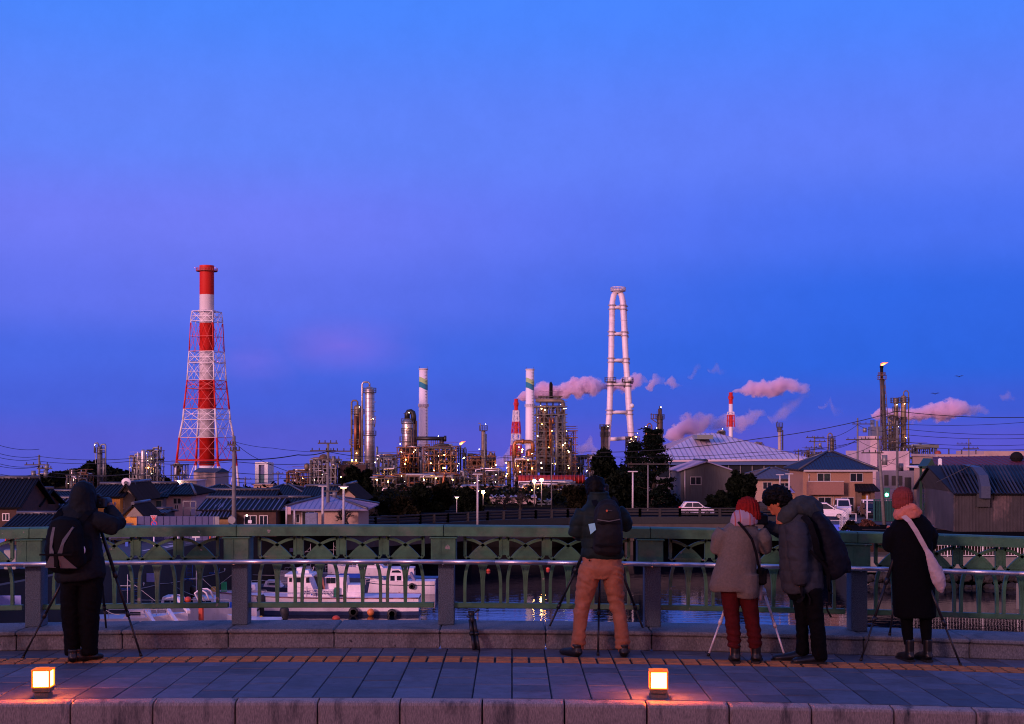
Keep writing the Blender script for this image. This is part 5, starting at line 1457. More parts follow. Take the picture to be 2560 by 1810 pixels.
def house(label,cat,px0,px1,py_eave,py_ridge,Y,depth,axis,wallm,roofm,over=.5,wins=(),doors=(),rz=0.0,name='house',base=GZ,gable=None,extra=None,pitch=.30,ribs=.06,ribm=None):
 w=(px1-px0)*Y/FL;cx=PX((px0+px1)/2,Y)
 ze,zr=PZ(py_eave,Y)-base,PZ(py_ridge,Y+(depth/2 if axis=='x' or axis=='hip' else 0))-base
 t=thing(name,label,cat,(cx,Y+depth/2,base),None,rz)
 hw,hd=w/2,depth/2
 m=MB()
 if axis=='x':
  for sx in(-1,1):
   pass
  m.prism([(-hw,-hd,0),(-hw,hd,0),(-hw,hd,ze),(-hw,0,zr-.1),(-hw,-hd,ze)],(w,0,0))
 elif axis=='y':
  m.prism([(-hw,-hd,0),(hw,-hd,0),(hw,-hd,ze),(0,-hd,zr-.1),(-hw,-hd,ze)],(0,depth,0))
 else:
  m.lohi((-hw,-hd,0),(hw,hd,ze))
 m.build('wall',wallm,t,True)
 m=MB();rm=MB()
 o=over
 if axis=='x':
  k=(zr-ze)/hd
  slope(m,(-hw-o,-hd-o,ze-o*k+.12),(hw+o,-hd-o,ze-o*k+.12),(hw+o,0,zr+.12),(-hw-o,0,zr+.12),pitch,ribs)
  slope(m,(hw+o,hd+o,ze-o*k+.12),(-hw-o,hd+o,ze-o*k+.12),(-hw-o,0,zr+.12),(hw+o,0,zr+.12),pitch,ribs)
  rm.bar((-hw-o,0,zr+.2),(hw+o,0,zr+.2),.16,6)
  n=int(w/.55)
  for i in range(n):rm.box((-hw+w*(i+.5)/n,-.16,zr+.15),(.16,.1,.12))
 elif axis=='y':
  k=(zr-ze)/hw
  slope(m,(-hw-o,hd+o,ze-o*k+.12),(-hw-o,-hd-o,ze-o*k+.12),(0,-hd-o,zr+.12),(0,hd+o,zr+.12),pitch,ribs)
  slope(m,(hw+o,-hd-o,ze-o*k+.12),(hw+o,hd+o,ze-o*k+.12),(0,hd+o,zr+.12),(0,-hd-o,zr+.12),pitch,ribs)
  rm.bar((0,-hd-o,zr+.2),(0,hd+o,zr+.2),.16,6)
 else:
  rl=max(.3,hw-hd*.95)
  A,B_,C,D=(-hw-o,-hd-o,ze),(hw+o,-hd-o,ze),(hw+o,hd+o,ze),(-hw-o,hd+o,ze)
  E,F=(-rl,0,zr),(rl,0,zr)
  slope(m,A,B_,F,E,pitch,ribs);slope(m,C,D,E,F,pitch,ribs)
  slope(m,B_,C,F,F,pitch,ribs);slope(m,D,A,E,E,pitch,ribs)
  rm.bar(E,F,.15,6)
  for p,q in((A,E),(B_,F),(C,F),(D,E)):rm.bar(Vector(p)+Vector((0,0,.06)),Vector(q)+Vector((0,0,.06)),.12,6)
 rf=m.build('roof',[roofm,ribm or(M_RIB if roofm is M_TILER else roofm)],t,True)
 rm.build('ridge',M_RIDGE,rf,True)
 for wd in wins:
  a0,a1,b0,b1=wd[:4]
  x0,x1=PX(a0,Y)-cx,PX(a1,Y)-cx;z1,z0=PZ(b0,Y)-base,PZ(b1,Y)-base
  m=MB();th=.07
  m.lohi((x0-th,-hd-.05,z0-th),(x1+th,-hd+.03,z0));m.lohi((x0-th,-hd-.05,z1),(x1+th,-hd+.03,z1+th))
  m.lohi((x0-th,-hd-.05,z0),(x0,-hd+.03,z1));m.lohi((x1,-hd-.05,z0),(x1+th,-hd+.03,z1));m.lohi(((x0+x1)/2-.035,-hd-.045,z0),((x0+x1)/2+.035,-hd+.03,z1))
  fr=m.build('window',M_FRAME,t,True)
  m=MB();m.lohi((x0,-hd-.02,z0),(x1,-hd+.01,z1));m.build('pane',wd[4]if len(wd)>4 else M_GLASS,fr,True)
 for a0,a1,b0,b1,dm in doors:
  x0,x1=PX(a0,Y)-cx,PX(a1,Y)-cx;z1,z0=PZ(b0,Y)-base,max(0,PZ(b1,Y)-base)
  m=MB();m.lohi((x0,-hd-.04,z0),(x1,-hd+.02,z1));m.build('door',dm,t,True)
 if extra:extra(t,cx,hw,hd,ze,zr)
 return t
W_YEL=mat('yellow_render',(.78,.34,.06),.8,var=.12)
W_BEI=mat('beige_render',(.24,.20,.15),.85,var=.15)
W_GRY=mat('grey_render',(.13,.13,.135),.85,var=.2)
W_PNK=mat('pinkish_render',(.50,.33,.33),.8,var=.12)
W_BLU=mat('bluish_render',(.16,.17,.25),.8,var=.15)
W_BRN=mat('brown_boards',(.06,.028,.02),.85,var=.35,scale=3)
W_OCH=mat('ochre_render',(.26,.15,.06),.85,var=.15)
W_TAN=mat('tan_render',(.40,.27,.20),.85,var=.12)
def chim(t,cx,hw,hd,ze,zr):
 m=MB();m.sphere((hw*.96,-hd*.2,zr+.3),(.42,.1,.42),14,8);m.bar((hw*.96,-hd*.1,zr-.2),(hw*.96,-hd*.15,zr+.3),.04,5);m.build('satellite_dish',M_WHITE,t,True)
house('dark gabled house at the far left edge with brown board walls','house',-60,42,1264,1199,118,8,'x',W_BRN,M_TILER,.5,[(8,22,1285,1300)])
house('small dark gabled house between the far left house and the ribbed roof','house',50,92,1262,1226,124,6,'x',W_BRN,M_TILER,.5,[(70,80,1275,1290)])
house('low dark tiled shed roof just over the railing at the far left','house',22,132,1316,1288,114,6,'x',W_BRN,M_TILER,.4)
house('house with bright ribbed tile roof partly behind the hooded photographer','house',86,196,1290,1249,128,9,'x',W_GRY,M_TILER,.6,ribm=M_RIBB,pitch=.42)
house('long low house with tiled roof behind the ribbed roof left of the hood','house',96,200,1247,1231,146,8,'x',W_GRY,M_TILER,.5)
house('two storey yellow house with dark gabled roof lit warm beside the hood','house',236,300,1241,1214,131,7,'x',W_YEL,M_TILER,.5,[(264,274,1256,1276)],extra=None)
t_gab=house('beige gable end house adjoining the yellow house, a dish on its ridge','house',297,337,1238,1212,132,8,'y',W_BEI,M_TILER,.5,[(303,309,1253,1270)],extra=lambda t,cx,hw,hd,ze,zr:(lambda m:(m.sphere((.0,-hd-.2,zr+.25),(.45,.08,.40),14,8),m.bar((0,-hd-.1,zr-.2),(0,-hd-.15,zr+.3),.04,5),m.build('satellite_dish',M_WHITE,t,True)))(MB()))
house('small dark gabled annex in front of the beige gable with yellow lower wall','house',303,366,1295,1264,122,5,'y',W_YEL,M_TILER,.35,gable=True)
m=MB();a=PX(334.5,121.5);ze=PZ(1294,121.5)
m.add([(PX(313,121.4),121.6,PZ(1292,121.4)),(PX(357,121.4),121.6,PZ(1292,121.4)),(PX(335,121.4),121.6,PZ(1268,121.4)),(PX(313,121.4),121.7,PZ(1292,121.4)),(PX(357,121.4),121.7,PZ(1292,121.4)),(PX(335,121.4),121.7,PZ(1268,121.4))],[(0,1,2),(5,4,3),(0,3,4,1),(1,4,5,2),(2,5,3,0)])
bpy.data.objects['house.007'];_an=[o for o in bpy.data.objects if o.get('label','').startswith('small dark gabled annex')][0];m.build('gable_panel',W_BEI,_an).location=-Vector((0,0,0))
house('bluish grey house with a wide shutter window behind the small annex','house',340,410,1242,1212,140,8,'x',W_BLU,M_TILER,.5,[(368,404,1252,1278,mat('teal_shutter',(.03,.08,.10),.5)),(346,352,1254,1272)])
house('pinkish house with a small square window and a balcony frame','house',416,478,1236,1211,141,8,'hip',W_PNK,M_TILER,.6,[(434,452,1246,1259),(438,445,1263,1272)])
house('small grey flat hut between the stop sign and the pinkish house','hut',386,410,1284,1277,127,4,'x',W_GRY,M_SLATE,.3,name='hut')
def lext(t,cx,hw,hd,ze,zr):
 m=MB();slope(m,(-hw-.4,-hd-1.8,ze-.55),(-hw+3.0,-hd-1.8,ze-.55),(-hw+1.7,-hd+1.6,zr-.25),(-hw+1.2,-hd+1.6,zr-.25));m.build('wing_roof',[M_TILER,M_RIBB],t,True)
 m=MB();m.lohi((-hw,-hd-1.4,0),(-hw+2.6,-hd-.01,ze-.5));m.build('wing_wall',W_OCH,t,True)
house('single storey house with ribbed tile roof coloured with blue sky sheen and ochre wall','house',505,690,1275,1249,124,7.5,'x',W_BRN,M_TILER,.45,wins=[(612,640,1290,1310),(650,668,1290,1312)],extra=lext,ribm=M_RIBB,pitch=.42)
house('long dark roofed house behind the ribbed roof house with pink wall strip','house',490,672,1256,1228,150,8,'x',W_PNK,M_TILER,.5)
house('dark hipped roof house below the tall striped chimney','house',484,592,1235,1212,170,9,'hip',W_GRY,M_TILER,.6)
house('wide dark roofed house right of the white frame tower','house',640,760,1238,1212,165,9,'hip',W_PNK,M_TILER,.6,[(730,750,1240,1250)])
house('house with ribbed dark roof and yellow wall strip behind the utility pole','house',762,830,1240,1218,158,8,'x',W_YEL,M_TILER,.5)
house('house with a pinkish gable facing the canal beside the street lamp','house',838,888,1238,1216,154,10,'y',W_TAN,M_TILER,.9)
house('low dark tiled roof left of the lilac roofed house','house',696,752,1268,1247,140,7,'x',W_BRN,M_TILER,.5)
house('lilac roofed bungalow with long eaves right behind the railing','house',716,896,1272,1240,126,9,'hip',W_TAN,mat('lilac_metal_roof',(.30,.27,.40),.45,.2,var=.15),.9,[(732,748,1286,1306),(756,786,1280,1312,mat('dark_doorway',(.01,.01,.01),.8))],pitch=.45,ribs=.025)
m=MB()
for x in(458,476,490):m.bar(P(x,1295,130),P(x,1253,130),.05,4);m.bar(P(x,1295,132),P(x,1253,132),.05,4)
for y in(1253,1270,1288):
 m.bar(P(458,y,130),P(490,y,130),.05,4);m.bar(P(458,y,132),P(490,y,132),.05,4);m.bar(P(490,y,130),P(490,y,132),.05,4);m.bar(P(458,y,130),P(458,y,132),.05,4)
m.bar(P(458,1295,130),Vector((P(458,0,130).x,130,GZ)),.05,4);m.bar(P(490,1295,130),Vector((P(490,0,130).x,130,GZ)),.05,4)
m.single('balcony_frame',M_GREYST,'pale steel laundry balcony frame beside the pinkish house','balcony')
m=MB();a,b=PX(343,119),PX(536,119);m.lohi((a,119,GZ),(b,119.15,PZ(1291,119)))
for k in range(13):m.box((a+(b-a)*k/12,118.97,(GZ+PZ(1291,119))/2),(.06,.06,PZ(1291,119)-GZ))
m.single('hoarding',mat('blue_hoarding',(.055,.06,.16),.6,var=.12),'long dark blue hoarding behind the stop sign','fence')
m=MB();m.bbox((PX(541,119),119,(GZ+PZ(1291,119))/2),(.5,.1,PZ(1291,119)-GZ),.02);m.single('sheet_gate',M_GREYST,'pale panel at the right end of the blue hoarding','gate')
def car(label,loc,rz,L,Wd,H,mt,kind='hatch',name='parked_car',group=None):
 t=thing(name,label,'car',loc,group,rz)
 hl=L/2
 if kind=='van':
  prof=[(-hl,.35),(-hl,.95),(-hl+.05,H-.12),(-hl+.22,H),(hl-1.15,H),(hl-.55,H*.62),(hl-.02,H*.52),(hl,.55),(hl-.03,.32)]
  g=[(-hl+.12,H*.60),(-hl+.25,H-.16),(hl-1.25,H-.14),(hl-.72,H*.62)]
 elif kind=='truck':
  prof=[(-hl,.45),(-hl,.95),(hl-1.45,.95),(hl-1.42,H-.05),(hl-1.3,H),(hl-.45,H),(hl-.05,H*.58),(hl,.5),(hl-.03,.36)]
  g=[(hl-1.3,H*.6),(hl-1.25,H-.12),(hl-.5,H-.12),(hl-.2,H*.6)]
 elif kind=='minivan':
  prof=[(-hl,.38),(-hl+.02,.95),(-hl+.18,H-.14),(-hl+.45,H),(hl-2.1,H-.02),(hl-1.1,H*.64),(hl-.35,H*.53),(hl-.05,H*.42),(hl,.38),(hl-.05,.28)]
  g=[(-hl+.35,H*.62),(-hl+.5,H-.12),(hl-2.1,H-.13),(hl-1.25,H*.62)]
 else:
  prof=[(-hl,.40),(-hl+.02,.85),(-hl+.18,H*.63),(-hl+.55,H-.03),(-hl+.9,H),(hl-1.75,H-.03),(hl-1.05,H*.63),(hl-.2,H*.55),(hl-.03,.6),(hl,.38),(hl-.06,.27)]
  g=[(-hl+.42,H*.64),(-hl+.75,H-.11),(hl-1.75,H-.12),(hl-1.2,H*.64)]
 m=MB();hw=Wd/2
 low=[(x,z)for x,z in prof if z<=H*.66]
 for sgn in(1,):
  n=len(prof)
  ring=lambda y,k:[Vector((x*(1-.01*k),y*(1-.14*max(0,(z-H*.55)/(H*.45))),z))for x,z in prof]
  rr_=[ring(-hw+.05,1),ring(-hw,0),ring(hw,0),ring(hw-.05,1)]
  rr_[0]=[Vector((v.x*.985,v.y,v.z))for v in ring(-hw,0)];rr_[0]=[Vector((v.x,v.y-.0,v.z))for v in rr_[0]]
  A=ring(-hw,0);B_=ring(hw,0);m.add(A+B_,[tuple(range(n)),tuple(range(2*n-1,n-1,-1))]+[((j+1)%n,j,n+j,n+(j+1)%n)for j in range(n)])
 bd=m.build('body',mt,t,True)
 for sg in(-1,1):
  m=MB();q=lambda x,z,o=0:Vector((x,sg*(hw*(1-.14*max(0,(z-H*.55)/(H*.45)))+.012+o),z))
  xs=[p[0]for p in g];mid=(g[1][0]+g[2][0])/2
  for pl in([g[0],g[1],(mid-.06,g[1][1]),(mid-.06,g[0][1])],[(mid+.02,g[3][1]),(mid+.02,g[2][1]),g[2],g[3]]):
   pts=[q(*p)for p in pl];m.prism(pts,(0,-sg*.02,0))
  m.build('side_window',M_GLASS,t,True)
 for sgx,a,b in((1,g[3],g[2]),(-1,g[0],g[1])):
  m=MB();dx=.16*sgx
  k=lambda z:hw*(1-.14*max(0,(z-H*.55)/(H*.45)))-.12
  pts=[Vector((a[0]+dx*(1.3 if sgx>0 else 1.1),-k(a[1]),a[1])),Vector((a[0]+dx*(1.3 if sgx>0 else 1.1),k(a[1]),a[1])),Vector((b[0]+dx*1.2,k(b[1]),b[1])),Vector((b[0]+dx*1.2,-k(b[1]),b[1]))]
  m.prism(pts,(.03*sgx,0,.02));m.build('windscreen' if sgx>0 else 'rear_window',M_GLASS,t,True)
 r=.31 if L>3.6 else .27
 for sx in(-1,1):
  for sy in(-1,1):
   m=MB();m.lathe((0,0,0),[(r*.6,-.1),(r,-.09),(r,.09),(r*.6,.1)],20);m.v=[Vector((v.x+sx*(hl-.78),v.z+sy*(hw-.08),v.y+r))for v in m.v];tr=m.build('wheel',M_RUBBER,t,True)
   m=MB();m.lathe((0,0,0),[(r*.62,-.105),(r*.55,-.11),(r*.12,-.09),(r*.1,.09),(r*.55,.11),(r*.62,.105)],12);m.v=[Vector((v.x+sx*(hl-.78),v.z+sy*(hw-.08),v.y+r))for v in m.v];m.build('rim',M_SILVER,tr,True)
 for sy in(-1,1):
  m=MB();m.bbox((hl-.10,sy*(hw-.25),.66 if kind!='truck' else .62),(.2,.36,.16),.04);m.build('headlight',mat('headlight_glass',(.6,.6,.62),.15,var=0),t,True)
  m=MB();m.bbox((-hl+.07,sy*(hw-.14),.85),(.14,.22,.26),.04);m.build('tail_light',mat('tail_red',(.5,.02,.02),.3,var=0,emit=(1,.05,.03),es=.25),t,True)
  m=MB();m.bbox((g[3][0]-.12,sy*(hw+.09),H*.64),(.1,.2,.14),.03);m.build('mirror',mt,t,True)
 m=MB();m.bbox((hl-.02,0,.36),(.12,Wd*.8,.16),.03);m.box((hl+.03,0,.42),(.02,.33,.12));m.build('bumper',M_RUBBER,t,True)
 return t
M_CARW=mat('white_car_paint',(.72,.68,.70),.22,var=.03)
M_CARB=mat('black_car_paint',(.012,.012,.014),.2,var=.05)
c=gpt(1739,1293.5,GZ+.03);car('white compact hatchback driving along the far curved road',(PX(1741,159.5),159.5,GZ+.03),0,3.78,1.7,1.56,M_CARW,'hatch','car')
car('dark car behind the curly haired person on the far curved road',(PX(1908,161.5),161.5,GZ+.03),R(180),4.2,1.7,1.5,M_CARB,'hatch','car')
car('white minivan parked in front of the brown house behind the grey hood',(PX(2060,153),153,GZ+.02),R(-12),4.7,1.8,1.75,M_CARW,'minivan')
car('small white van facing the canal beside the parked minivan',(PX(2104,158),157.5,GZ+.02),R(-97),3.4,1.5,1.95,M_CARW,'van')
car('black car parked nose on left of the green fence',(PX(2178,156),156,GZ+.02),R(-92),4.1,1.75,1.55,M_CARB,'hatch')
car('small white truck behind the black car at the brown house door',(PX(2168,160),160.2,GZ+.02),R(-94),3.4,1.5,1.8,M_CARW,'truck')
car('dark blue car behind the green fence right of the salmon scarf',(PX(2315,152),152,GZ+.02),R(180),4.2,1.7,1.5,mat('blue_car_paint',(.012,.02,.10),.2,var=.05),'hatch')
car('white car parked by the yellow house under the hooded elbow',(PX(242,117.3),117.3,GZ+.02),R(-80),3.9,1.65,1.5,M_CARW,'hatch')
car('dark car parked right of the white one under the hooded elbow',(PX(306,117),117,GZ+.02),R(-82),3.9,1.65,1.5,mat('slate_car_paint',(.04,.05,.10),.2,var=.05),'hatch')
m=MB();m.add([(31,142,GZ+.01),(70,142,GZ+.01),(70,166,GZ+.01),(31,166,GZ+.01)],[(0,1,2,3)]);struct(m,'parking_ground',M_ASPH)
W_TAN2=mat('tan_tiled_wall',(.29,.16,.10),.85,var=.18,scale=10,bump=.2,bscale=30)
def bext(t,cx,hw,hd,ze,zr):
 Y=163
 m=MB();x0,x1=PX(2016,Y)-cx,PX(2104,Y)-cx;m.lohi((x0,-hd-1.1,PZ(1236,Y)-GZ),(x1,-hd-.01,PZ(1204,Y)-GZ));m.build('balcony',mat('brown_panel',(.25,.125,.09),.8,var=.15,scale=14),t,True)
 m=MB();m.lohi((x0-.03,-hd-1.15,PZ(1204,Y)-GZ),(x1+.03,-hd-1.0,PZ(1203,Y)-GZ+.06));m.build('balcony_rail',M_FRAME,t,True)
 x0,x1=PX(2134,Y)-cx,PX(2184,Y)-cx
 m=MB();slope(m,(x0-.2,-hd-1.6,PZ(1226,Y)-GZ),(x1+.4,-hd-1.6,PZ(1226,Y)-GZ),(x1,-hd,PZ(1209,Y)-GZ),(x0+.1,-hd,PZ(1209,Y)-GZ),.4,.02);m.build('porch_roof',[M_TILER,M_RIB],t,True)
 m=MB();m.lohi((x0+.2,-hd-.9,0),(x0+.7,-hd-.01,PZ(1226,Y)-GZ));m.lohi((x1-.5,-hd-.9,0),(x1-.1,-hd-.01,PZ(1226,Y)-GZ));m.build('porch_wall',mat('dark_tan_wall',(.12,.075,.05),.85,var=.2),t,True)
 m=MB();m.lohi((-hw-.05,-hd+.02,ze-.22),(hw+.4,-hd-.65,ze-.02));m.build('gutter',M_FRAME,t,True)
 m=MB();m.bar((PX(2022,Y)-cx,-hd-.06,PZ(1185,Y)-GZ),(PX(2022,Y)-cx,-hd-.06,PZ(1203,Y)-GZ),.05,6);m.bar((PX(2083,Y)-cx,-hd-.06,PZ(1240,Y)-GZ),(PX(2083,Y)-cx,-hd-.06,.1),.05,6);m.build('downpipe',M_FRAME,t,True)
house('two storey brown house with blue hipped roof, balcony and porch on the right bank','house',2008,2182,1174,1129,163,8,'hip',W_TAN2,mat('blue_roof_tile',(.013,.015,.03),.34,var=.25,scale=5,spec=.5),.6,[(2044,2075,1184,1203),(2126,2156,1184,1203),(2046,2077,1244,1268),(2104,2134,1244,1278)],[(2146,2165,1239,1268,mat('lit_wood_door',(.42,.13,.03),.6,emit=(1,.3,.05),es=.08))],extra=bext,pitch=.38)
house('grey corrugated shed with a gable, a window and a drainpipe right of the pine','shed',1702,1830,1176,1155,186,12,'y',mat('grey_corrugated',(.085,.085,.082),.6,.2,var=.2,scale=2,stretch=(4,4,.4),dirt=(.07,.06,.055),dscale=.6),mat('pale_metal_roof',(.36,.32,.45),.4,.4,var=.1),.5,[(1727,1752,1193,1211)],name='shed',pitch=.5,ribs=.03,extra=lambda t,cx,hw,hd,ze,zr:(lambda m:(m.bar((PX(1712,186)-cx,-hd-.1,ze),(PX(1712,186)-cx,-hd-.1,0),.09,6),m.build('downpipe',M_FRAME,t,True)))(MB()))
house('low grey roofed house with pinkish eaves between the round tree and the brown house','house',1890,2004,1196,1170,176,9,'hip',W_TAN,M_SLATE,.9,[(1908,1928,1206,1222),(1952,1972,1208,1224),(1976,1992,1208,1220)],pitch=.5,ribs=.02)
house('small house corner with blue and white striped awning roof left of the brown house','house',1970,2003,1231,1222,168,4,'x',W_TAN2,mat('striped_awning',(.18,.20,.5),.4,.2,var=.1,island=.9),.3,pitch=.35,ribs=.09)
YH=215
h=thing('factory_hall','big hall with wide lilac ribbed metal roof, a skylight and a dark glazed upper wall','hall',(PX(1840,YH),YH+18,GZ))
hx0,hx1=PX(1640,YH),PX(2004,YH)
ze,zr=PZ(1150,YH),PZ(1083,YH+14)
m=MB();m.lohi((hx0,YH,GZ),(hx1,YH+34,ze-2.6));m.build('wall',mat('hall_wall',(.10,.10,.115),.8,var=.2),h)
m=MB();m.lohi((hx0-.5,YH-.6,PZ(1162,YH)),(hx1+.5,YH+34.5,ze));m.build('fascia',mat('blue_fascia',(.05,.10,.26),.5,var=.1),h)
m=MB();m.lohi((hx0+.2,YH+.3,ze-2.7),(hx1-.2,YH+33.5,PZ(1162,YH)));gl=m.build('glazed_band',M_GLASS,h)
m=MB()
for k in range(13):m.box((hx0+.3+(hx1-hx0-.6)*k/12,YH+.25,ze-1.6),(.14,.2,2.2))
m.build('mullion',M_GREYST,gl)
M_LIL=mat('lilac_ribbed_roof',(.68,.56,.64),.42,.1,var=.12,scale=.6,dirt=(.5,.42,.5),dscale=.3)
m=MB();n=46
A,B_=Vector((hx0-1.5,YH-1,ze)),Vector((hx1+1.2,YH-1,ze+.2));rx0,rx1=PX(1748,YH+17),PX(1790,YH+17)
C,D=Vector((rx1,YH+17,zr)),Vector((rx0,YH+17,zr))
def sag(p):return p
slope(m,A,B_,C,D,.75,.07,.3);slope(m,B_,(hx1+1.2,YH+35,ze),C,C,1.05,.12,.3);slope(m,(hx1+1.2,YH+35,ze),(hx0-1.5,YH+35,ze),D,C,1.05,.12,.3);slope(m,(hx0-1.5,YH+35,ze),A,D,D,1.05,.12,.3)
m.build('roof',[M_LIL,mat('lilac_rib',(.30,.25,.33),.5,.1)],h)
m=MB();a=P(1740,1098,YH+9.5);b=P(1780,1087,YH+9.5);m.lohi((a.x,YH+8,a.z),(b.x,YH+14,b.z));m.build('skylight',mat('skylight_panel',(.16,.19,.17),.3,var=.1),h)
YF=190
f=thing('factory_building','pinkish white factory block with a tall left tower and steel stacks behind the poles','factory',(PX(2230,YF),YF,GZ))
M_PW=mat('pinkish_white_wall',(.56,.42,.43),.8,var=.12,scale=.7,dirt=(.4,.3,.3),dscale=.4)
m=MB();m.lohi((PX(2176,YF),YF,GZ),(PX(2273,YF),YF+14,PZ(1128,YF)));m.build('wall',M_PW,f)
m=MB();m.lohi((PX(2174,YF),YF-.4,GZ),(PX(2191,YF),YF+6,PZ(1090,YF)));m.build('tower',M_PW,f)
m=MB();m.lohi((PX(2188,YF),YF-3,GZ),(PX(2290,YF),YF-.05,PZ(1176,YF)));m.build('lower_wing',mat('grey_blue_wing',(.16,.15,.19),.8,var=.2),f)
m=MB();m.lohi((PX(2269,YF),YF-6,GZ),(PX(2322,YF),YF-3.1,PZ(1168,YF)));m.build('tan_wing',W_TAN,f)
m=MB();m.lohi((PX(2266,YF),YF-6.5,PZ(1168,YF)),(PX(2328,YF),YF+2,PZ(1164,YF)));m.build('eave_board',M_WHITE,f)
for x0,x1,y0,y1,yy in((2196,2206,1186,1212,-3),(2214,2240,1188,1212,-3),(2246,2262,1192,1226,-3),(2276,2284,1178,1196,-6)):
 m=MB();m.lohi((PX(x0,YF),YF+yy-.06,PZ(y1,YF)),(PX(x1,YF),YF+yy+.02,PZ(y0,YF)));m.build('window',M_GLASS,f)
m=MB()
for x,y0 in((2181,1050),(2177.5,1072)):
 a=P(x,1092,YF+2);m.cyl((a.x,YF+2,a.z-1),.32 if x>2180 else .2,PZ(y0,YF+2)-a.z+1,10)
m.build('steel_stack',M_SILVER,f)
m=MB();a=P(2186,1090,YF+2);m.lohi((a.x-.6,YF+1,a.z),(a.x+.8,YF+3,PZ(1066,YF)));m.build('duct',mat('slate_duct',(.09,.11,.16),.5),f)
YW=131
w_=thing('warehouse','weathered corrugated warehouse with dark ribbed roof and a bent duct at the right edge','warehouse',(PX(2480,YW),YW+5,GZ))
M_CORR=mat('weathered_corrugated',(.045,.042,.045),.55,.2,var=.4,scale=.9,stretch=(1,1,.5),dirt=(.20,.135,.13),dscale=.30)
wx0,wx1=PX(2384,YW),PX(2720,YW);wz=PZ(1231,YW);rz_=PZ(1163,YW+6)
m=MB();m.lohi((wx0,YW,GZ-.3),(wx1,YW+12,wz))
k=0
x=wx0+.1
while x<wx1:
 m.box((x,YW-.02,(GZ+wz)/2),(.11,.07,wz-GZ));x+=.26
m.build('wall',M_CORR,w_)
lx=PX(2334,YW+6)
m=MB();m.add([(wx0,YW+.0,GZ-.3),(lx,YW+7,GZ-.3),(lx,YW+7,PZ(1216,YW+7)),(wx0-1.2,YW+3.5,rz_-.3),(wx0,YW+.0,wz),(wx0,YW+12,GZ),(wx0,YW+12,wz)],[(0,4,3,2,1),(1,2,6,5),(3,4,6),(2,3,6)])
m.build('end_wall',M_CORR,w_)
m=MB()
slope(m,(wx0-.1,YW-.5,wz-.1),(wx1,YW-.5,wz-.1),(wx1,YW+6,rz_),(wx0-1.35,YW+6-2.2,rz_),.34,.09,.15);slope(m,(wx1,YW+12.4,wz),(wx0-.3,YW+12.4,wz),(wx0-1.35,YW+6-2.2,rz_),(wx1,YW+6,rz_),.34,.09,.15)
m.build('roof',[mat('dark_corrugated_roof',(.006,.006,.008),.5,.2,var=.3,scale=1.2,dirt=(.015,.014,.016),dscale=.4),mat('corrugated_rib',(.022,.02,.026),.4,.2,island=.6)],w_)
m=MB();a=PX(2463,YW-1)
pts=[Vector((a,YW-.9,wz-.5)),Vector((a,YW-.9,wz+.6)),Vector((a,YW-.2,wz+1.6)),Vector((a-.1,YW+1.2,wz+2.3)),Vector((a-.3,YW+3.4,rz_+.1))]
for p,q in zip(pts,pts[1:]):m.add([p+Vector((-.42,-.3,0)),p+Vector((.42,-.3,0)),q+Vector((.42,-.3,0)),q+Vector((-.42,-.3,0)),p+Vector((-.42,.4,0)),p+Vector((.42,.4,0)),q+Vector((.42,.4,0)),q+Vector((-.42,.4,0))],[(0,1,2,3),(7,6,5,4),(1,5,6,2),(4,0,3,7),(0,4,5,1),(3,2,6,7)])
m.build('bent_duct',mat('duct_blue_grey',(.045,.06,.10),.5,.1,var=.15),w_)
m=MB();m.lohi((a-.6,YW-.55,wz-1.3),(a+.6,YW-.06,wz-.1));m.build('duct_hood',mat('dark_hood',(.03,.03,.03),.7),w_)
m=MB();m.bar((a-4.2,YW+.0,wz+.9),(a-.3,YW+1.3,wz+2.6),.035,5);m.build('stay',M_DSTEEL,w_)
YRR=190
r_=thing('red_roofed_factory','long low factory with dark red ribbed roof behind the corrugated warehouse','factory',(PX(2480,YRR),YRR,GZ))
m=MB();m.lohi((PX(2330,YRR),YRR,GZ),(PX(2760,YRR),YRR+12,PZ(1163,YRR)));m.build('wall',W_BRN,r_)
m=MB();slope(m,(PX(2322,YRR),YRR-.8,PZ(1166,YRR)),(PX(2770,YRR),YRR-.8,PZ(1160,YRR)),(PX(2770,YRR+8),YRR+8,PZ(1136,YRR+8)),(PX(2332,YRR+8),YRR+8,PZ(1142,YRR+8)),.8,.06)
m.build('roof',[mat('dark_red_roof',(.10,.009,.013),.6,.1,var=.25,scale=1),mat('dark_red_roof',(.1,.01,.01))],r_)
m=MB();m.sphere((PX(2535,YRR+4),YRR+3,PZ(1143,YRR+3)),(.85,.85,.75),14,10);m.cyl((PX(2535,YRR+4),YRR+3,PZ(1160,YRR+3)),.4,1.2,12)
for k in range(14):a=k/14*2*math.pi;m.bar((PX(2535,YRR+4)+.3*math.cos(a),YRR+3+.3*math.sin(a),PZ(1131,YRR+3)),(PX(2535,YRR+4)+.9*math.cos(a),YRR+3+.9*math.sin(a),PZ(1146,YRR+3)),.07,4)
m.single('roof_ventilator',M_BLACK,'round black roof ventilator on the dark red factory roof','ventilator')
YT=240
t_=thing('long_factory','long low tan factory roofline far behind the red roof at the right edge','factory',(PX(2480,YT),YT,GZ))
m=MB();m.lohi((PX(2340,YT),YT,GZ),(PX(2800,YT),YT+14,PZ(1141,YT)));m.build('wall',W_TAN,t_)
m=MB();m.lohi((PX(2335,YT),YT-.8,PZ(1142,YT)),(PX(2455,YT),YT+14,PZ(1136,YT)));m.lohi((PX(2455,YT),YT-1,PZ(1141,YT)),(PX(2800,YT),YT+14,PZ(1128,YT)));m.build('roof',mat('tan_roof',(.42,.30,.26),.6,var=.15,scale=.5),t_)
m=MB()
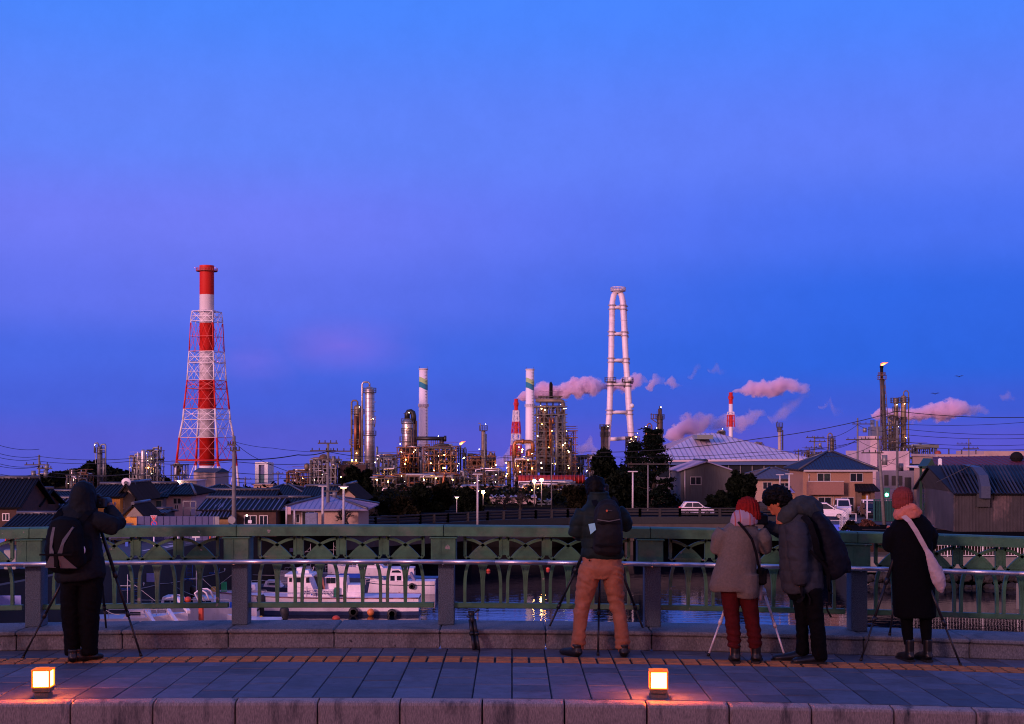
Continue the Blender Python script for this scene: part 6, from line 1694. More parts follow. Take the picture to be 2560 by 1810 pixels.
for x in(2372,2404,2440,2478,2500):m.bar(P(x,1140,YT+3),P(x,1128-(x%7),YT+3),.12,6)
m.build('roof_vent',M_DSTEEL,t_)
g_=thing('steel_gate','tall dark green steel gate frame left of the corrugated warehouse','gate',(PX(2315,140),140,GZ))
MG=mat('dark_green_steel',(.010,.045,.025),.5,.1,var=.25)
m=MB()
for x in(2302,2330):m.bar(P(x,1322,140).copy().lerp(Vector((PX(x,140),140,GZ)),1),P(x,1166,140),.14,4)
m.build('post',MG,g_)
m=MB();m.bar(P(2298,1168,140),P(2334,1168,140),.14,4);m.bar(P(2300,1180,140),P(2332,1180,140),.08,4);m.bar(P(2302,1300,140),P(2330,1180,140),.05,4);m.build('beam',MG,g_)
m=MB()
for k in range(9):m.bar(P(2302,1210+k*12,140),P(2330,1210+k*12,140),.03,4)
m.build('bars',MG,g_)
m=MB();m.prism([P(2316,1168,141),P(2340,1168,141),P(2330,1146,141)],(0,3,0));m.single('ridge_canopy',MG,'small green pointed canopy on top of the steel gate frame','canopy')
m=MB();m.bbox(P(2350,1156,141),(.35,.3,.8),.08);m.bar(P(2350,1165,141),(PX(2350,141),141,GZ),.07,6);m.single('warning_lamp',M_WHITE,'white lamp housing on a post beside the green pointed canopy','lamp')
picket('green_fence','dark green vertical bar fence left of the dusty red cap',[(PX(2185,148),148,GZ),(PX(2240,148),148,GZ)],2.3,.16,mat('green_fence_paint',(.012,.09,.075),.5,var=.2),2.3,2,.03,.06)
m=MB();m.lohi((PX(2186,148.3),148.3,GZ),(PX(2240,148.3),148.36,GZ+2.1));m.single('green_sheet',mat('green_sheet',(.008,.05,.045),.6,var=.3),'dark green sheet screen just behind the vertical bar fence','screen')
m=MB();m.lohi((PX(2185,170),170,GZ),(PX(2242,170),170.3,GZ+2.6));m.single('garden_wall',M_PW,'pinkish low wall behind the green fence and the traffic light','wall')
picket('stair_rail','white stair handrail descending to the canal in front of the small van',[P(2100,1324,136),P(2122,1298,146)],1.25,0,M_WHITE,1.6,5,thick=.022)
picket('barrier_rail','low white barrier rail in front of the parked minivan',[(PX(2030,147),147,GZ),(PX(2140,148),148,GZ)],.8,0,M_WHITE,4.0,2,thick=.04)
post_thing('marker_pole','thin white pole in front of the porch of the brown house',2168,1239,1312,146,.07,M_WHITE,'pole')
s=thing('traffic_light','traffic light glowing green left of the dusty red cap','traffic light',(PX(2217,158),158,GZ))
m=MB();m.bar((PX(2217,158),158.2,GZ),P(2217,1222,158.2),.07,8);m.build('pole',M_GREYST,s)
m=MB();m.bbox(P(2217,1232,158),(.62,.3,1.15),.05);hs=m.build('housing',mat('green_housing',(.02,.10,.07),.5),s)
m=MB();m.sphere(P(2217,1237,157.8),(.19,.06,.19),14,8);m.build('lens',G_GREEN,hs)
a=P(2204,1205,150);sl=thing('street_lamp','bright white street lamp head on the pole left of the dusty red cap','lamp',a)
m=MB();m.bar(a+Vector((.1,.1,.1)),a+Vector((-.9,.1,.4)),.03,5);m.build('arm',M_GREYST,sl)
m=MB();m.sphere(a,.10,10,8);m.build('lamp',G_WHITE,sl)
def upole(label,px,top,Y,r=.16,arms=(),gear=(),lean=0):
 t=thing('utility_pole',label,'pole',(PX(px,Y)+lean,Y,GZ),'utility poles')
 a=Vector((PX(px,Y)+lean,Y,GZ));b=P(px,top,Y)
 m=MB();m.bar(a,b,r,10,r*.62);m.build('pole',M_POLE,t)
 for py,w0,w1 in arms:
  m=MB();c=a.lerp(b,(PZ(py,Y)-a.z)/(b.z-a.z));m.box(c+Vector(((w1+w0)/2,-.12,0)),(w1-w0,.10,.12))
  for k in range(4):q=c+Vector((w0+(w1-w0)*(k+.3)/3.6,-.12,.15));m.bar(q-Vector((0,0,.1)),q+Vector((0,0,.12)),.05,6)
  m.build('cross_arm',M_DSTEEL,t)
 for py,dx,rr_,hh in gear:
  m=MB();c=a.lerp(b,(PZ(py,Y)-a.z)/(b.z-a.z));m.cyl(c+Vector((dx,0,-hh/2)),rr_,hh,10);m.box(c+Vector((dx/2,0,0)),(abs(dx),.08,.08));m.build('transformer',M_GREYST,t)
 return t
upole('tall slim concrete utility pole right of the striped chimney',585,1090,112,.2,[(1112,-.5,.2),(1126,-.3,.5)])
upole('utility pole with cross arms and antenna top right of the white frame tower',820,1107,128,.19,[(1108,-.9,.9),(1127,-1.6,.7),(1128,.1,2.2),(1148,-.3,1.1),(1228,-.6,.9)],[(1150,.5,.18,.7),(1236,.6,.2,.5)])
upole('utility pole with transformers left of the hooded photographer',98,1137,150,.15,[(1162,-1.5,1.1),(1171,-.2,1.4)],[(1184,.7,.25,.8),(1186,-.6,.25,.8),(1168,.8,.22,.6)])
upole('small utility pole left of the white frame tower',613,1192,260,.16,[(1198,-1.2,1.2)])
upole('small utility pole right of the white frame tower',695,1178,250,.16,[(1184,-1,1)])
upole('leaning utility pole with transformer left of the dusty red cap',2192,1052,142,.19,[(1098,-1.6,2.0),(1132,-1.8,.4)],[(1150,.5,.28,1.0)],.75)
upole('utility pole rising behind the dusty red cap',2243,1052,146,.17,[(1064,-1.2,.9),(1107,-1.6,.3),(1118,-.6,1.8)],[(1168,.4,.25,.8)])
upole('utility pole with two cross arms above the brown house roof',2144,1045,180,.16,[(1060,-.7,2.0),(1099,-1.5,1.6)],[(1075,.9,.25,.6)])
upole('crowded utility pole left of the brown house roof',2036,1090,200,.15,[(1094,-1.2,1.4),(1104,-.8,1.6),(1120,-1.4,1.2),(1136,-1.2,1.2)],[(1112,.8,.2,.6)])
upole('short utility pole with insulators far left of the brown house',1996,1122,210,.13,[(1128,-.8,2.4),(1135,-.6,1.2)])
upole('distant utility pole above the red factory roof',2422,1097,230,.14,[(1110,-2.0,.4),(1121,-1.0,1.6)])
upole('green painted utility pole in front of the pine',1620,1158,168,.12,[(1160,-2.4,2.4)])
upole('thin utility pole in front of the red refinery pipe',1379,1140,176,.09,[(1142,-.5,.5)])
def lpost(label,px,top,bot,Y,lit=None,head=(1.3,.3,.12),r=.085,hoff=0):
 t=thing('lamp_post',label,'lamp post',(PX(px,Y),Y,max(GZ,PZ(bot,Y))),'lamp posts')
 b=P(px,top,Y);m=MB();m.bar((b.x,Y,max(GZ,PZ(bot,Y))),b,r,8,r*.75);m.build('post',M_LPOST,t)
 m=MB();m.bbox(b+Vector((hoff,0,.05)),head,.03);m.build('lamp_head',M_LPOST,t)
 if lit:
  m=MB();m.bbox(b+Vector((hoff,-.02,-.05)),(head[0]*.6,head[1]*.8,.09),.02);m.build('lamp',lit,t)
 return t
lpost('tall unlit lamp post left of the orange trousered photographer',1194,1187,1318,140,None,(1.0,.25,.12),.12)
lpost('unlit lamp post with flat head in front of the pines',1582,1180,1273,158,None,(1.1,.3,.12),.12)
lpost('lit lamp post in front of the pink gable and lilac roof',859,1218,1310,122,glow('lamp_soft',(1,.72,.35),4.0),(.85,.3,.10),.12)
lpost('dim lamp post beside the pole left of the lit lamp',807,1217,1314,122,None,(.8,.25,.1),.13)
lpost('thin pale lamp post above the curly hair, left one of two',1950,1188,1212,160,None,(.9,.25,.1),.09)
lpost('thin pale lamp post above the curly hair, right one of two',1973,1186,1235,158,None,(.9,.25,.1),.11)
lpost('small lit street lamp left of the tall unlit post',1142,1243,1285,165,glow('lamp_street',(1,.78,.45),8.0),(.6,.25,.08),.05)
for px,py in((1336,1203),(1354,1200)):
 b=P(px,py,183)
 t=thing('flood_lamp',{1336:'brilliant flood lamp on a mast, left of the pair before the red pipe',1354:'brilliant flood lamp on a mast, right of the pair before the red pipe'}[px],'lamp post',(b.x,183,GZ),'flood lamps')
 m=MB();m.bar((b.x,183.2,GZ),b+Vector((0,.2,0)),.08,8);m.build('mast',M_GREYST,t)
 m=MB();m.sphere(b,.22,12,8);m.build('lamp',G_BIG,t)
b=P(1208,1230,186);t=thing('flood_lamp','brilliant flood lamp low beside the thin column left of the pair','lamp post',(b.x,186,GZ),'flood lamps')
m=MB();m.bar((b.x,186.2,GZ),b+Vector((0,.2,0)),.08,8);m.build('mast',M_GREYST,t)
m=MB();m.sphere(b,.22,12,8);m.build('lamp',G_BIG,t)
post_thing('sign_post','white sign post with a pinkish panel left of the lilac roofed house',716,1266,1312,121,.07,M_LPOST,'sign')
m=MB();m.lohi((PX(718,121),121,PZ(1286,121)),(PX(727,121),121.06,PZ(1267,121)));m.single('sign_board',W_PNK,'pinkish blank panel on the post left of the lilac roofed house','sign')
post_thing('leaning_post','slightly leaning white post beside the lilac roofed house',736,1276,1312,121,.07,M_LPOST,'post')
m=MB();m.bbox(P(779,1298,121),(1.0,.6,1.1),.05);m.single('utility_cabinet',mat('blue_grey_cabinet',(.13,.15,.22),.5),'blue grey cabinet in front of the lilac roofed house','cabinet')
m=MB();m.sphere(P(617,1289,121),.07,10,8);m.single('garden_lamp',G_WHITE,'small white garden lamp by the ribbed roof house door','lamp')
m=MB();m.lohi((PX(620,121),121,PZ(1308,121)),(PX(629,121),121.06,PZ(1300,121)));m.single('notice_plate',M_WHITE,'small white notice plate below the garden lamp','sign')
m=MB();m.prism(disc(P(579,1300,111.5),.3,0,0),(0,.08,0));m.single('traffic_mirror',M_GREYST,'round grey traffic mirror beside the slim utility pole','mirror')
def wire(label,pts,Ys,r=.028,sg=.35):
 rope(label,[P(x,y,Y)for(x,y),Y in zip(pts,Ys)],r*.8,sg,M_WIRE,'overhead_wire','wire','overhead wires')
wire('longest overhead wire crossing the hall roof and both steam plumes',[(1500,1131),(1900,1096),(2243,1028),(2600,1042)],[150,148,146,150],.045,.3)
wire('overhead wire crossing the lower lilac hall roof',[(1450,1140),(1900,1130),(2144,1105)],[170,175,180],.035)
wire('overhead wire along the lilac hall eave',[(1640,1150),(2036,1124),(2144,1100)],[175,190,180],.03)
wire('overhead wire from the slim pole to the antenna pole',[(585,1149),(745,1137),(820,1128)],[112,120,128],.05,.15)
wire('overhead wire leaving the antenna pole towards the refinery',[(820,1129),(1000,1137),(1300,1141)],[128,150,176],.035)
wire('overhead wire descending right from the top of the slim pole',[(585,1105),(640,1145),(740,1184)],[112,118,130],.03,.1)
wire('thin overhead wire from the slim pole passing over the white tower',[(585,1104),(680,1120),(820,1130)],[112,120,128],.022,.1)
for k,(y0,y1,y2)in enumerate(((1141,1146,1150),(1153,1153,1154),(1190,1184,1180),(1178,1186,1190))):
 wire(['upper overhead wire','second overhead wire','lowest overhead wire','third overhead wire'][k]+' strung from the far left pole to the slim pole',[(98,y0),(330,y1),(585,y2)],[150,130,112],.03,.25)
for k,(y0,y1)in enumerate(((1107,1123),(1128,1141),(1139,1147),(1154,1165),(1161,1166),(1181,1184))):
 wire(['topmost','second','third','fourth','fifth','lowest'][k]+' overhead wire from the left picture edge to the transformer pole',[(-20,y0),(98,y1)],[140,150],.03,.3)
for k,(x0,y0,x1,y1)in enumerate(((585,1182,820,1180),(585,1196,820,1186),(585,1204,695,1200),(585,1154,820,1156))):
 wire(['middle overhead wire behind the white frame tower','overhead wire just below the middle one at the white tower','lowest overhead wire left of the white tower','upper overhead wire behind the white frame tower'][k],[(x0,y0),(x1,y1)],[112,128],.03,.2)
for k,(y0,y1)in enumerate(((1071,1085),(1085,1094),(1104,1110),(1112,1122),(1060,1052))):
 wire(['upper','second','third','lower','rising top'][k]+' overhead wire right of the pole behind the red cap',[(2243,y0),(2600,y1)],[146,160],.03,.3)
for k,(x0,y0,x1,y1)in enumerate(((2144,1062,2243,1070),(2144,1100,2243,1118),(2036,1118,2144,1100),(2036,1096,2144,1062),(2192,1120,2243,1160),(2192,1150,2290,1120),(2192,1165,2243,1140),(2060,1140,2192,1108))):
 wire('sagging service wire number %s tangled between the right bank poles'%'one two three four five six seven eight'.split()[k],[(x0,y0),(x1,y1)],[150,146],.028,.5)
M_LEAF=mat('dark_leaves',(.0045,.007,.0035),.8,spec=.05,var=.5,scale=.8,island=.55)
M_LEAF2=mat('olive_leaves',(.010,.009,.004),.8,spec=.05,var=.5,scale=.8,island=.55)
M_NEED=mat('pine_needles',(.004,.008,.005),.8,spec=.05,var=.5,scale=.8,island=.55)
M_BARK=mat('bark',(.035,.026,.02),.95,var=.4,scale=3)
def leaf(m,c,s,rr):
 n=Vector((rr.gauss(0,1),rr.gauss(0,1),rr.gauss(.4,1))).normalized();u,w=m.frame(n)
 a=rr.uniform(0,6.28);u,w=u*math.cos(a)+w*math.sin(a),w*math.cos(a)-u*math.sin(a)
 m.add([c-u*s,c+w*s*.55,c+u*s,c-w*s*.55],[(0,1,2,3)])
def tree(label,px,top,bot,Y,wpx,mt=M_LEAF,n=2600,seed=1,leafs=.30,cat='tree',name='tree',flat=1.0,depth=None,base=GZ,lobes=13):
 rr=random.Random(seed)
 x,zt,zb=PX(px,Y),PZ(top,Y),PZ(bot,Y)
 hw=wpx*Y/FL/2
 t=thing(name,label,cat,(x,Y,base))
 cz,hz=(zt+zb)/2,(zt-zb)/2
 dp=depth or hw*.8
 cl=[]
 for k in range(lobes):
  v=Vector((rr.gauss(0,1),rr.gauss(0,1),rr.gauss(0,1))).normalized()*rr.uniform(.35,.78)
  cl.append((Vector((x+v.x*hw,Y+v.y*dp,cz+v.z*hz)),rr.uniform(.26,.44)))
 cl.append((Vector((x,Y,cz)),.55))
 zg=max(base,zb)
 for k in range(6):cl.append((Vector((x+rr.uniform(-.72,.72)*hw,Y+rr.uniform(-.5,.2)*dp,lerp(zg,cz,rr.uniform(.1,.5)))),rr.uniform(.28,.4)))
 m=MB()
 for k in range(int(n*1.7)):
  c,r=cl[rr.randrange(len(cl))]
  d=Vector((rr.gauss(0,1),rr.gauss(0,1),rr.gauss(0,1))).normalized()*(rr.random()**.45)*r
  p=c+Vector((d.x*hw,d.y*dp,d.z*hz))
  if p.z<base+.1:continue
  leaf(m,p,leafs*rr.uniform(.6,1.3),rr)
 m.build('crown',mt,t)
 m=MB();m.tube([(x,Y,base-.1),(x+hw*.03,Y,lerp(base,cz,.5)),(x,Y,cz+hz*.4)],[hw*.10+.05,hw*.075+.03,hw*.02+.02],8)
 for c,r in cl[:7]:
  s=Vector((x,Y,lerp(base,cz,.6+.3*rr.random())));m.tube([s,s.lerp(c,.5)+Vector((0,0,.2)),c],[hw*.045+.02,hw*.03+.015,.015],6)
 m.build('trunk',M_BARK,t)
 return t
def pine(label,px,top,bot,Y,wpx,seed=1,n=13):
 rr=random.Random(seed);x,zt=PX(px,Y),PZ(top,Y);hw=wpx*Y/FL/2;zb=PZ(bot,Y)
 t=thing('pine_tree',label,'tree',(x,Y,GZ))
 m,b=MB(),MB()
 b.tube([(x,Y,GZ-.1),(x+.2,Y,lerp(GZ,zt,.5)),(x,Y,zt-.2)],[.32,.22,.04],8)
 for k in range(n):
  f=k/(n-1);z=lerp(zb,zt-.3,f);w=hw*(1-f*.82)*rr.uniform(.75,1.12)
  for q in range(6):
   a=rr.uniform(0,6.28);e=Vector((x+math.cos(a)*w,Y+math.sin(a)*w*.8,z+rr.uniform(-.1,.35)+w*.10));s=Vector((x,Y,z-.1))
   b.tube([s,s.lerp(e,.6)+Vector((0,0,-.12)),e],[.07,.045,.02],5)
   for j in range(95):
    u=rr.uniform(.2,1.05)**.7;p=s.lerp(e,u)+Vector((rr.gauss(0,.28),rr.gauss(0,.3),rr.gauss(.12,.10)))
    d=Vector((rr.gauss(0,1),rr.gauss(0,1),rr.gauss(.7,.6))).normalized()*rr.uniform(.18,.38);o=d.cross(Vector((rr.gauss(0,1),rr.gauss(0,1),rr.gauss(0,1)))).normalized()*.10
    m.add([p-o,p+o,p+d+o*.4,p+d-o*.4],[(0,1,2,3)])
 m.build('crown',M_NEED,t);b.build('trunk',M_BARK,t)
def bare_tree(label,px,bot,Y,hpx,seed,spread=.55):
 rr=random.Random(seed);x=PX(px,Y);h=hpx*Y/FL
 z0=max(GZ,PZ(bot,Y));m=MB()
 def grow(p,d,L,r,lv):
  q=p+d*L;m.bar(p,q,r,5,r*.7,False)
  if lv==0:return
  for k in range(3 if lv>1 else 4):
   v=Vector((rr.gauss(0,1),rr.gauss(0,1),rr.gauss(.1,.7))).normalized()
   grow(q-d*L*rr.uniform(0,.35),(d+v*spread*1.5).normalized(),L*rr.uniform(.62,.8),r*.6,lv-1)
 for k in range(3):grow(Vector((x+rr.uniform(-.2,.2),Y,z0)),Vector((rr.gauss(0,.35),rr.gauss(0,.3),1)).normalized(),h*.30,.11,4)
 m.single('bare_tree',M_BARK,label,'tree')
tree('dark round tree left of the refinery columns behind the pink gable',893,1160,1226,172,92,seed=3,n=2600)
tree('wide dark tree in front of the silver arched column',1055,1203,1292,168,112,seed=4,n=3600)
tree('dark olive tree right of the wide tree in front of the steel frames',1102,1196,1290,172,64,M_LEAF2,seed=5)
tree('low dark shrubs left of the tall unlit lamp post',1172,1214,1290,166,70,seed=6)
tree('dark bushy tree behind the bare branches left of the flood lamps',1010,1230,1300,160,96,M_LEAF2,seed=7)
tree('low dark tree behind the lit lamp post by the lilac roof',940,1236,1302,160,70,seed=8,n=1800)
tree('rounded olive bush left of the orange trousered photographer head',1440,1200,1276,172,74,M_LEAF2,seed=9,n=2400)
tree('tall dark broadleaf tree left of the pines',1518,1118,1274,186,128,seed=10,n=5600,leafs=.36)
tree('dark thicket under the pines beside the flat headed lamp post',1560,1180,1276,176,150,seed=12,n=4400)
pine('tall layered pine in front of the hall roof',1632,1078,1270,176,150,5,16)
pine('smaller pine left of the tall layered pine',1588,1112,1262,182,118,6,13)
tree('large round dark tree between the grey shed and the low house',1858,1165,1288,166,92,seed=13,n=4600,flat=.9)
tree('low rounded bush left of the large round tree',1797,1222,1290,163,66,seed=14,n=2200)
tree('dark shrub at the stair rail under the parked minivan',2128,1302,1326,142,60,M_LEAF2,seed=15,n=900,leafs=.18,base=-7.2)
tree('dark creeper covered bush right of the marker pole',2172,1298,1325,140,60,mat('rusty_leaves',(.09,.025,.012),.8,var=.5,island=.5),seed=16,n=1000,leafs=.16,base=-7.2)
bare_tree('bare branching tree in front of the lilac roofed house',868,1316,124,68,3)
bare_tree('bare tree in front of the pinkish store left of the flood lamps',1262,1282,172,58,4)
bare_tree('bare spreading tree in front of the pinkish store below the flood lamps',1300,1282,171,66,5)
bare_tree('bare pale tree between the pink gable and the wide dark tree',918,1300,150,56,6)
hm=MB();rr=random.Random(21)
HP=[(85,1222),(110,1206),(140,1190),(180,1184),(210,1178),(228,1162),(245,1158),(256,1172),(290,1184),(330,1192),(365,1206),(400,1218)]
vs,fs=[],[]
for j,(dy,k)in enumerate(((-14,-1),(-6,.55),(0,1),(14,.6),(26,-1))):
 for x,y in HP:vs.append(Vector((PX(x,300),300+dy,GZ-4 if k<0 else lerp(GZ,PZ(y+4,300),k))))
n=len(HP)
for j in range(4):
 for i in range(n-1):fs.append((j*n+i,j*n+i+1,(j+1)*n+i+1,(j+1)*n+i))
hm.add(vs,fs,True);struct(hm,'hill',mat('hill_soil',(.02,.022,.014),.95))
m=MB()
for k in range(9000):
 i=rr.randrange(n-1);u=rr.random();x=lerp(HP[i][0],HP[i+1][0],u);y=lerp(HP[i][1],HP[i+1][1],u);dy=rr.uniform(-14,10)
 k_=max(0,1-abs(dy)/16);p=Vector((PX(x,300),300+dy,lerp(GZ,PZ(y+2,300),k_)+rr.uniform(0,1.0)+.4*mnoise.noise(Vector((x*.12,dy*.4,0)))))
 leaf(m,p,rr.uniform(.35,.75),rr)
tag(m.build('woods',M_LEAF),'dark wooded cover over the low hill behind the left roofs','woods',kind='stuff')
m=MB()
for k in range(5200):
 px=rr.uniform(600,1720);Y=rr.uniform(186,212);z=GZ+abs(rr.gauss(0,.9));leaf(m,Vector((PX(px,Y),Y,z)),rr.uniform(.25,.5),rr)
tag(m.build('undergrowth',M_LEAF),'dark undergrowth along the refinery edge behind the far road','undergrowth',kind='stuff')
BZ=GZ-2.6
M_BROWN=mat('brown_column',(.085,.055,.042),.6,.3,var=.35,scale=1.2,dirt=(.12,.06,.03),dscale=.5)
M_KHAKI=mat('khaki_column',(.20,.15,.10),.55,.4,var=.3,scale=1.2,dirt=(.12,.08,.05),dscale=.5)
M_WSTK=mat('white_stack',(.78,.72,.75),.5,var=.08,scale=.6,dirt=(.5,.45,.47),dscale=.5)
M_COPPER=mat('copper_lit_pipe',(.34,.13,.055),.42,.6,var=.25,scale=1)
M_TEALST=mat('grey_blue_steel',(.10,.12,.15),.45,.5,var=.3,scale=1)
def lamp(parent,p,r=.22,g=None,name='lamp'):
 m=MB();m.sphere(p,r*.33,8,6);return m.build(name,g or G_WARM,parent)
def platform(m,x,y,z,r0,r1,n=14,rail=.9,arc=(0,1)):
 """round gallery: floor ring and a hand rail"""
 a0,a1=arc
 pts=[(math.cos(2*math.pi*lerp(a0,a1,k/n)),math.sin(2*math.pi*lerp(a0,a1,k/n)))for k in range(n+1)]
 for(c,s),(c2,s2)in zip(pts,pts[1:]):
  a,b,d,e=Vector((x+c*r0,y+s*r0,z)),Vector((x+c2*r0,y+s2*r0,z)),Vector((x+c2*r1,y+s2*r1,z)),Vector((x+c*r1,y+s*r1,z))
  t=Vector((0,0,.14));m.add([a,b,d,e,a-t,b-t,d-t,e-t],[(0,1,2,3),(7,6,5,4),(2,3,7,6),(0,1,5,4)])
  m.bar(e+Vector((0,0,rail)),d+Vector((0,0,rail)),.05,4);m.bar(e+Vector((0,0,rail*.5)),d+Vector((0,0,rail*.5)),.035,4);m.bar(e,e+Vector((0,0,rail)),.045,4)
def tower(label,px,top,Y,rpx,mt,plats=(),rings=1.6,ladder=1,loop=None,lamps=(),name='distillation_column',cat='column',steps=None,cap=True,bot=None,gap=1.0):
 x=PX(px,Y);zt=PZ(top,Y);r=rpx*Y/FL;zb=BZ if bot is None else PZ(bot,Y)
 t=thing(name,label,cat,(x,Y,zb))
 prof=[(r,zb)]
 if steps:
  for py,rp in steps:z=PZ(py,Y);prof+=[(prof[-1][0],z),(rp*Y/FL,z+.35)]
 re=prof[-1][0]
 prof+=[(re,zt-(re*.7 if cap else 0))]
 if cap:prof+=[(re*.86,zt-re*.35),(re*.5,zt-re*.08),(.02,zt)]
 m=MB();m.lathe((x,Y,0),prof,20)
 if rings:
  z=zb+1
  while z<zt-1:
   rr_=r
   if steps:
    for py,rp in steps:
     if z>PZ(py,Y):rr_=rp*Y/FL
   m.lathe((x,Y,z),[(rr_*1.0,0),(rr_*1.03,.02),(rr_*1.03,.08),(rr_*1.0,.10)],20);z+=rings
 m.build('shell',mt,t)
 for py,w in plats:
  m=MB();platform(m,x,Y,PZ(py,Y),r*.98,w*Y/FL);m.build('platform',M_DSTEEL if name!='x' else mt,t)
 if ladder:
  m=MB();lx=x+ladder*r*.75;ly=Y-r*.8
  for o in(-.22,.22):m.bar((lx+o,ly,zb),(lx+o,ly,zt-.5),.05,4)
  z=zb+.5
  while z<zt-.6:m.bar((lx-.22,ly,z),(lx+.22,ly,z),.035,4);z+=.6
  m.build('ladder',M_DSTEEL,t)
 if loop:
  m=MB();lx=x+loop*(r+.45);
  m.tube([(x,Y-.1,zt-.2),(x,Y-.1,zt+.6),(x+loop*.3,Y-.1,zt+.9),(lx-loop*.3,Y-.1,zt+.9),(lx,Y-.1,zt+.5),(lx,Y-.1,zb)],.20 if r>.6 else .13,8);m.build('overhead_pipe',mt,t)
 for lx_,ly_,g in lamps:
  lamp(t,P(lx_,ly_,Y)+Vector((0,-r-.5,0)),.2,g)
 return t
YC_=320.0
x0=PX(517,YC_)
def zz(py,Y=YC_):return PZ(py,Y)
M_BAND=banded('chimney_bands',[(zz(737),zz(655)),(zz(879),zz(808)),(zz(1022.5),zz(951)),(zz(1165),zz(1094))],(.80,.73,.76),(.62,.018,.012),.5)
ch=thing('chimney','tallest red and white banded chimney standing inside a lattice tower','chimney',(x0,YC_,BZ))
m=MB();k=YC_/FL
m.lathe((x0,YC_,0),[(18.6*k,zz(1172)),(17.8*k,zz(668)),(18.3*k,zz(667)),(18.3*k,zz(664)),(15*k,zz(664)),(15*k,zz(672))],28);m.build('stack',M_BAND,ch)
m=MB();m.lathe((x0,YC_,0),[(19*k,zz(1178)),(19*k,zz(1164)),(18.7*k,zz(1164))],24);m.cyl((x0,YC_,BZ),12*k,zz(1176)-BZ,16);m.build('foot_ring',M_WHITE,ch)
m=MB();platform(m,x0,YC_,zz(677),17.8*k,26.5*k,24,6*k);m.build('top_platform',mat('red_paint_steel',(.4,.03,.02),.5),ch)
LV=[(779,33),(804,35.5),(879,38.8),(908,40.8),(951,43),(972,45),(1022,50),(1049,52),(1094,60),(1150,65.5)]
def corner(i,hw):
 a=R(32)+math.pi/2*i;rr_=hw/math.cos(R(32))*k
 return x0+rr_*math.cos(a),YC_+rr_*math.sin(a)
for i in range(4):
 m=MB()
 pts=[Vector((*corner(i,hw),zz(py)))for py,hw in LV]+[Vector((*corner(i,72),BZ))]
 for j,(a,b)in enumerate(zip(pts,pts[1:])):m.bar(a,b,(.085+.02*j),8,.085+.02*(j+1))
 m.build('leg',M_BAND,ch)
for i in range(4):
 m=MB()
 for j,((py,hw),(py2,hw2))in enumerate(zip(LV,LV[1:])):
  a,b=Vector((*corner(i,hw),zz(py))),Vector((*corner(i+1,hw),zz(py)))
  c,d=Vector((*corner(i,hw2),zz(py2))),Vector((*corner(i+1,hw2),zz(py2)))
  m.bar(a,b,.075,5)
  mid=(c+d)/2
  m.bar(a,mid,.06,4);m.bar(b,mid,.06,4);m.bar(c,(a+b)/2,.045,4);m.bar(d,(a+b)/2,.045,4)
  if j==len(LV)-2:m.bar(c,d,.19,6)
  q1,q2=a.lerp(mid,.5),b.lerp(mid,.5);m.bar(q1,a.lerp(c,.5),.05,4);m.bar(q2,b.lerp(d,.5),.05,4);m.bar(q1,q2,.05,4)
 c,d=Vector((*corner(i,65.5),zz(1150))),Vector((*corner(i+1,65.5),zz(1150)));e,f_=Vector((*corner(i,72),BZ)),Vector((*corner(i+1,72),BZ))
 m.bar(c,(e+f_)/2,.10,4);m.bar(d,(e+f_)/2,.10,4)
 m.build('bracing',M_BAND,ch)
m=MB()
for py,hw in((779,33),(905,40),(1049,52)):
 for i in range(4):m.bar(Vector((*corner(i,hw),zz(py))),Vector((x0,YC_,zz(py))),.09,4)
 platform(m,x0,YC_,zz(py),18*k,21.5*k,20,3*k)
m.build('tie_ring',mat('white_tie_steel',(.55,.5,.52),.5),ch)
for px,py in((492,672),(542,672),(477,898),(487,1034),(548,905)):lamp(ch,P(px,py,YC_)+Vector((0,-2,0)),.14,G_RED,'aircraft_lamp')
hb=thing('chimney_house','tan machinery house with a low roof at the foot of the tall banded chimney','building',(PX(522,300),301,BZ))
A_,B2,C2,D2=Vector((PX(484,300),300,0)),Vector((PX(538,296),296,0)),Vector((PX(567,302),304,0)),Vector((PX(512,308),308,0))
m=MB();q=[A_,B2,C2,D2];zt=PZ(1181,298);m.add([v+Vector((0,0,BZ))for v in q]+[v+Vector((0,0,zt))for v in q],[(3,2,1,0),(4,5,6,7),(0,1,5,4),(1,2,6,5),(2,3,7,6),(3,0,4,7)]);m.build('wall',mat('tan_cladding',(.40,.29,.24),.7,var=.1),hb)
m=MB();cc_=sum(q,Vector())/4;q2=[cc_+(v-cc_)*1.07 for v in q];e0,e1=(q2[0]+q2[3])/2,(q2[1]+q2[2])/2
m.add([v+Vector((0,0,zt))for v in q2]+[e0+Vector((0,0,PZ(1171,298))),e1+Vector((0,0,PZ(1171,298)))],[(0,1,5,4),(2,3,4,5),(1,2,5),(3,0,4),(3,2,1,0)]);m.build('roof',mat('dark_teal_roof',(.03,.05,.055),.6),hb)
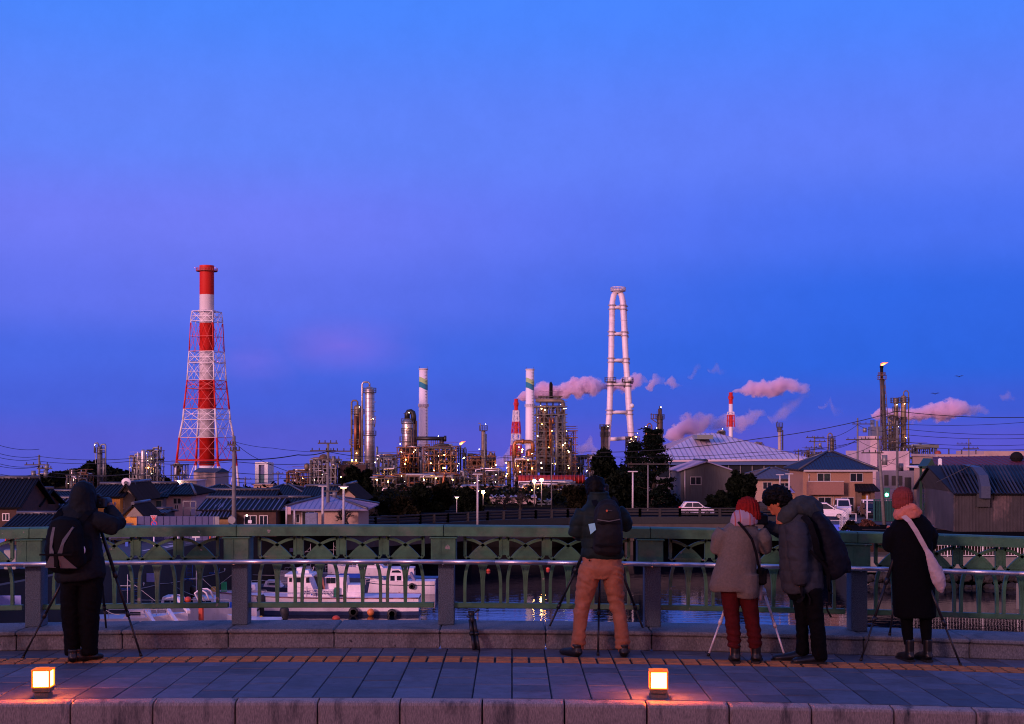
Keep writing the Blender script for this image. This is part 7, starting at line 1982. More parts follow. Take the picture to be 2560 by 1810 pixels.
def rack(label,px0,px1,py0,py1,Y,dep,cols,levs,mt,r=.10,brace=True,name='pipe_rack',pipes=0,seed=1,pm=None,lamps=(),vessels=(),cat='pipe rack',extra=None,stair=False):
 """steel frame of columns and beams with pipes, vessels and lamps hung in it"""
 rr=random.Random(seed);x0,x1=PX(px0,Y),PX(px1,Y);zt=PZ(py0,Y);zb=BZ if py1 is None else PZ(py1,Y)
 t=thing(name,label,cat,((x0+x1)/2,Y,zb))
 m=MB();xs=[lerp(x0,x1,i/(cols-1))for i in range(cols)];zs=[lerp(zb,zt,(i+1)/levs)for i in range(levs)]
 for y in(Y,Y+dep):
  for x in xs:m.bar((x,y,zb),(x,y,zt),r,4)
  for z in zs:m.bar((x0-.2,y,z),(x1+.2,y,z),r*.9,4);m.bar((x0,y,z+.9),(x1,y,z+.9),r*.4,4)if rr.random()<.6 else None
  if brace:
   for i in range(cols-1):
    for j in range(levs):
     if rr.random()<.45:
      za=zb if j==0 else zs[j-1];a,b=(xs[i],xs[i+1])if rr.random()<.5 else(xs[i+1],xs[i])
      m.bar((a,y,za),(b,y,zs[j]),r*.6,4)
 for x in xs:
  for z in zs:m.bar((x,Y,z),(x,Y+dep,z),r*.8,4)
 m.build('steel_frame',mt,t)
 m=MB()
 for z in zs[:-1]if levs>1 else zs:
  if rr.random()<.8:xa=lerp(x0,x1,rr.uniform(0,.4));xb=lerp(x0,x1,rr.uniform(.6,1));m.lohi((xa,Y+.1,z-.05),(xb,Y+dep-.1,z+.03))
 if m.v:m.build('floor_grating',M_DSTEEL,t)
 pmats=pm or[M_GREYST,M_RUST,M_SILVER,M_DSTEEL]
 for g_,pmt in enumerate(pmats):
  m=MB()
  for k_ in range(int(pipes*1.6)):
   rd=rr.choice([.08,.11,.16,.24]);y=rr.uniform(Y-.3,Y+dep)
   if rr.random()<.5:
    x=rr.uniform(x0,x1);za,zc=sorted((rr.uniform(zb,zt+.4),rr.uniform(zb,zt+.4)));x2=min(max(x+rr.choice([-1,1])*rr.uniform(.6,2.5),x0),x1)
    m.tube([(x,y,za),(x,y,zc-.3),(lerp(x,x2,.1),y,zc),(x2,y,zc)],rd,6)
   else:
    z=rr.choice(zs)+rr.uniform(.1,.9)-.4;xa,xb=sorted((rr.uniform(x0,x1),rr.uniform(x0,x1)));m.tube([(xa,y,z-rr.uniform(.3,2)),(xa,y,z),(xb,y,z),(xb,y,z+rr.uniform(-1.8,.8))],rd,6)
  if m.v:m.build('pipework',pmt,t)
 for px,pa,pb,rp,vm in vessels:
  x=PX(px,Y+dep*.5);za,zc=PZ(pb,Y+dep*.5),PZ(pa,Y+dep*.5);rv=rp*Y/FL
  m=MB();m.lathe((x,Y+dep*.45,0),[(rv*.3,za),(rv*.8,za+rv*.4),(rv,za+rv),(rv,zc-rv*.7),(rv*.8,zc-rv*.25),(rv*.25,zc),(.02,zc+.05)],18);m.build('vessel',vm,t)
 for lx,ly,*g in lamps:lamp(t,P(lx,ly,Y-.6),.18 if len(g)<2 else g[1],g[0]if g else None)
 if extra:extra(t,x0,x1,zb,zt)
 return t
GW,GWH=G_WARM,G_WHITE
rack('bare steel pipe rack left of the tall banded chimney foot',428,456,1163,None,290,5,5,3,M_DSTEEL,.12,seed=2,pipes=2)
m=MB();m.lohi((PX(440,280),280,BZ),(PX(492,280),288,PZ(1203,280)));m.lohi((PX(438,280),279.6,PZ(1203,280)),(PX(494,280),288.4,PZ(1201,280)));m.single('low_building',M_PW,'low pinkish building in front of the banded chimney foot','building')
m=MB();m.sphere(P(447,1204,279),.26,10,8);m.single('wall_lamp',G_WHITE,'bright lamp on the low building left of the banded chimney foot','lamp')
YW_=285
t=thing('frame_tower','small white frame tower with a teal glazed opening right of the slim pole','tower',(PX(655,YW_),YW_,BZ))
X=lambda p:PX(p,YW_);Z=lambda p:PZ(p,YW_)
m=MB();m.lohi((X(637.5),YW_,BZ),(X(646.5),YW_+3,Z(1155)));m.lohi((X(661),YW_,BZ),(X(669.5),YW_+3,Z(1155)));m.lohi((X(646.5),YW_,Z(1162)),(X(661),YW_+3,Z(1155)))
m.add([(X(669.5),YW_+.0,BZ),(X(678),YW_+3,BZ),(X(678),YW_+3,Z(1157)),(X(669.5),YW_,Z(1155))],[(0,1,2,3)]);m.build('frame',M_WHITE,t)
m=MB();m.lohi((X(646.5),YW_+.5,Z(1186)),(X(661),YW_+.7,Z(1162)));m.build('upper_glazing',mat('pale_glazing',(.15,.16,.3),.15),t)
m=MB();m.lohi((X(646.5),YW_+.45,BZ),(X(661),YW_+.7,Z(1186)));m.build('teal_panel',mat('teal_panel',(.05,.14,.16),.4),t)
m=MB();m.lohi((PX(634,270),270,BZ),(PX(682,270),276,PZ(1213,270)));m.lohi((PX(632,270),269.5,PZ(1213,270)),(PX(684,270),276.4,PZ(1210.5,270)));m.single('low_building',W_TAN,'low tan building under the white frame tower','building')
tower('dark column with arched pipes and a lamp over the wooded hill',249.5,1114,275,6.6,mat('slate_column',(.13,.13,.15),.5,.5,var=.25),[(1131,13)],2.5,0,None,[],steps=[(1135,5.8)])
m=MB();Yq=274
m.tube([P(236,1132,Yq),P(236,1112,Yq),P(238,1108,Yq),P(244,1107,Yq),P(247,1114,Yq)],.14,6);m.tube([P(251,1118,Yq),P(253,1112,Yq),P(256,1111,Yq),P(263,1111,Yq),P(264,1114,Yq),P(264,1204,Yq)],.16,6);m.tube([P(259,1145,Yq),P(259,1204,Yq)],.2,6)
for y in(1124,1150,1170,1190):m.bar(P(251,y,Yq),P(264,y,Yq),.06,4)
m.bar(P(238,1132,Yq),P(239,1160,Yq),.08,4)
tq=[o for o in bpy.data.objects if o.get('label','').startswith('dark column with arched')][0];m.build('arched_pipe',M_GREYST,tq);lamp(tq,P(236.5,1112,273),.25,G_WHITE)
tower('short silver column before the hill beside small pipe racks',180.5,1174,270,2.6,M_SILVER,[(1184,6)],1.5,0)
rack('small pipe rack with lamps at the left foot of the wooded hill',166,196,1188,None,266,4,5,3,M_DSTEEL,.08,seed=3,pipes=5,lamps=[(171,1209,GWH,.14),(184,1200,GWH,.1)])
rack('tan lit pipe rack left of the arched pipe column',194,218,1186,None,268,4,4,3,M_RUST,.09,seed=4,pipes=5)
tower('bright silver column beside the lamp lit steel tower on the left',358,1123,262,6.2,M_SILVER,[],2.0,0)
rack('tall lamp lit steel tower right of the bright silver column',367,393,1126,None,264,5,4,6,M_GREYST,.10,seed=5,pipes=7,lamps=[(369.5,1151,GWH,.2),(379,1147,GWH,.12),(371,1170,GW,.24),(379,1184,GWH,.2),(366,1133,GWH,.1)],vessels=[(381,1136,1160,5,M_SILVER)])
rack('low grey steel frame left of the bright silver column',324,350,1142,None,265,6,4,4,M_GREYST,.09,seed=6,pipes=6,lamps=[(325,1168,GWH,.1)],vessels=[(341,1160,1190,8,M_GREYST)])
tower('thin silver pipe column left of the bright silver column',345,1129,264,1.2,M_SILVER,[],0,0)
rack('jumbled grey process unit with a dark drum on top behind the antenna pole',775,838,1150,None,255,9,7,5,M_GREYST,.10,seed=7,pipes=14,lamps=[(806,1186,GWH,.12),(852,1192,GW,.2),(786,1200,GWH,.1)],vessels=[(810,1135,1158,12,M_BROWN),(793,1162,1190,9,M_GREYST),(820,1170,1200,9,M_SILVER)],name='process_unit',cat='process unit')
rack('low rusty process unit left of the jumbled grey one',716,778,1180,None,258,7,8,3,M_RUST,.09,seed=8,pipes=10,vessels=[(768,1158,1176,7,M_KHAKI),(715,1196,1206,6,M_SILVER),(768,1196,1206,7,M_SILVER)],name='process_unit',cat='process unit',lamps=[(757,1196,GW,.12)])
rack('dark low unit under the twin columns with two orange lamps',852,912,1160,None,262,8,6,4,M_DSTEEL,.10,seed=9,pipes=9,lamps=[(880,1151,GW,.30),(890.5,1151,GW,.30),(861,1200,GWH,.1),(944,1147,GWH,.15)],name='process_unit',cat='process unit')
m=MB();m.lohi((PX(851,258),258,BZ),(PX(915,258),262,PZ(1162,258)));m.single('low_building',mat('dark_red_brown',(.045,.02,.018),.8,var=.3),'dark reddish low building under the twin columns','building')
m=MB();m.lohi((PX(864,268),268,BZ),(PX(874,268),272,PZ(1154,268)));m.single('low_building',M_PW,'small pale block left of the two orange lamps','building')
tb=tower('shorter brownish column of the twin columns with wide low gallery',894,1012,300,9.6,M_KHAKI,[(1034,17),(1060,13),(1084,13)],2.2,0,-1,[(900,1018,GWH),(893,1133,GW)])
m=MB();xq=PX(894,300);platform(m,xq,300,PZ(1110,300),9*300/FL,21*300/FL,14,1.0);m.bar(P(876,1112,300),P(886,1118,300),.1,4);m.build('platform',M_KHAKI,tb)
m=MB();m.tube([P(889,1125,298.4),P(889,1080,298.6),P(889,1040,298.8)],.35,8);m.tube([P(900,1120,298.4),P(900,1030,298.6)],.2,8);m.build('riser_pipe',M_COPPER,tb)
ts=tower('tallest silver column of the twin columns with two galleries',924,966,296,13,M_SILVER,[(981,16.5),(1088,16.5)],.9,1,-1,[(935,1047,GW)],steps=[(1088,12)])
m=MB();
for y in(1005,1028):m.bar(P(936,y,294.6),P(938.5,y,294.4),.12,4)
m.tube([P(936,1068,295),P(938,1056,295),P(938,1040,295)],.1,5);m.build('nozzle',M_KHAKI,ts)
rack('grey unit right of the twin columns with short stacks',938,990,1143,None,272,7,6,4,M_TEALST,.10,seed=11,pipes=12,lamps=[(938,1156,GWH,.22),(944,1188,GWH,.16),(947,1193,GW,.3),(977,1189,GW,.34),(975,1195,GW,.24)],vessels=[(943,1116,1150,3.2,M_TEALST),(965,1136,1150,3,M_KHAKI),(985,1146,1200,8,M_TEALST)],name='process_unit',cat='process unit')
ta=tower('silver vessel with black arched duct on top rising from a rusty frame',1020,1046,284,15,M_SILVER,[(1058,17),(1082,17),(1103,21)],3.0,1,None,[(1017,1069,GW),(1002,1110,GWH),(1024,1032,GWH)],cap=True)
m=MB();m.tube([P(1018,1048,284),P(1018,1035,284),P(1021,1030,284),P(1027,1029,284),P(1032,1032,284),P(1034,1040,284),P(1034,1060,284)],.55,10);m.bar(P(1009,1034,284),P(1018,1034,284),.1,4);m.build('arched_duct',mat('black_duct',(.012,.011,.012),.5),ta)
m=MB();m.tube([P(1036,1060,282),P(1037,1100,282),P(1036,1210,282)],.28,8);m.tube([P(1041,1052,282),P(1041,1130,282)],.16,6);m.tube([P(1029,1072,281),P(1030,1150,281)],.2,6);m.build('riser_pipe',M_BROWN,ta)
rack('rusty steel frame around the foot of the silver arched vessel',993,1046,1119,None,280,8,6,5,M_RUST,.14,seed=12,pipes=14,pm=[M_RUST,M_COPPER,M_DSTEEL,M_SILVER],lamps=[(1014,1149,GW,.26),(1034,1130,GW,.18),(1038,1125,GWH,.14),(1003,1189,GW,.22),(1003,1130,GW,.16),(1012,1160,GW,.2),(1024,1198,GW,.2)],vessels=[(1018,1126,1200,13,M_COPPER)],name='process_unit',cat='process unit')
def duct(t,x0,x1,zb,zt):
 m=MB();m.tube([P(1040,1096,281),P(1113,1096.5,281)],.42,10);m.bar(P(1110,1096.5,281),P(1116,1096.5,281),.6,12);m.tube([P(1105,1098,281),P(1105,1118,281)],.4,8);m.build('black_duct',mat('black_duct',(.012,.011,.012)),t)
 m=MB()
 for x in(1078,1083,1089,1094,1099):m.bar(P(x,1118,281),P(x,1100,281),.09,4)
 m.tube([P(1085,1116,280),P(1100,1112,280),P(1122,1114,280)],.35,8);m.build('duct_support',M_DSTEEL,t)
rack('large dark steel frame unit carrying a black horizontal duct',1058,1141,1117,None,276,10,7,6,M_RUST,.14,seed=13,pipes=22,pm=[M_DSTEEL,M_RUST,M_SILVER,M_TEALST],lamps=[(1096,1090,GWH,.18),(1077,1158,GW,.2),(1096,1140,GWH,.14),(1111,1137,GW,.26),(1112,1170,GW,.34),(1108,1170,GW,.2),(1084,1185,GWH,.18),(1087,1191,GW,.28),(1147,1159,GWH,.14),(1144,1165,GWH,.14),(1144,1175,GWH,.14),(1075,1197,GWH,.16),(1085,1176,GW,.2)],vessels=[(1054,1148,1208,6,M_TEALST),(1068,1150,1208,7,M_TEALST),(1049,1180,1205,3,M_SILVER),(1086,1158,1200,3.4,M_COPPER),(1129,1128,1150,8,M_KHAKI)],name='process_unit',cat='process unit',extra=duct)
def wstack(label,px,top,bot,w0,w1,ybands,Y,lad):
 t=thing('white_stack',label,'chimney',(PX(px,Y),Y,BZ),'white stacks with green and teal bands')
 x=PX(px,Y);k_=Y/FL
 mb=bpy.data.materials.new('banded_stack_paint');mb.use_nodes=True;tt=mb.node_tree;bs=tt.nodes['Principled BSDF'];bs.inputs['Roughness'].default_value=.5
 gm=tt.nodes.new('ShaderNodeNewGeometry');sp=tt.nodes.new('ShaderNodeSeparateXYZ');tt.links.new(gm.outputs['Position'],sp.inputs[0])
 wv=tt.nodes.new('ShaderNodeMath');wv.operation='SUBTRACT';wv.inputs[1].default_value=x;tt.links.new(sp.outputs['X'],wv.inputs[0])
 sn=tt.nodes.new('ShaderNodeMath');sn.operation='MULTIPLY';sn.inputs[1].default_value=1.5;tt.links.new(wv.outputs[0],sn.inputs[0])
 s2=tt.nodes.new('ShaderNodeMath');s2.operation='SINE';tt.links.new(sn.outputs[0],s2.inputs[0])
 s3=tt.nodes.new('ShaderNodeMath');s3.operation='MULTIPLY_ADD';s3.inputs[1].default_value=.35;tt.links.new(s2.outputs[0],s3.inputs[0]);tt.links.new(sp.outputs['Z'],s3.inputs[2])
 cr=tt.nodes.new('ShaderNodeValToRGB');cr.color_ramp.interpolation='CONSTANT';mr=tt.nodes.new('ShaderNodeMapRange')
 lo,hi=PZ(ybands[2]+10,Y),PZ(ybands[0]-10,Y);mr.inputs['From Min'].default_value=lo;mr.inputs['From Max'].default_value=hi
 tt.links.new(s3.outputs[0],mr.inputs['Value']);tt.links.new(mr.outputs[0],cr.inputs[0])
 e=cr.color_ramp.elements;e.new(.5);e.new(.7);f_=lambda py:(PZ(py,Y)-lo)/(hi-lo)
 for el,(pos,c_)in zip(e,((0,(.80,.74,.78,1)),(f_(ybands[2]),(.03,.20,.27,1)),(f_(ybands[1]),(.42,.56,.20,1)),(f_(ybands[0]),(.80,.74,.78,1)))):el.position=pos;el.color=c_
 tt.links.new(cr.outputs[0],bs.inputs['Base Color'])
 m=MB();m.lathe((x,Y,0),[(w1*k_,BZ),(w1*k_,PZ(bot,Y)),(w0*k_,PZ(top,Y)),(w0*.85*k_,PZ(top,Y)),(w0*.85*k_,PZ(top+6,Y))],26);m.build('shaft',mb,t)
 m=MB();m.lathe((x,Y,PZ(top+3,Y)),[(w0*k_,0),(w0*1.12*k_,.05),(w0*1.12*k_,.3),(w0*k_,.35)],26);platform(m,x,Y,PZ(1016,Y),w0*k_,w0*1.22*k_,20,.5);platform(m,x,Y,PZ(bot+3,Y),w1*k_,w1*1.2*k_,20,.6);m.build('gallery',mat('white_tie_steel',(.55,.5,.52)),t)
 m=MB();lx=x+w0*.62*k_;ly=Y-w0*.8*k_
 for o in(-.25,.25):m.bar((lx+o,ly-.15,PZ(bot,Y)),(lx+o,ly-.05,PZ(top+6,Y)),.05,4)
 z=PZ(bot,Y)
 while z<PZ(top+6,Y):m.bar((lx-.25,ly-.12,z),(lx+.25,ly-.12,z),.04,4);z+=.7
 m.build('ladder',M_DSTEEL,t)
 m=MB();m.bar((x-w0*.9*k_,Y,PZ(top,Y)),(x-w0*.9*k_,Y,PZ(top-6,Y)),.05,4);m.bar((x+w0*.9*k_,Y,PZ(top,Y)),(x+w0*.9*k_,Y,PZ(top-6,Y)),.05,4);m.build('lightning_rod',M_DSTEEL,t)
wstack('white banded stack left of the two, behind the large steel frame unit',1058.5,922,1115,10.6,12.4,(946,958,972),310,1)
wstack('white banded stack right of the two, beside the small striped chimney',1325,923,1108,10.4,11.6,(948,959,973),312,1)
def flame(parent,p,L,Rr,drift=.8,core=True):
 m=MB();m.sweep([(p+Vector((drift*L*u*u,0,L*u*.55)),Rr*w,Rr*w)for u,w in((0,.35),(.15,.8),(.35,1.0),(.6,.75),(.85,.4),(1,.05))],10);m.build('flame',glow('flame_orange',(1.0,.11,.02),4.0),parent)
 m=MB();m.sweep([(p+Vector((drift*L*u*u*.6,-Rr*.8,L*u*.35)),Rr*w*.7,Rr*w*.5)for u,w in((0,.3),(.3,1.0),(.7,.6),(1,.05))],8);m.build('flame_core',glow('flame_core',(1.0,.40,.08),9.0),parent)
tf=tower('small flare stack with a tiny flame right of the large steel frame unit',1151,1113,284,2.4,M_DSTEEL,[(1132,7)],0,0,None,[],'flare_stack','flare stack',cap=False)
flame(tf,P(1150.5,1112,284),1.3,.28)
tower('grey blue column under the small flare',1160,1130,282,3,M_TEALST,[(1145,5)],2,0,.6)
rack('rust red unit between the small flare and the thin lit column',1168,1204,1141,1185,278,6,4,4,M_RUST,.11,seed=14,pipes=9,pm=[M_COPPER,M_RUST,M_DSTEEL],lamps=[(1159,1146,GW,.34),(1162,1143,GWH,.14),(1198,1123,GWH,.16)],vessels=[(1172,1148,1180,3,M_SILVER),(1178,1150,1180,2.6,M_SILVER),(1192,1160,1180,8,M_KHAKI)],name='process_unit',cat='process unit')
rack('bare steel frame right of the thin lit column',1215,1238,1141,1190,280,6,4,4,M_RUST,.11,seed=15,pipes=7,lamps=[(1240,1164,GWH,.14),(1240,1162,GW,.2),(1228,1170,GW,.2)],vessels=[(1228,1131,1150,3,M_KHAKI)])
tc_=tower('thin lit column with a small top gallery rising between steel frames',1208.5,1075,268,5.2,M_KHAKI,[(1076,10),(1138,9)],1.6,0,None,[(1206,1180,GW),(1204,1175,GWH),(1214,1061,GWH),(1211,1168,GW)])
m=MB();m.tube([P(1202,1076,267),P(1202,1062,267),P(1200,1058,267),P(1196,1058,267)],.10,5);m.tube([P(1215,1085,267),P(1215,1150,267)],.16,6);m.tube([P(1211,1080,266.5),P(1211,1200,266.5)],.12,6);m.build('riser_pipe',M_GREYST,tc_)
rack('dark storage shed of pipes with a row of white lamps below the thin lit column',1150,1262,1180,None,248,8,9,4,M_DSTEEL,.10,seed=16,pipes=18,lamps=[(1187,1207,GWH,.16),(1197,1201,GWH,.12),(1240,1187,GWH,.14),(1239,1205,GWH,.2),(1229,1218,GWH,.12),(1233,1223,GWH,.14),(1240,1226,GW,.2),(1188,1215,GW,.34),(1228,1229,GW,.22),(1247,1222,GW,.16)],name='process_unit',cat='process unit',vessels=[(1165,1178,1215,4,M_SILVER),(1158,1180,1215,3.4,M_SILVER),(1222,1192,1202,8,M_SILVER)])
def lwr(label,px0,px1,py,Y,seed,lamps):
 return rack(label,px0,px1,py,None,Y,6,14,3,M_DSTEEL,.09,False,seed=seed,pipes=22,pm=[M_GREYST,M_RUST,M_SILVER,M_DSTEEL,M_COPPER],lamps=lamps)
lwr('long low pipe rack below the red pipe with scattered lamps',1296,1440,1212,232,17,[(1311,1222,GW,.2),(1330,1225,GW,.2),(1346,1222,GW,.28),(1366,1226,GWH,.12),(1388,1217,GWH,.12),(1407,1221,GWH,.12),(1380,1232,GWH,.1),(1397,1230,GW,.14)])
lwr('long low pipe rack left of the yellow lit column with scattered lamps',1150,1285,1222,234,18,[(1211,1234,GW,.3),(1218,1239,GWH,.22),(1258,1236,G_WARM,.26),(1229,1236,GWH,.12),(1268,1239,GWH,.16),(1196,1228,GW,.2),(1173,1226,GW,.24),(1250,1228,GW,.14)])
lwr('low dim pipe rack behind the dark round tree on the left',870,990,1196,240,19,[(895,1202,GWH,.12),(942,1200,GW,.3),(970,1204,GW,.3),(926,1212,GWH,.12),(1012,1204,GWH,.1)])
lwr('low dim pipe rack behind the wide dark tree',985,1150,1192,242,20,[(1004,1190,GW,.18),(1090,1196,GW,.22),(1060,1200,GW,.2),(1132,1200,GW,.16),(1101,1219,GWH,.1),(1106,1225,GWH,.14)])
tower('column lit yellow with a square cage at its top left of the copper arch pipe',1272.5,1152,252,5.6,M_KHAKI,[(1152,13),(1198,10)],0,0,None,[(1266,1157,GW),(1268,1184,GW),(1263,1209,GWH),(1266,1190,GW),(1267,1169,GW)])
tk=thing('arched_pipe','large copper coloured arched pipe over two rusty vessels beside the right white stack','pipe',(PX(1309,262),262,BZ))
Yk=262
m=MB();m.tube([P(1285.5,1170,Yk),P(1285.5,1112,Yk),P(1287.5,1106,Yk),P(1293,1104,Yk),P(1325,1104,Yk),P(1330,1106,Yk),P(1332,1112,Yk),P(1332,1132,Yk)],.36,10);m.bar(P(1304,1104,Yk),P(1310,1104,Yk),.5,10);m.build('pipe',M_COPPER,tk)
rack('lamp lit unit with rusty vessels under the copper arch pipe',1283,1340,1152,None,260,9,6,4,M_RUST,.12,seed=22,pipes=14,pm=[M_RUST,M_COPPER,M_DSTEEL,M_SILVER],lamps=[(1306,1124,GW,.34),(1304,1130,GW,.22),(1297,1118,GW,.14),(1330,1134,GW,.14),(1353,1157,GWH,.3),(1310,1142,GWH,.12),(1294,1164,GW,.22),(1330,1171,GW,.26),(1320,1150,GW,.16),(1354,1170,GWH,.3),(1300,1180,GW,.2)],vessels=[(1297,1128,1156,5.4,M_COPPER),(1324,1122,1158,9.5,M_COPPER),(1327,1160,1185,8,M_RUST),(1297,1164,1190,5,M_SILVER)],name='process_unit',cat='process unit',extra=lambda t,a,b,c,d:(lambda m:(platform(m,PX(1297,263),263,PZ(1132,263),.4,1.0,12,.8),platform(m,PX(1324,263),263,PZ(1140,263),.6,1.2,12,.8),m.build('gallery',M_RUST,t)))(MB()))
Yb=272
tb=thing('cracking_tower','tallest dark steel structure with rusty cone vessels and a black vent pipe on top','process unit',(PX(1385,Yb),Yb,BZ))
def fr(px0,px1,levels,Y,dep,cols,r=.12,seed=1):
 rr=random.Random(seed);m=MB();x0_,x1_=PX(px0,Y),PX(px1,Y);xs=[lerp(x0_,x1_,i/(cols-1))for i in range(cols)];zs=[PZ(l,Y)for l in levels]
 for y in(Y,Y+dep):
  for x in xs:m.bar((x,y,BZ),(x,y,zs[0]),r,4)
  for i,z in enumerate(zs):
   m.bar((x0_-.5,y,z),(x1_+.5,y,z),r*1.3,4);m.bar((x0_-.5,y,z+.9),(x1_+.5,y,z+.9),r*.45,4);m.bar((x0_-.5,y,z+.45),(x1_+.5,y,z+.45),r*.35,4)
   zl=zs[i+1]if i+1<len(zs)else BZ
   for k_ in range(cols-1):
    q=rr.random()
    if q<.35:m.bar((xs[k_],y,z),(xs[k_+1],y,zl),r*.7,4)
    elif q<.7:m.bar((xs[k_+1],y,z),(xs[k_],y,zl),r*.7,4)
    elif q<.85:mx=(xs[k_]+xs[k_+1])/2;m.bar((xs[k_],y,z),(mx,y,zl),r*.6,4);m.bar((xs[k_+1],y,z),(mx,y,zl),r*.6,4)
 for x in xs:
  for z in zs:m.bar((x,Y,z),(x,Y+dep,z),r,4)
 for z in zs[1:]:m.lohi((x0_,Y+.2,z-.08),(lerp(x0_,x1_,.85),Y+dep-.2,z))
 return m
fr(1343,1412,[1016,1036,1056,1078,1100,1120,1140,1160,1180],Yb,10,5,.13,3).build('steel_frame',mat('dark_grey_steel',(.10,.095,.09),.55,.3,var=.35,scale=1.5),tb)
fr(1352,1400,[991,1003],Yb+2,7,4,.10,4).build('top_deck',M_DSTEEL,tb)
fr(1398,1438,[1077,1094,1112,1134,1156,1178],Yb+1,8,3,.12,8).build('side_frame',M_RUST,tb)
m=MB();m.tube([P(1377.5,1000,Yb+5),P(1377.5,962,Yb+5),P(1378,958.5,Yb+5),P(1380,957.5,Yb+5)],.34,8);m.build('vent_pipe',M_BLACK,tb)
m=MB();m.tube([P(1339,1001,Yb+1),P(1400,1001,Yb+1),P(1406,1004,Yb+1),P(1408,1010,Yb+1),P(1408,1040,Yb+1)],.42,10);m.build('head_pipe',M_KHAKI,tb)
def cone(px,pts,Y,mt,name='vessel'):
 m=MB();m.lathe((PX(px,Y),Y,0),[(rp*Y/FL,PZ(py,Y))for py,rp in reversed(pts)],20);m.build(name,mt,tb)
cone(1359,[(1017,10),(1034,11),(1040,13),(1056,13),(1066,6),(1078,4)],Yb+3,M_COPPER)
cone(1364,[(1082,14),(1090,15),(1200,15)],Yb+4,M_BROWN)
cone(1408,[(1030,4),(1036,7),(1060,7),(1064,8),(1074,8),(1078,6.5),(1200,6.5)],Yb+2,M_SILVER)
cone(1396,[(1030,3.6),(1200,3.6)],Yb+1,M_BROWN);cone(1391,[(1040,2.4),(1200,2.4)],Yb,M_GREYST)
cone(1410,[(1100,9),(1106,10),(1200,10)],Yb+5,M_TEALST);cone(1424,[(1128,6),(1200,6)],Yb+1,M_KHAKI)
rr=random.Random(31)
for mt_,nn in((M_GREYST,26),(M_RUST,22),(M_DSTEEL,26),(M_COPPER,9)):
 m=MB()
 for q in range(nn):
  px=rr.uniform(1343,1432);a,b=sorted((rr.uniform(1012 if px<1410 else 1085,1195),rr.uniform(1012 if px<1410 else 1085,1195)));dx=rr.uniform(-9,9);Y=Yb+rr.uniform(-.5,8)
  m.tube([P(px,b,Y),P(px,a,Y),P(min(max(px+dx,1343),1434),a,Y),P(min(max(px+dx,1343),1434),a+rr.uniform(2,14),Y)],rr.choice([.08,.12,.18]),6)
 m.build('pipework',mt_,tb)
for lx,ly,g,r_ in((1354,1022,GW,.3),(1363,1025,GW,.3),(1355,1061,GW,.3),(1380,1077,GW,.2),(1344,1090,GWH,.3),(1410,1022,GWH,.18),(1415,1021,GWH,.14),(1407,1113,GW,.38),(1413,1108,GWH,.24),(1422,1130,GW,.3),(1420,1127,GWH,.18),(1420,1164,GWH,.16),(1422,1170,GW,.24),(1388,1160,GW,.18),(1380,1159,GWH,.2),(1344,1044,GWH,.12),(1352,1014,GWH,.12),(1416,1078,GW,.16),(1372,1118,GW,.14),(1402,1012,GWH,.14)):
 lamp(tb,P(lx,ly,Yb-.8),r_*.8,g)
tr=thing('red_tank','long horizontal red tank lying behind the flood lamps','tank',(PX(1380,240),240,BZ))
m=MB();a,b=P(1296,1199,240),P(1462,1198,240);m.bar(a,b,.72,20)
for k_ in range(16):q=a.lerp(b,(k_+.5)/16);m.bar(q-Vector((.12,0,0)),q+Vector((.12,0,0)),.77,20)
m.build('shell',mat('red_tank_paint',(.30,.018,.012),.6,.1,var=.5,scale=.8,dirt=(.2,.02,.015),dscale=.7),tr)
m=MB()
for k_ in range(9):q=a.lerp(b,(k_+.5)/9);m.bar((q.x,q.y,BZ),q,.2,4)
m.build('saddle',M_DSTEEL,tr)
for lx in(1330,1352,1380,1408,1436):lamp(tr,P(lx,1206,238.4),.12,glow('lamp_red_wash',(1,.25,.08),22.0))
rack('grey steel unit right of the tall dark structure behind the pines',1432,1470,1142,None,285,8,5,4,M_TEALST,.11,seed=24,pipes=9,pm=[M_TEALST,M_DSTEEL],lamps=[(1466,1178,GWH,.14),(1446,1170,GWH,.1),(1468,1176,GW,.16)],name='process_unit',cat='process unit')
rack('far low unit just left of the brown columns of the tripod flare',1470,1500,1140,None,300,8,4,3,M_DSTEEL,.1,seed=25,pipes=6,lamps=[(1478,1158,GWH,.1)])
m=MB();m.lohi((PX(1226,190),190,GZ),(PX(1340,190),198,PZ(1245,190)));m.lohi((PX(1224,190),189.6,PZ(1245,190)),(PX(1342,190),198.4,PZ(1242,190)));m.single('store_building',M_PW,'pinkish white store building behind the bare branches','building')
m=MB();m.lohi((PX(1344,188),188,GZ),(PX(1378,188),194,PZ(1254,188)));m.lohi((PX(1342,188),187.5,PZ(1254,188)),(PX(1380,188),194.5,PZ(1250,188)));m.single('shed',mat('blue_grey_shed',(.10,.12,.16),.7),'small blue grey shed right of the pinkish store','shed')
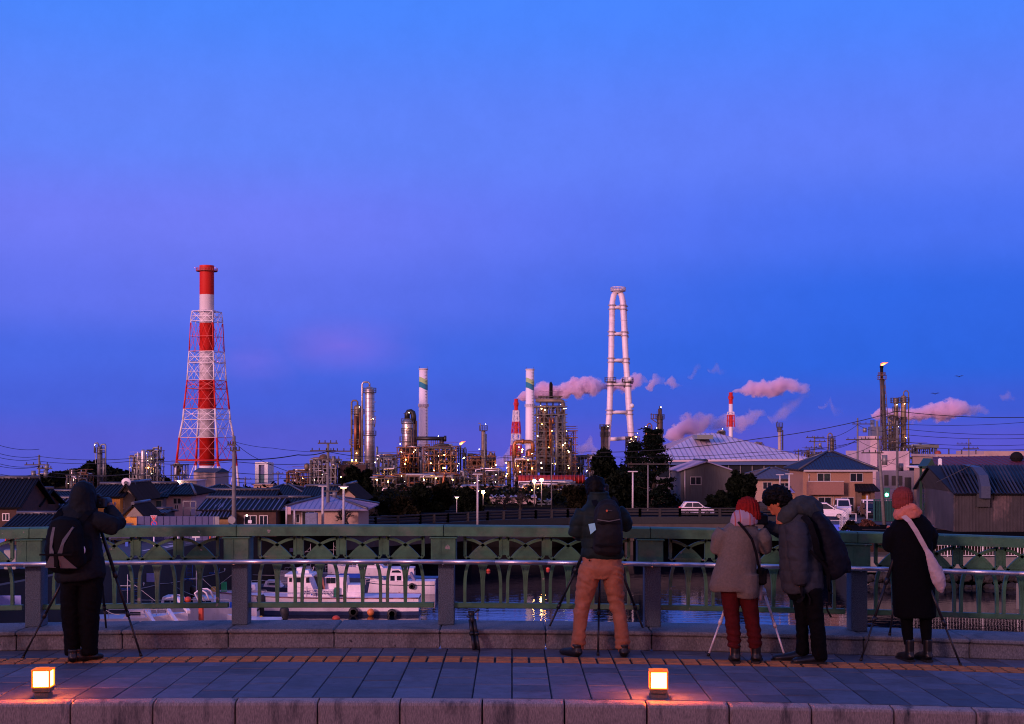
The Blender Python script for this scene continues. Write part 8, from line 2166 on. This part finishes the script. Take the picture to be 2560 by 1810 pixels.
def striped(label,px,top,Y,w,bands,lat,red0=True):
 k_=Y/FL;x=PX(px,Y);zs=[PZ(b,Y)for b in bands]
 reds=[(zs[i+1],zs[i]+(.6 if i==0 else 0))for i in range(0,len(zs)-1,2)]
 mb=banded('striped_stack_bands',reds,(.80,.73,.76),(.62,.018,.012),.5)
 t=thing('striped_chimney',label,'chimney',(x,Y,BZ))
 m=MB();m.lathe((x,Y,0),[(w*k_*1.1,BZ),(w*k_,zs[0]),(w*.8*k_,zs[0]),(w*.8*k_,zs[0]-1)],20);m.build('stack',mb,t)
 m=MB()
 for i in range(4):
  pts=[]
  for py,hw in lat:
   a=R(35)+math.pi/2*i;q=hw/math.cos(R(35))*k_;pts.append(Vector((x+q*math.cos(a),Y+q*math.sin(a),PZ(py,Y))))
  a=R(35)+math.pi/2*(i+1);pn=[Vector((x+hw/math.cos(R(35))*k_*math.cos(a),Y+hw/math.cos(R(35))*k_*math.sin(a),PZ(py,Y)))for py,hw in lat]
  for j in range(len(pts)-1):
   m.bar(pts[j],pts[j+1],.11,5);m.bar(pts[j],pn[j],.07,4);m.bar(pts[j],pn[j+1],.055,4);m.bar(pn[j],pts[j+1],.055,4)
 m.build('lattice',mb,t)
 m=MB();platform(m,x,Y,zs[0]-1.4,w*k_,w*1.3*k_,14,.5);m.build('platform',mb,t)
 return t
striped('small red and white chimney in a lattice left of the right white stack',1290.5,997,330,4.9,[997,1026,1054,1084,1112,1140,1168],[(1026,7.5),(1040,8.2),(1054,9.5),(1069,10.6),(1084,11.6),(1098,12.2),(1112,13),(1126,14),(1140,15),(1170,16)])
ts_=striped('small red and white chimney behind the hall roof trailing steam',1827,981,330,5,[981,1010,1037,1067,1098,1126],[(1030,9),(1038,9.5),(1052,10),(1067,10.5)])
YV=322
tv=thing('tripod_flare_tower','tall white tower of three bent tube legs joined by horizontal rings','tower',(PX(1545,YV),YV,BZ))
kv=YV/FL;cz_=lambda py:PZ(py,YV)
def cp(cx_,cy_):return 1400+cx_/2.706,680+cy_/2.706
LEG_L=[(386,122),(362,160),(353,205),(351,240),(346,420),(342,600),(335,760),(328,950),(318,1060),(303,1290)]
LEG_R=[(396,122),(416,160),(424,205),(425,240),(434,420),(443,600),(455,760),(466,950),(478,1110),(490,1290)]
LEG_B=[(400,122),(420,158),(432,200),(437,240),(447,420),(456,600),(469,760),(482,950),(498,1110),(512,1290)]
def legpts(Lp,dys):
 out=[]
 for(a,b),dy in zip(Lp,dys):
  px,py=cp(a,b);v=P(px,py,YV);v.y=YV+dy;out.append(v)
 return out
dF=[0,-.2,-.5,-.7,-1.4,-2.0,-2.6,-3.3,-3.8,-4.4];dB=[.3,1.0,1.6,1.9,3.0,4.0,5.2,6.4,7.4,8.6]
legs=[legpts(LEG_L,dF),legpts(LEG_R,[d*.6 for d in dF]),legpts(LEG_B,dB)]
M_PIPEW=mat('white_pipe_paint',(.76,.68,.72),.45,var=.06,scale=.5,dirt=(.55,.46,.50),dscale=.4)
for lp in legs:
 m=MB();lp=lp+[Vector((lp[-1].x,lp[-1].y,BZ))];m.tube(lp,[.55]+[.64]*3+[.66]*(len(lp)-4),16)
 for i in range(3,9):
  for u in(.5,):
   q=lp[i].lerp(lp[i+1],u);d_=(lp[i+1]-lp[i]).normalized();m.bar(q-d_*.06,q+d_*.06,.70,16)
 m.build('leg',M_PIPEW,tv)
for i,py in((3,240),(4,420),(5,600),(6,775),(7,950)):
 m=MB()
 for a,b in((0,1),(1,2),(2,0)):m.bar(legs[a][i],legs[b][i],.38,10)
 m.build('ring_beam',M_PIPEW,tv)
 m=MB()
 for lp in legs:
  v=lp[i];platform(m,v.x,v.y,v.z+.42,.6,.88,12,.1);platform(m,v.x,v.y,v.z-.42,.6,.88,12,.05)
 if i==6:
  for lp in legs:v=lp[i];platform(m,v.x,v.y,v.z+.5,.6,1.3,12,.9)
 m.build('gallery',M_DSTEEL if i==6 else mat('pale_steel',(.35,.30,.33),.5),tv)
m=MB();a=P(*cp(330,1132),YV);b=P(*cp(480,1122),YV);m.bar(a,b,.45,10);m.build('ring_beam',M_PIPEW,tv)
m=MB();v=P(*cp(393,118),YV);m.lathe(v+Vector((0,.1,-.9)),[(.9,0),(1.25,.4),(1.3,.9),(1.0,.95)],18);platform(m,v.x,v.y,v.z-.1,1.0,1.55,16,.6);m.build('top_ring',M_PIPEW,tv)
m=MB();platform(m,v.x,v.y,v.z-.3,1.0,1.7,16,.7);m.build('top_gallery',mat('pale_steel',(.35,.30,.33)),tv)
for c_ in((487,905),(473,724)):
 m=MB();m.sphere(P(*cp(*c_),YV-4.5),.52,14,10);m.build('dish_radome',M_WHITE,tv)
for px,top,rp,lab in((1507,1066,5.2,'brown ribbed column at the left foot of the tripod flare, left of two'),(1517,1063,4.6,'pinkish lit column at the left foot of the tripod flare, right of two')):
 tower(lab,px,top,300,rp,M_BROWN if px<1510 else M_KHAKI,[(1072,8),(1090,7)],1.8,0,None,[(px+2,1066,GWH)]if px>1510 else[],cap=False)
rack('cluttered lamp lit frame at the right foot of the tripod flare',1570,1598,1092,None,300,6,4,7,M_KHAKI,.12,seed=27,pipes=12,lamps=[(1593,1083,GWH,.14),(1578,1098,GW,.2),(1590,1093,GW,.24),(1584,1104,GWH,.12),(1575,1106,GWH,.12)],name='process_unit',cat='process unit',vessels=[(1582,1095,1140,7,M_BROWN)])
tower('dark brown tower with a side gallery right of the tripod flare',1650,1022,296,7.2,M_BROWN,[(1047,11),(1084,9)],2.0,-1,None,[(1651,1018,GWH),(1640,1070,GWH)],cap=False,steps=[(1040,5)])
tq=[o for o in bpy.data.objects if o.get('label','').startswith('dark brown tower with a side')][0]
m=MB();Yq=295
for y in(1036,1047):m.lohi((PX(1628,Yq),Yq,PZ(y,Yq)),(PX(1646,Yq),Yq+2,PZ(y-1,Yq)))
for x in(1628,1634,1640):m.bar(P(x,1047,Yq),P(x,1036-(x==1628)*3,Yq),.12,4)
m.bar(P(1628,1047,Yq),P(1644,1058,Yq),.12,4);m.build('side_gallery',M_BROWN,tq)
m=MB();m.bar(P(1650,1022,Yq),P(1650,1015,Yq),.18,6);m.build('vent_pipe',M_DSTEEL,tq)
tower('small rusty vessel with arched pipe between the tripod flare and the pine',1618,1070,298,6,M_COPPER,[(1076,8)],1.5,0,1,[(1614,1067,GWH),(1619,1084,GW)])
tower('thin pale column with dark top gallery right of the hall',1949,1068,290,4.2,mat('pale_column',(.45,.36,.32),.6,.2,var=.2),[(1068,8),(1078,6.5)],0,1,None,[],cap=False)
tq=[o for o in bpy.data.objects if o.get('label','').startswith('thin pale column with')][0]
m=MB();m.tube([P(1942,1066,290),P(1942,1057,290),P(1944,1054,290)],.1,5);m.bar(P(1957,1075,289),P(1957,1125,289),.12,5);m.build('vent_pipe',M_DSTEEL,tq)
rack('small vent pipes rising over the left end of the hall roof ridge',1796,1812,1082,1092,262,2,3,1,M_DSTEEL,.08,seed=29,pipes=3,lamps=[(1807,1072,GWH,.12)])
rack('small bent vent pipes rising over the right slope of the hall roof',1888,1908,1110,1118,262,2,3,1,M_DSTEEL,.08,seed=30,pipes=3)
tower('small domed column with galleries behind the brown house roof',2080,1094,285,5,M_KHAKI,[(1102,8),(1112,9),(1122,10)],1.2,0,-1)
rack('dark low frame of bare posts left of the brown house roof',2018,2072,1131,None,270,5,10,2,M_DSTEEL,.09,seed=32,pipes=3)
YX=300
tx=thing('flare_stack','tall dark lattice flare stack topped by a bright flame','flare stack',(PX(2212,YX),YX,BZ))
m=MB();m.tube([P(2214,1190,YX),P(2213,1128,YX),P(2207,990,YX),P(2204.5,948,YX)],.50,10);m.build('riser',M_DSTEEL,tx)
m=MB();m.tube([P(2204.5,950,YX),P(2204,918,YX)],.34,10);m.bar(P(2204,919,YX),P(2204,914,YX),.4,10);m.build('tip',M_BLACK,tx)
m=MB();v=P(2204.5,947,YX);platform(m,v.x,YX,v.z,.35,1.0,12,.7);platform(m,v.x,YX,v.z+.9,.35,.8,12,.4);m.build('gallery',M_RUST,tx)
m=MB();lv=[950+16*i for i in range(13)]
for i,(a,b)in enumerate(zip(lv,lv[1:])):
 def cn(py):
  u=(py-950)/195;cx_=lerp(2205.5,2212,u);hw=lerp(6.5,15.5,u);z=PZ(py,YX)
  return[Vector((PX(cx_,YX)+hw*YX/FL*math.cos(q),YX+hw*YX/FL*math.sin(q),z))for q in(R(100),R(215),R(335))]
 A,B_=cn(a),cn(b)
 for q in range(3):
  m.bar(A[q],B_[q],.09,4);m.bar(A[q],A[(q+1)%3],.05,4);m.bar(A[q],B_[(q+1)%3],.05,4);m.bar(B_[q],A[(q+1)%3],.05,4)
m.build('lattice',mat('violet_grey_steel',(.13,.10,.11),.55,.3,var=.3),tx)
flame(tx,P(2203,914,YX),1.2,.34,1.2)
tower('left of the two lit columns right of the tall flare',2240,994,292,5.6,M_KHAKI,[(1006,14),(1028,9),(1056,9),(1084,10)],1.4,0,None,[(2239,1012,GWH)])
t2=tower('right of the two lit columns right of the tall flare, ringed shell',2259,988,292,6.6,M_KHAKI,[(1005,14),(1054,8),(1106,14)],1.0,0,1,[(2258,1010,GW),(2262,1094,GW)])
rack('slender pipe frame around the two lit columns',2229,2250,1040,None,290,5,3,9,M_DSTEEL,.09,seed=33,pipes=12,pm=[M_GREYST,M_DSTEEL,M_KHAKI],lamps=[(2246,1066,GWH,.1)])
te=rack('elevated cooler bank on a steel frame right of the lit columns',2274,2342,1118,None,262,6,8,3,M_TEALST,.10,seed=34,pipes=8,pm=[M_TEALST,M_DSTEEL,M_SILVER],extra=lambda t,a,b,c,d:(lambda m:(m.lohi((PX(2288,262),261.5,PZ(1120,262)),(PX(2345,262),268,PZ(1112,262))),m.build('cooler_box',mat('grey_green_box',(.12,.13,.11),.6),t)))(MB()))
for px,py,lab in((2163,1133,'small rusty red drum above the brown house roof'),(2345,1134,'small rusty red drum at the end of the cooler bank')):
 a=P(px,py,250);m=MB();m.lathe((a.x,a.y,a.z-.5),[(.3,0),(.55,.15),(.55,.75),(.3,1.0),(.05,1.05)],14);m.bar((a.x,a.y,BZ),(a.x,a.y,a.z-.4),.3,8);m.single('drum',mat('rust_red_drum',(.25,.04,.015),.6,var=.3),lab,'drum')
PS=1.5
def plume(name,label,pts,seed,dens,tint=(1,.88,.97)):
 """steam: a soft body along a drifting line; density falls off from the line and is broken up by billowing noise"""
 rad=[r*(1.0 if k_==0 else PS)for k_,(c,r)in enumerate(pts)]
 cs=[c for c,r in pts]
 d0,d1=(cs[1]-cs[0]).normalized(),(cs[-1]-cs[-2]).normalized()
 st=[(cs[0]-d0*rad[0]*.6,rad[0]*1.5)]+[(c,r*1.9)for c,r in zip(cs,rad)]+[(cs[-1]+d1*rad[-1]*1.2,rad[-1]*1.7)]
 m=MB();m.sweep([(c,r,r)for c,r in st],14)
 off=cs[0].copy()
 x0,x1=cs[0].x-off.x,cs[-1].x+rad[-1]*1.2-off.x
 zs=[c.z-off.z for c in cs];zl,zh=min(zs)-.01,max(zs)+.01;rm=max(rad)
 mt=bpy.data.materials.new('steam');mt.use_nodes=True;t_=mt.node_tree;t_.nodes.clear()
 N=lambda ty,**k_:(lambda n:([setattr(n,a,b)for a,b in k_.items()],n)[1])(t_.nodes.new(ty))
 L=t_.links.new
 def ma(op,a,b=None,c=None):
  n=N('ShaderNodeMath',operation=op)
  for q,v in enumerate((a,b,c)):
   if v is None:continue
   if isinstance(v,(int,float)):n.inputs[q].default_value=v
   else:L(v,n.inputs[q])
  return n.outputs[0]
 tc=N('ShaderNodeTexCoord');sp=N('ShaderNodeSeparateXYZ');L(tc.outputs['Object'],sp.inputs[0])
 u=ma('DIVIDE',ma('SUBTRACT',sp.outputs[0],x0),x1-x0)
 cr=N('ShaderNodeValToRGB');e=cr.color_ramp.elements
 stops=[((c.x-off.x-x0)/(x1-x0),(z-zl)/(zh-zl),r/rm,1.0 if k_<len(cs)-2 else .55)for k_,(c,z,r)in enumerate(zip(cs,zs,rad))]+[(1.0,(zs[-1]-zl)/(zh-zl),rad[-1]/rm*.6,.1)]
 while len(e)<len(stops):e.new(.5)
 for el,(q,a,b,c)in zip(e,stops):el.position=q;el.color=(a,b,c,1)
 L(u,cr.inputs[0]);sc=N('ShaderNodeSeparateColor');L(cr.outputs[0],sc.inputs[0])
 zc=ma('MULTIPLY_ADD',sc.outputs[0],zh-zl,zl);rr_=ma('MAXIMUM',ma('MULTIPLY',sc.outputs[1],rm),.08)
 dz=ma('DIVIDE',ma('SUBTRACT',sp.outputs[2],zc),rr_);dy=ma('DIVIDE',sp.outputs[1],rr_)
 d=ma('SQRT',ma('ADD',ma('MULTIPLY',dz,dz),ma('MULTIPLY',dy,dy)))
 mp=N('ShaderNodeMapping');mp.inputs['Location'].default_value=(seed*7.3,seed*3.1,0);L(tc.outputs['Object'],mp.inputs[0])
 n1=N('ShaderNodeTexNoise');n1.inputs['Scale'].default_value=.42*1.2/max(.6,rm*.6);n1.inputs['Detail'].default_value=1.5
 n2=N('ShaderNodeTexNoise');n2.inputs['Scale'].default_value=1.5*1.2/max(.6,rm*.6);n2.inputs['Detail'].default_value=4;n2.inputs['Roughness'].default_value=.6
 L(mp.outputs[0],n1.inputs['Vector']);L(mp.outputs[0],n2.inputs['Vector'])
 bl=ma('ABSOLUTE',ma('SUBTRACT',n2.outputs[0],.5))
 v=ma('SUBTRACT',1.0,d);v=ma('ADD',v,ma('MULTIPLY',ma('SUBTRACT',n1.outputs[0],.5),2.6));v=ma('ADD',v,ma('MULTIPLY',ma('SUBTRACT',.13,bl),2.2))
 mr=N('ShaderNodeMapRange',interpolation_type='SMOOTHSTEP');mr.inputs['From Min'].default_value=.12 if dens>.05 else-.1;mr.inputs['From Max'].default_value=.55 if dens>.05 else 1.0;L(v,mr.inputs['Value'])
 den=ma('MULTIPLY',ma('MULTIPLY',mr.outputs[0],sc.outputs[2]),dens*7.0)
 o=N('ShaderNodeOutputMaterial');pv=N('ShaderNodeVolumePrincipled');pv.inputs['Color'].default_value=(*tint,1);pv.inputs['Anisotropy'].default_value=.1
 L(den,pv.inputs['Density']);L(pv.outputs[0],o.inputs['Volume'])
 ob=bpy.data.objects.new(name,m.mesh(name,mt,off));COL.objects.link(ob);ob.location=off
 return tag(ob,label,'steam')
def pl(rows,Y):return[(P(px,py,Y),r*Y/FL)for px,py,r in rows]
plume('steam_plume','long pale steam plume drifting right from the small striped chimney behind the right white stack',pl([(1293,995,2.5),(1305,990,6),(1330,986,10),(1352,978,12),(1385,978,12),(1405,976,13),(1430,972,15),(1452,970,16),(1478,966,16)],345),3,.42)
plume('steam_puff','pale steam puff behind the legs of the white tripod flare',pl([(1500,970,12),(1525,966,11),(1550,962,10),(1575,960,14),(1588,950,12)],350),4,.30)
plume('steam_puff','rounded steam puff just right of the white tripod flare',pl([(1618,970,6),(1628,962,11),(1634,950,10)],350),5,.16)
plume('steam_puff','fading steam puff farthest right of the tripod flare',pl([(1666,958,9),(1680,952,11),(1692,964,6)],350),6,.10)
plume('steam_plume','steam plume drifting right from the striped chimney behind the hall',pl([(1832,979,2.5),(1850,974,6),(1872,970,11),(1900,968,12),(1930,972,14),(1955,966,12),(1985,962,14),(2005,970,9)],345),7,.26)
plume('steam_bank','broad steam bank rising behind the left slope of the hall roof',pl([(1660,1092,8),(1690,1080,16),(1720,1068,18),(1748,1062,18),(1770,1050,11)],350),8,.20)
plume('steam_bank','thin steam drifting behind the hall striped chimney',pl([(1776,1070,10),(1800,1054,12),(1850,1058,12),(1880,1044,12),(1900,1034,8)],355),9,.09)
plume('steam_plume','steam plume stretching right behind the two lit columns of the right plant',pl([(2182,1040,5),(2194,1034,9),(2215,1032,9),(2240,1034,10),(2275,1036,12),(2310,1032,13),(2340,1030,14),(2370,1026,16),(2394,1018,17),(2410,1024,12)],345),10,.30)
plume('steam_puff','faint ragged steam at the far right end of the long right plume',pl([(2425,1026,9),(2450,1024,9),(2465,1030,5)],350),11,.07)
plume('steam_puff','low violet steam left of the small striped chimney foot',pl([(1255,1160,14),(1270,1138,12),(1282,1126,9)],350),12,.08)
plume('steam_puff','low violet steam between the dark structure and the tripod flare',pl([(1452,1128,12),(1476,1116,13),(1490,1128,10)],350),13,.08)
for rows,sd,lab in(([(1726,946,5),(1738,928,9),(1744,918,6)],21,'faint rosy wisp high right of the tripod flare, nearer one'),([(1778,930,8),(1792,918,10),(1800,930,6)],22,'faint rosy wisp high right of the tripod flare, farther one'),([(1930,1050,10),(1960,1030,14),(1985,1012,12),(2010,985,9)],23,'faint rosy wisps curling below the hall chimney plume'),([(2060,1020,9),(2072,990,12),(2084,1030,9)],24,'faint upright wisp left of the tall flare'),([(2508,996,8),(2522,988,9),(2530,998,5)],25,'faint small wisp near the right picture edge')):
 plume('steam_wisp',lab,pl(rows,352),sd,.035)
m_b=mat('bird_black',(.01,.01,.012),.8,var=0)
for px,py,Y,s,lab in((2398,942,60,1,'dark bird flying at the upper right over the long steam plume'),(2338,985,60,1,'dark bird flying just above the long steam plume')):
 c=P(px,py,Y);m=MB()
 m.sweep([(c+Vector((-.09,0,-.01)),.008,.008),(c+Vector((-.03,0,0)),.022,.02),(c+Vector((.05,0,.005)),.016,.016),(c+Vector((.085,0,.01)),.006,.006)],8)
 for sg in(-1,1):
  m.prism([c+Vector((-.03,0,.01)),c+Vector((.03,0,.01)),c+Vector((.02,sg*.09,.05)),c+Vector((-.04,sg*.19,.035)),c+Vector((-.05,sg*.08,.04))],(0,0,.006))
 m.rot(R(60),c);m.single('bird',m_b,lab,'bird')
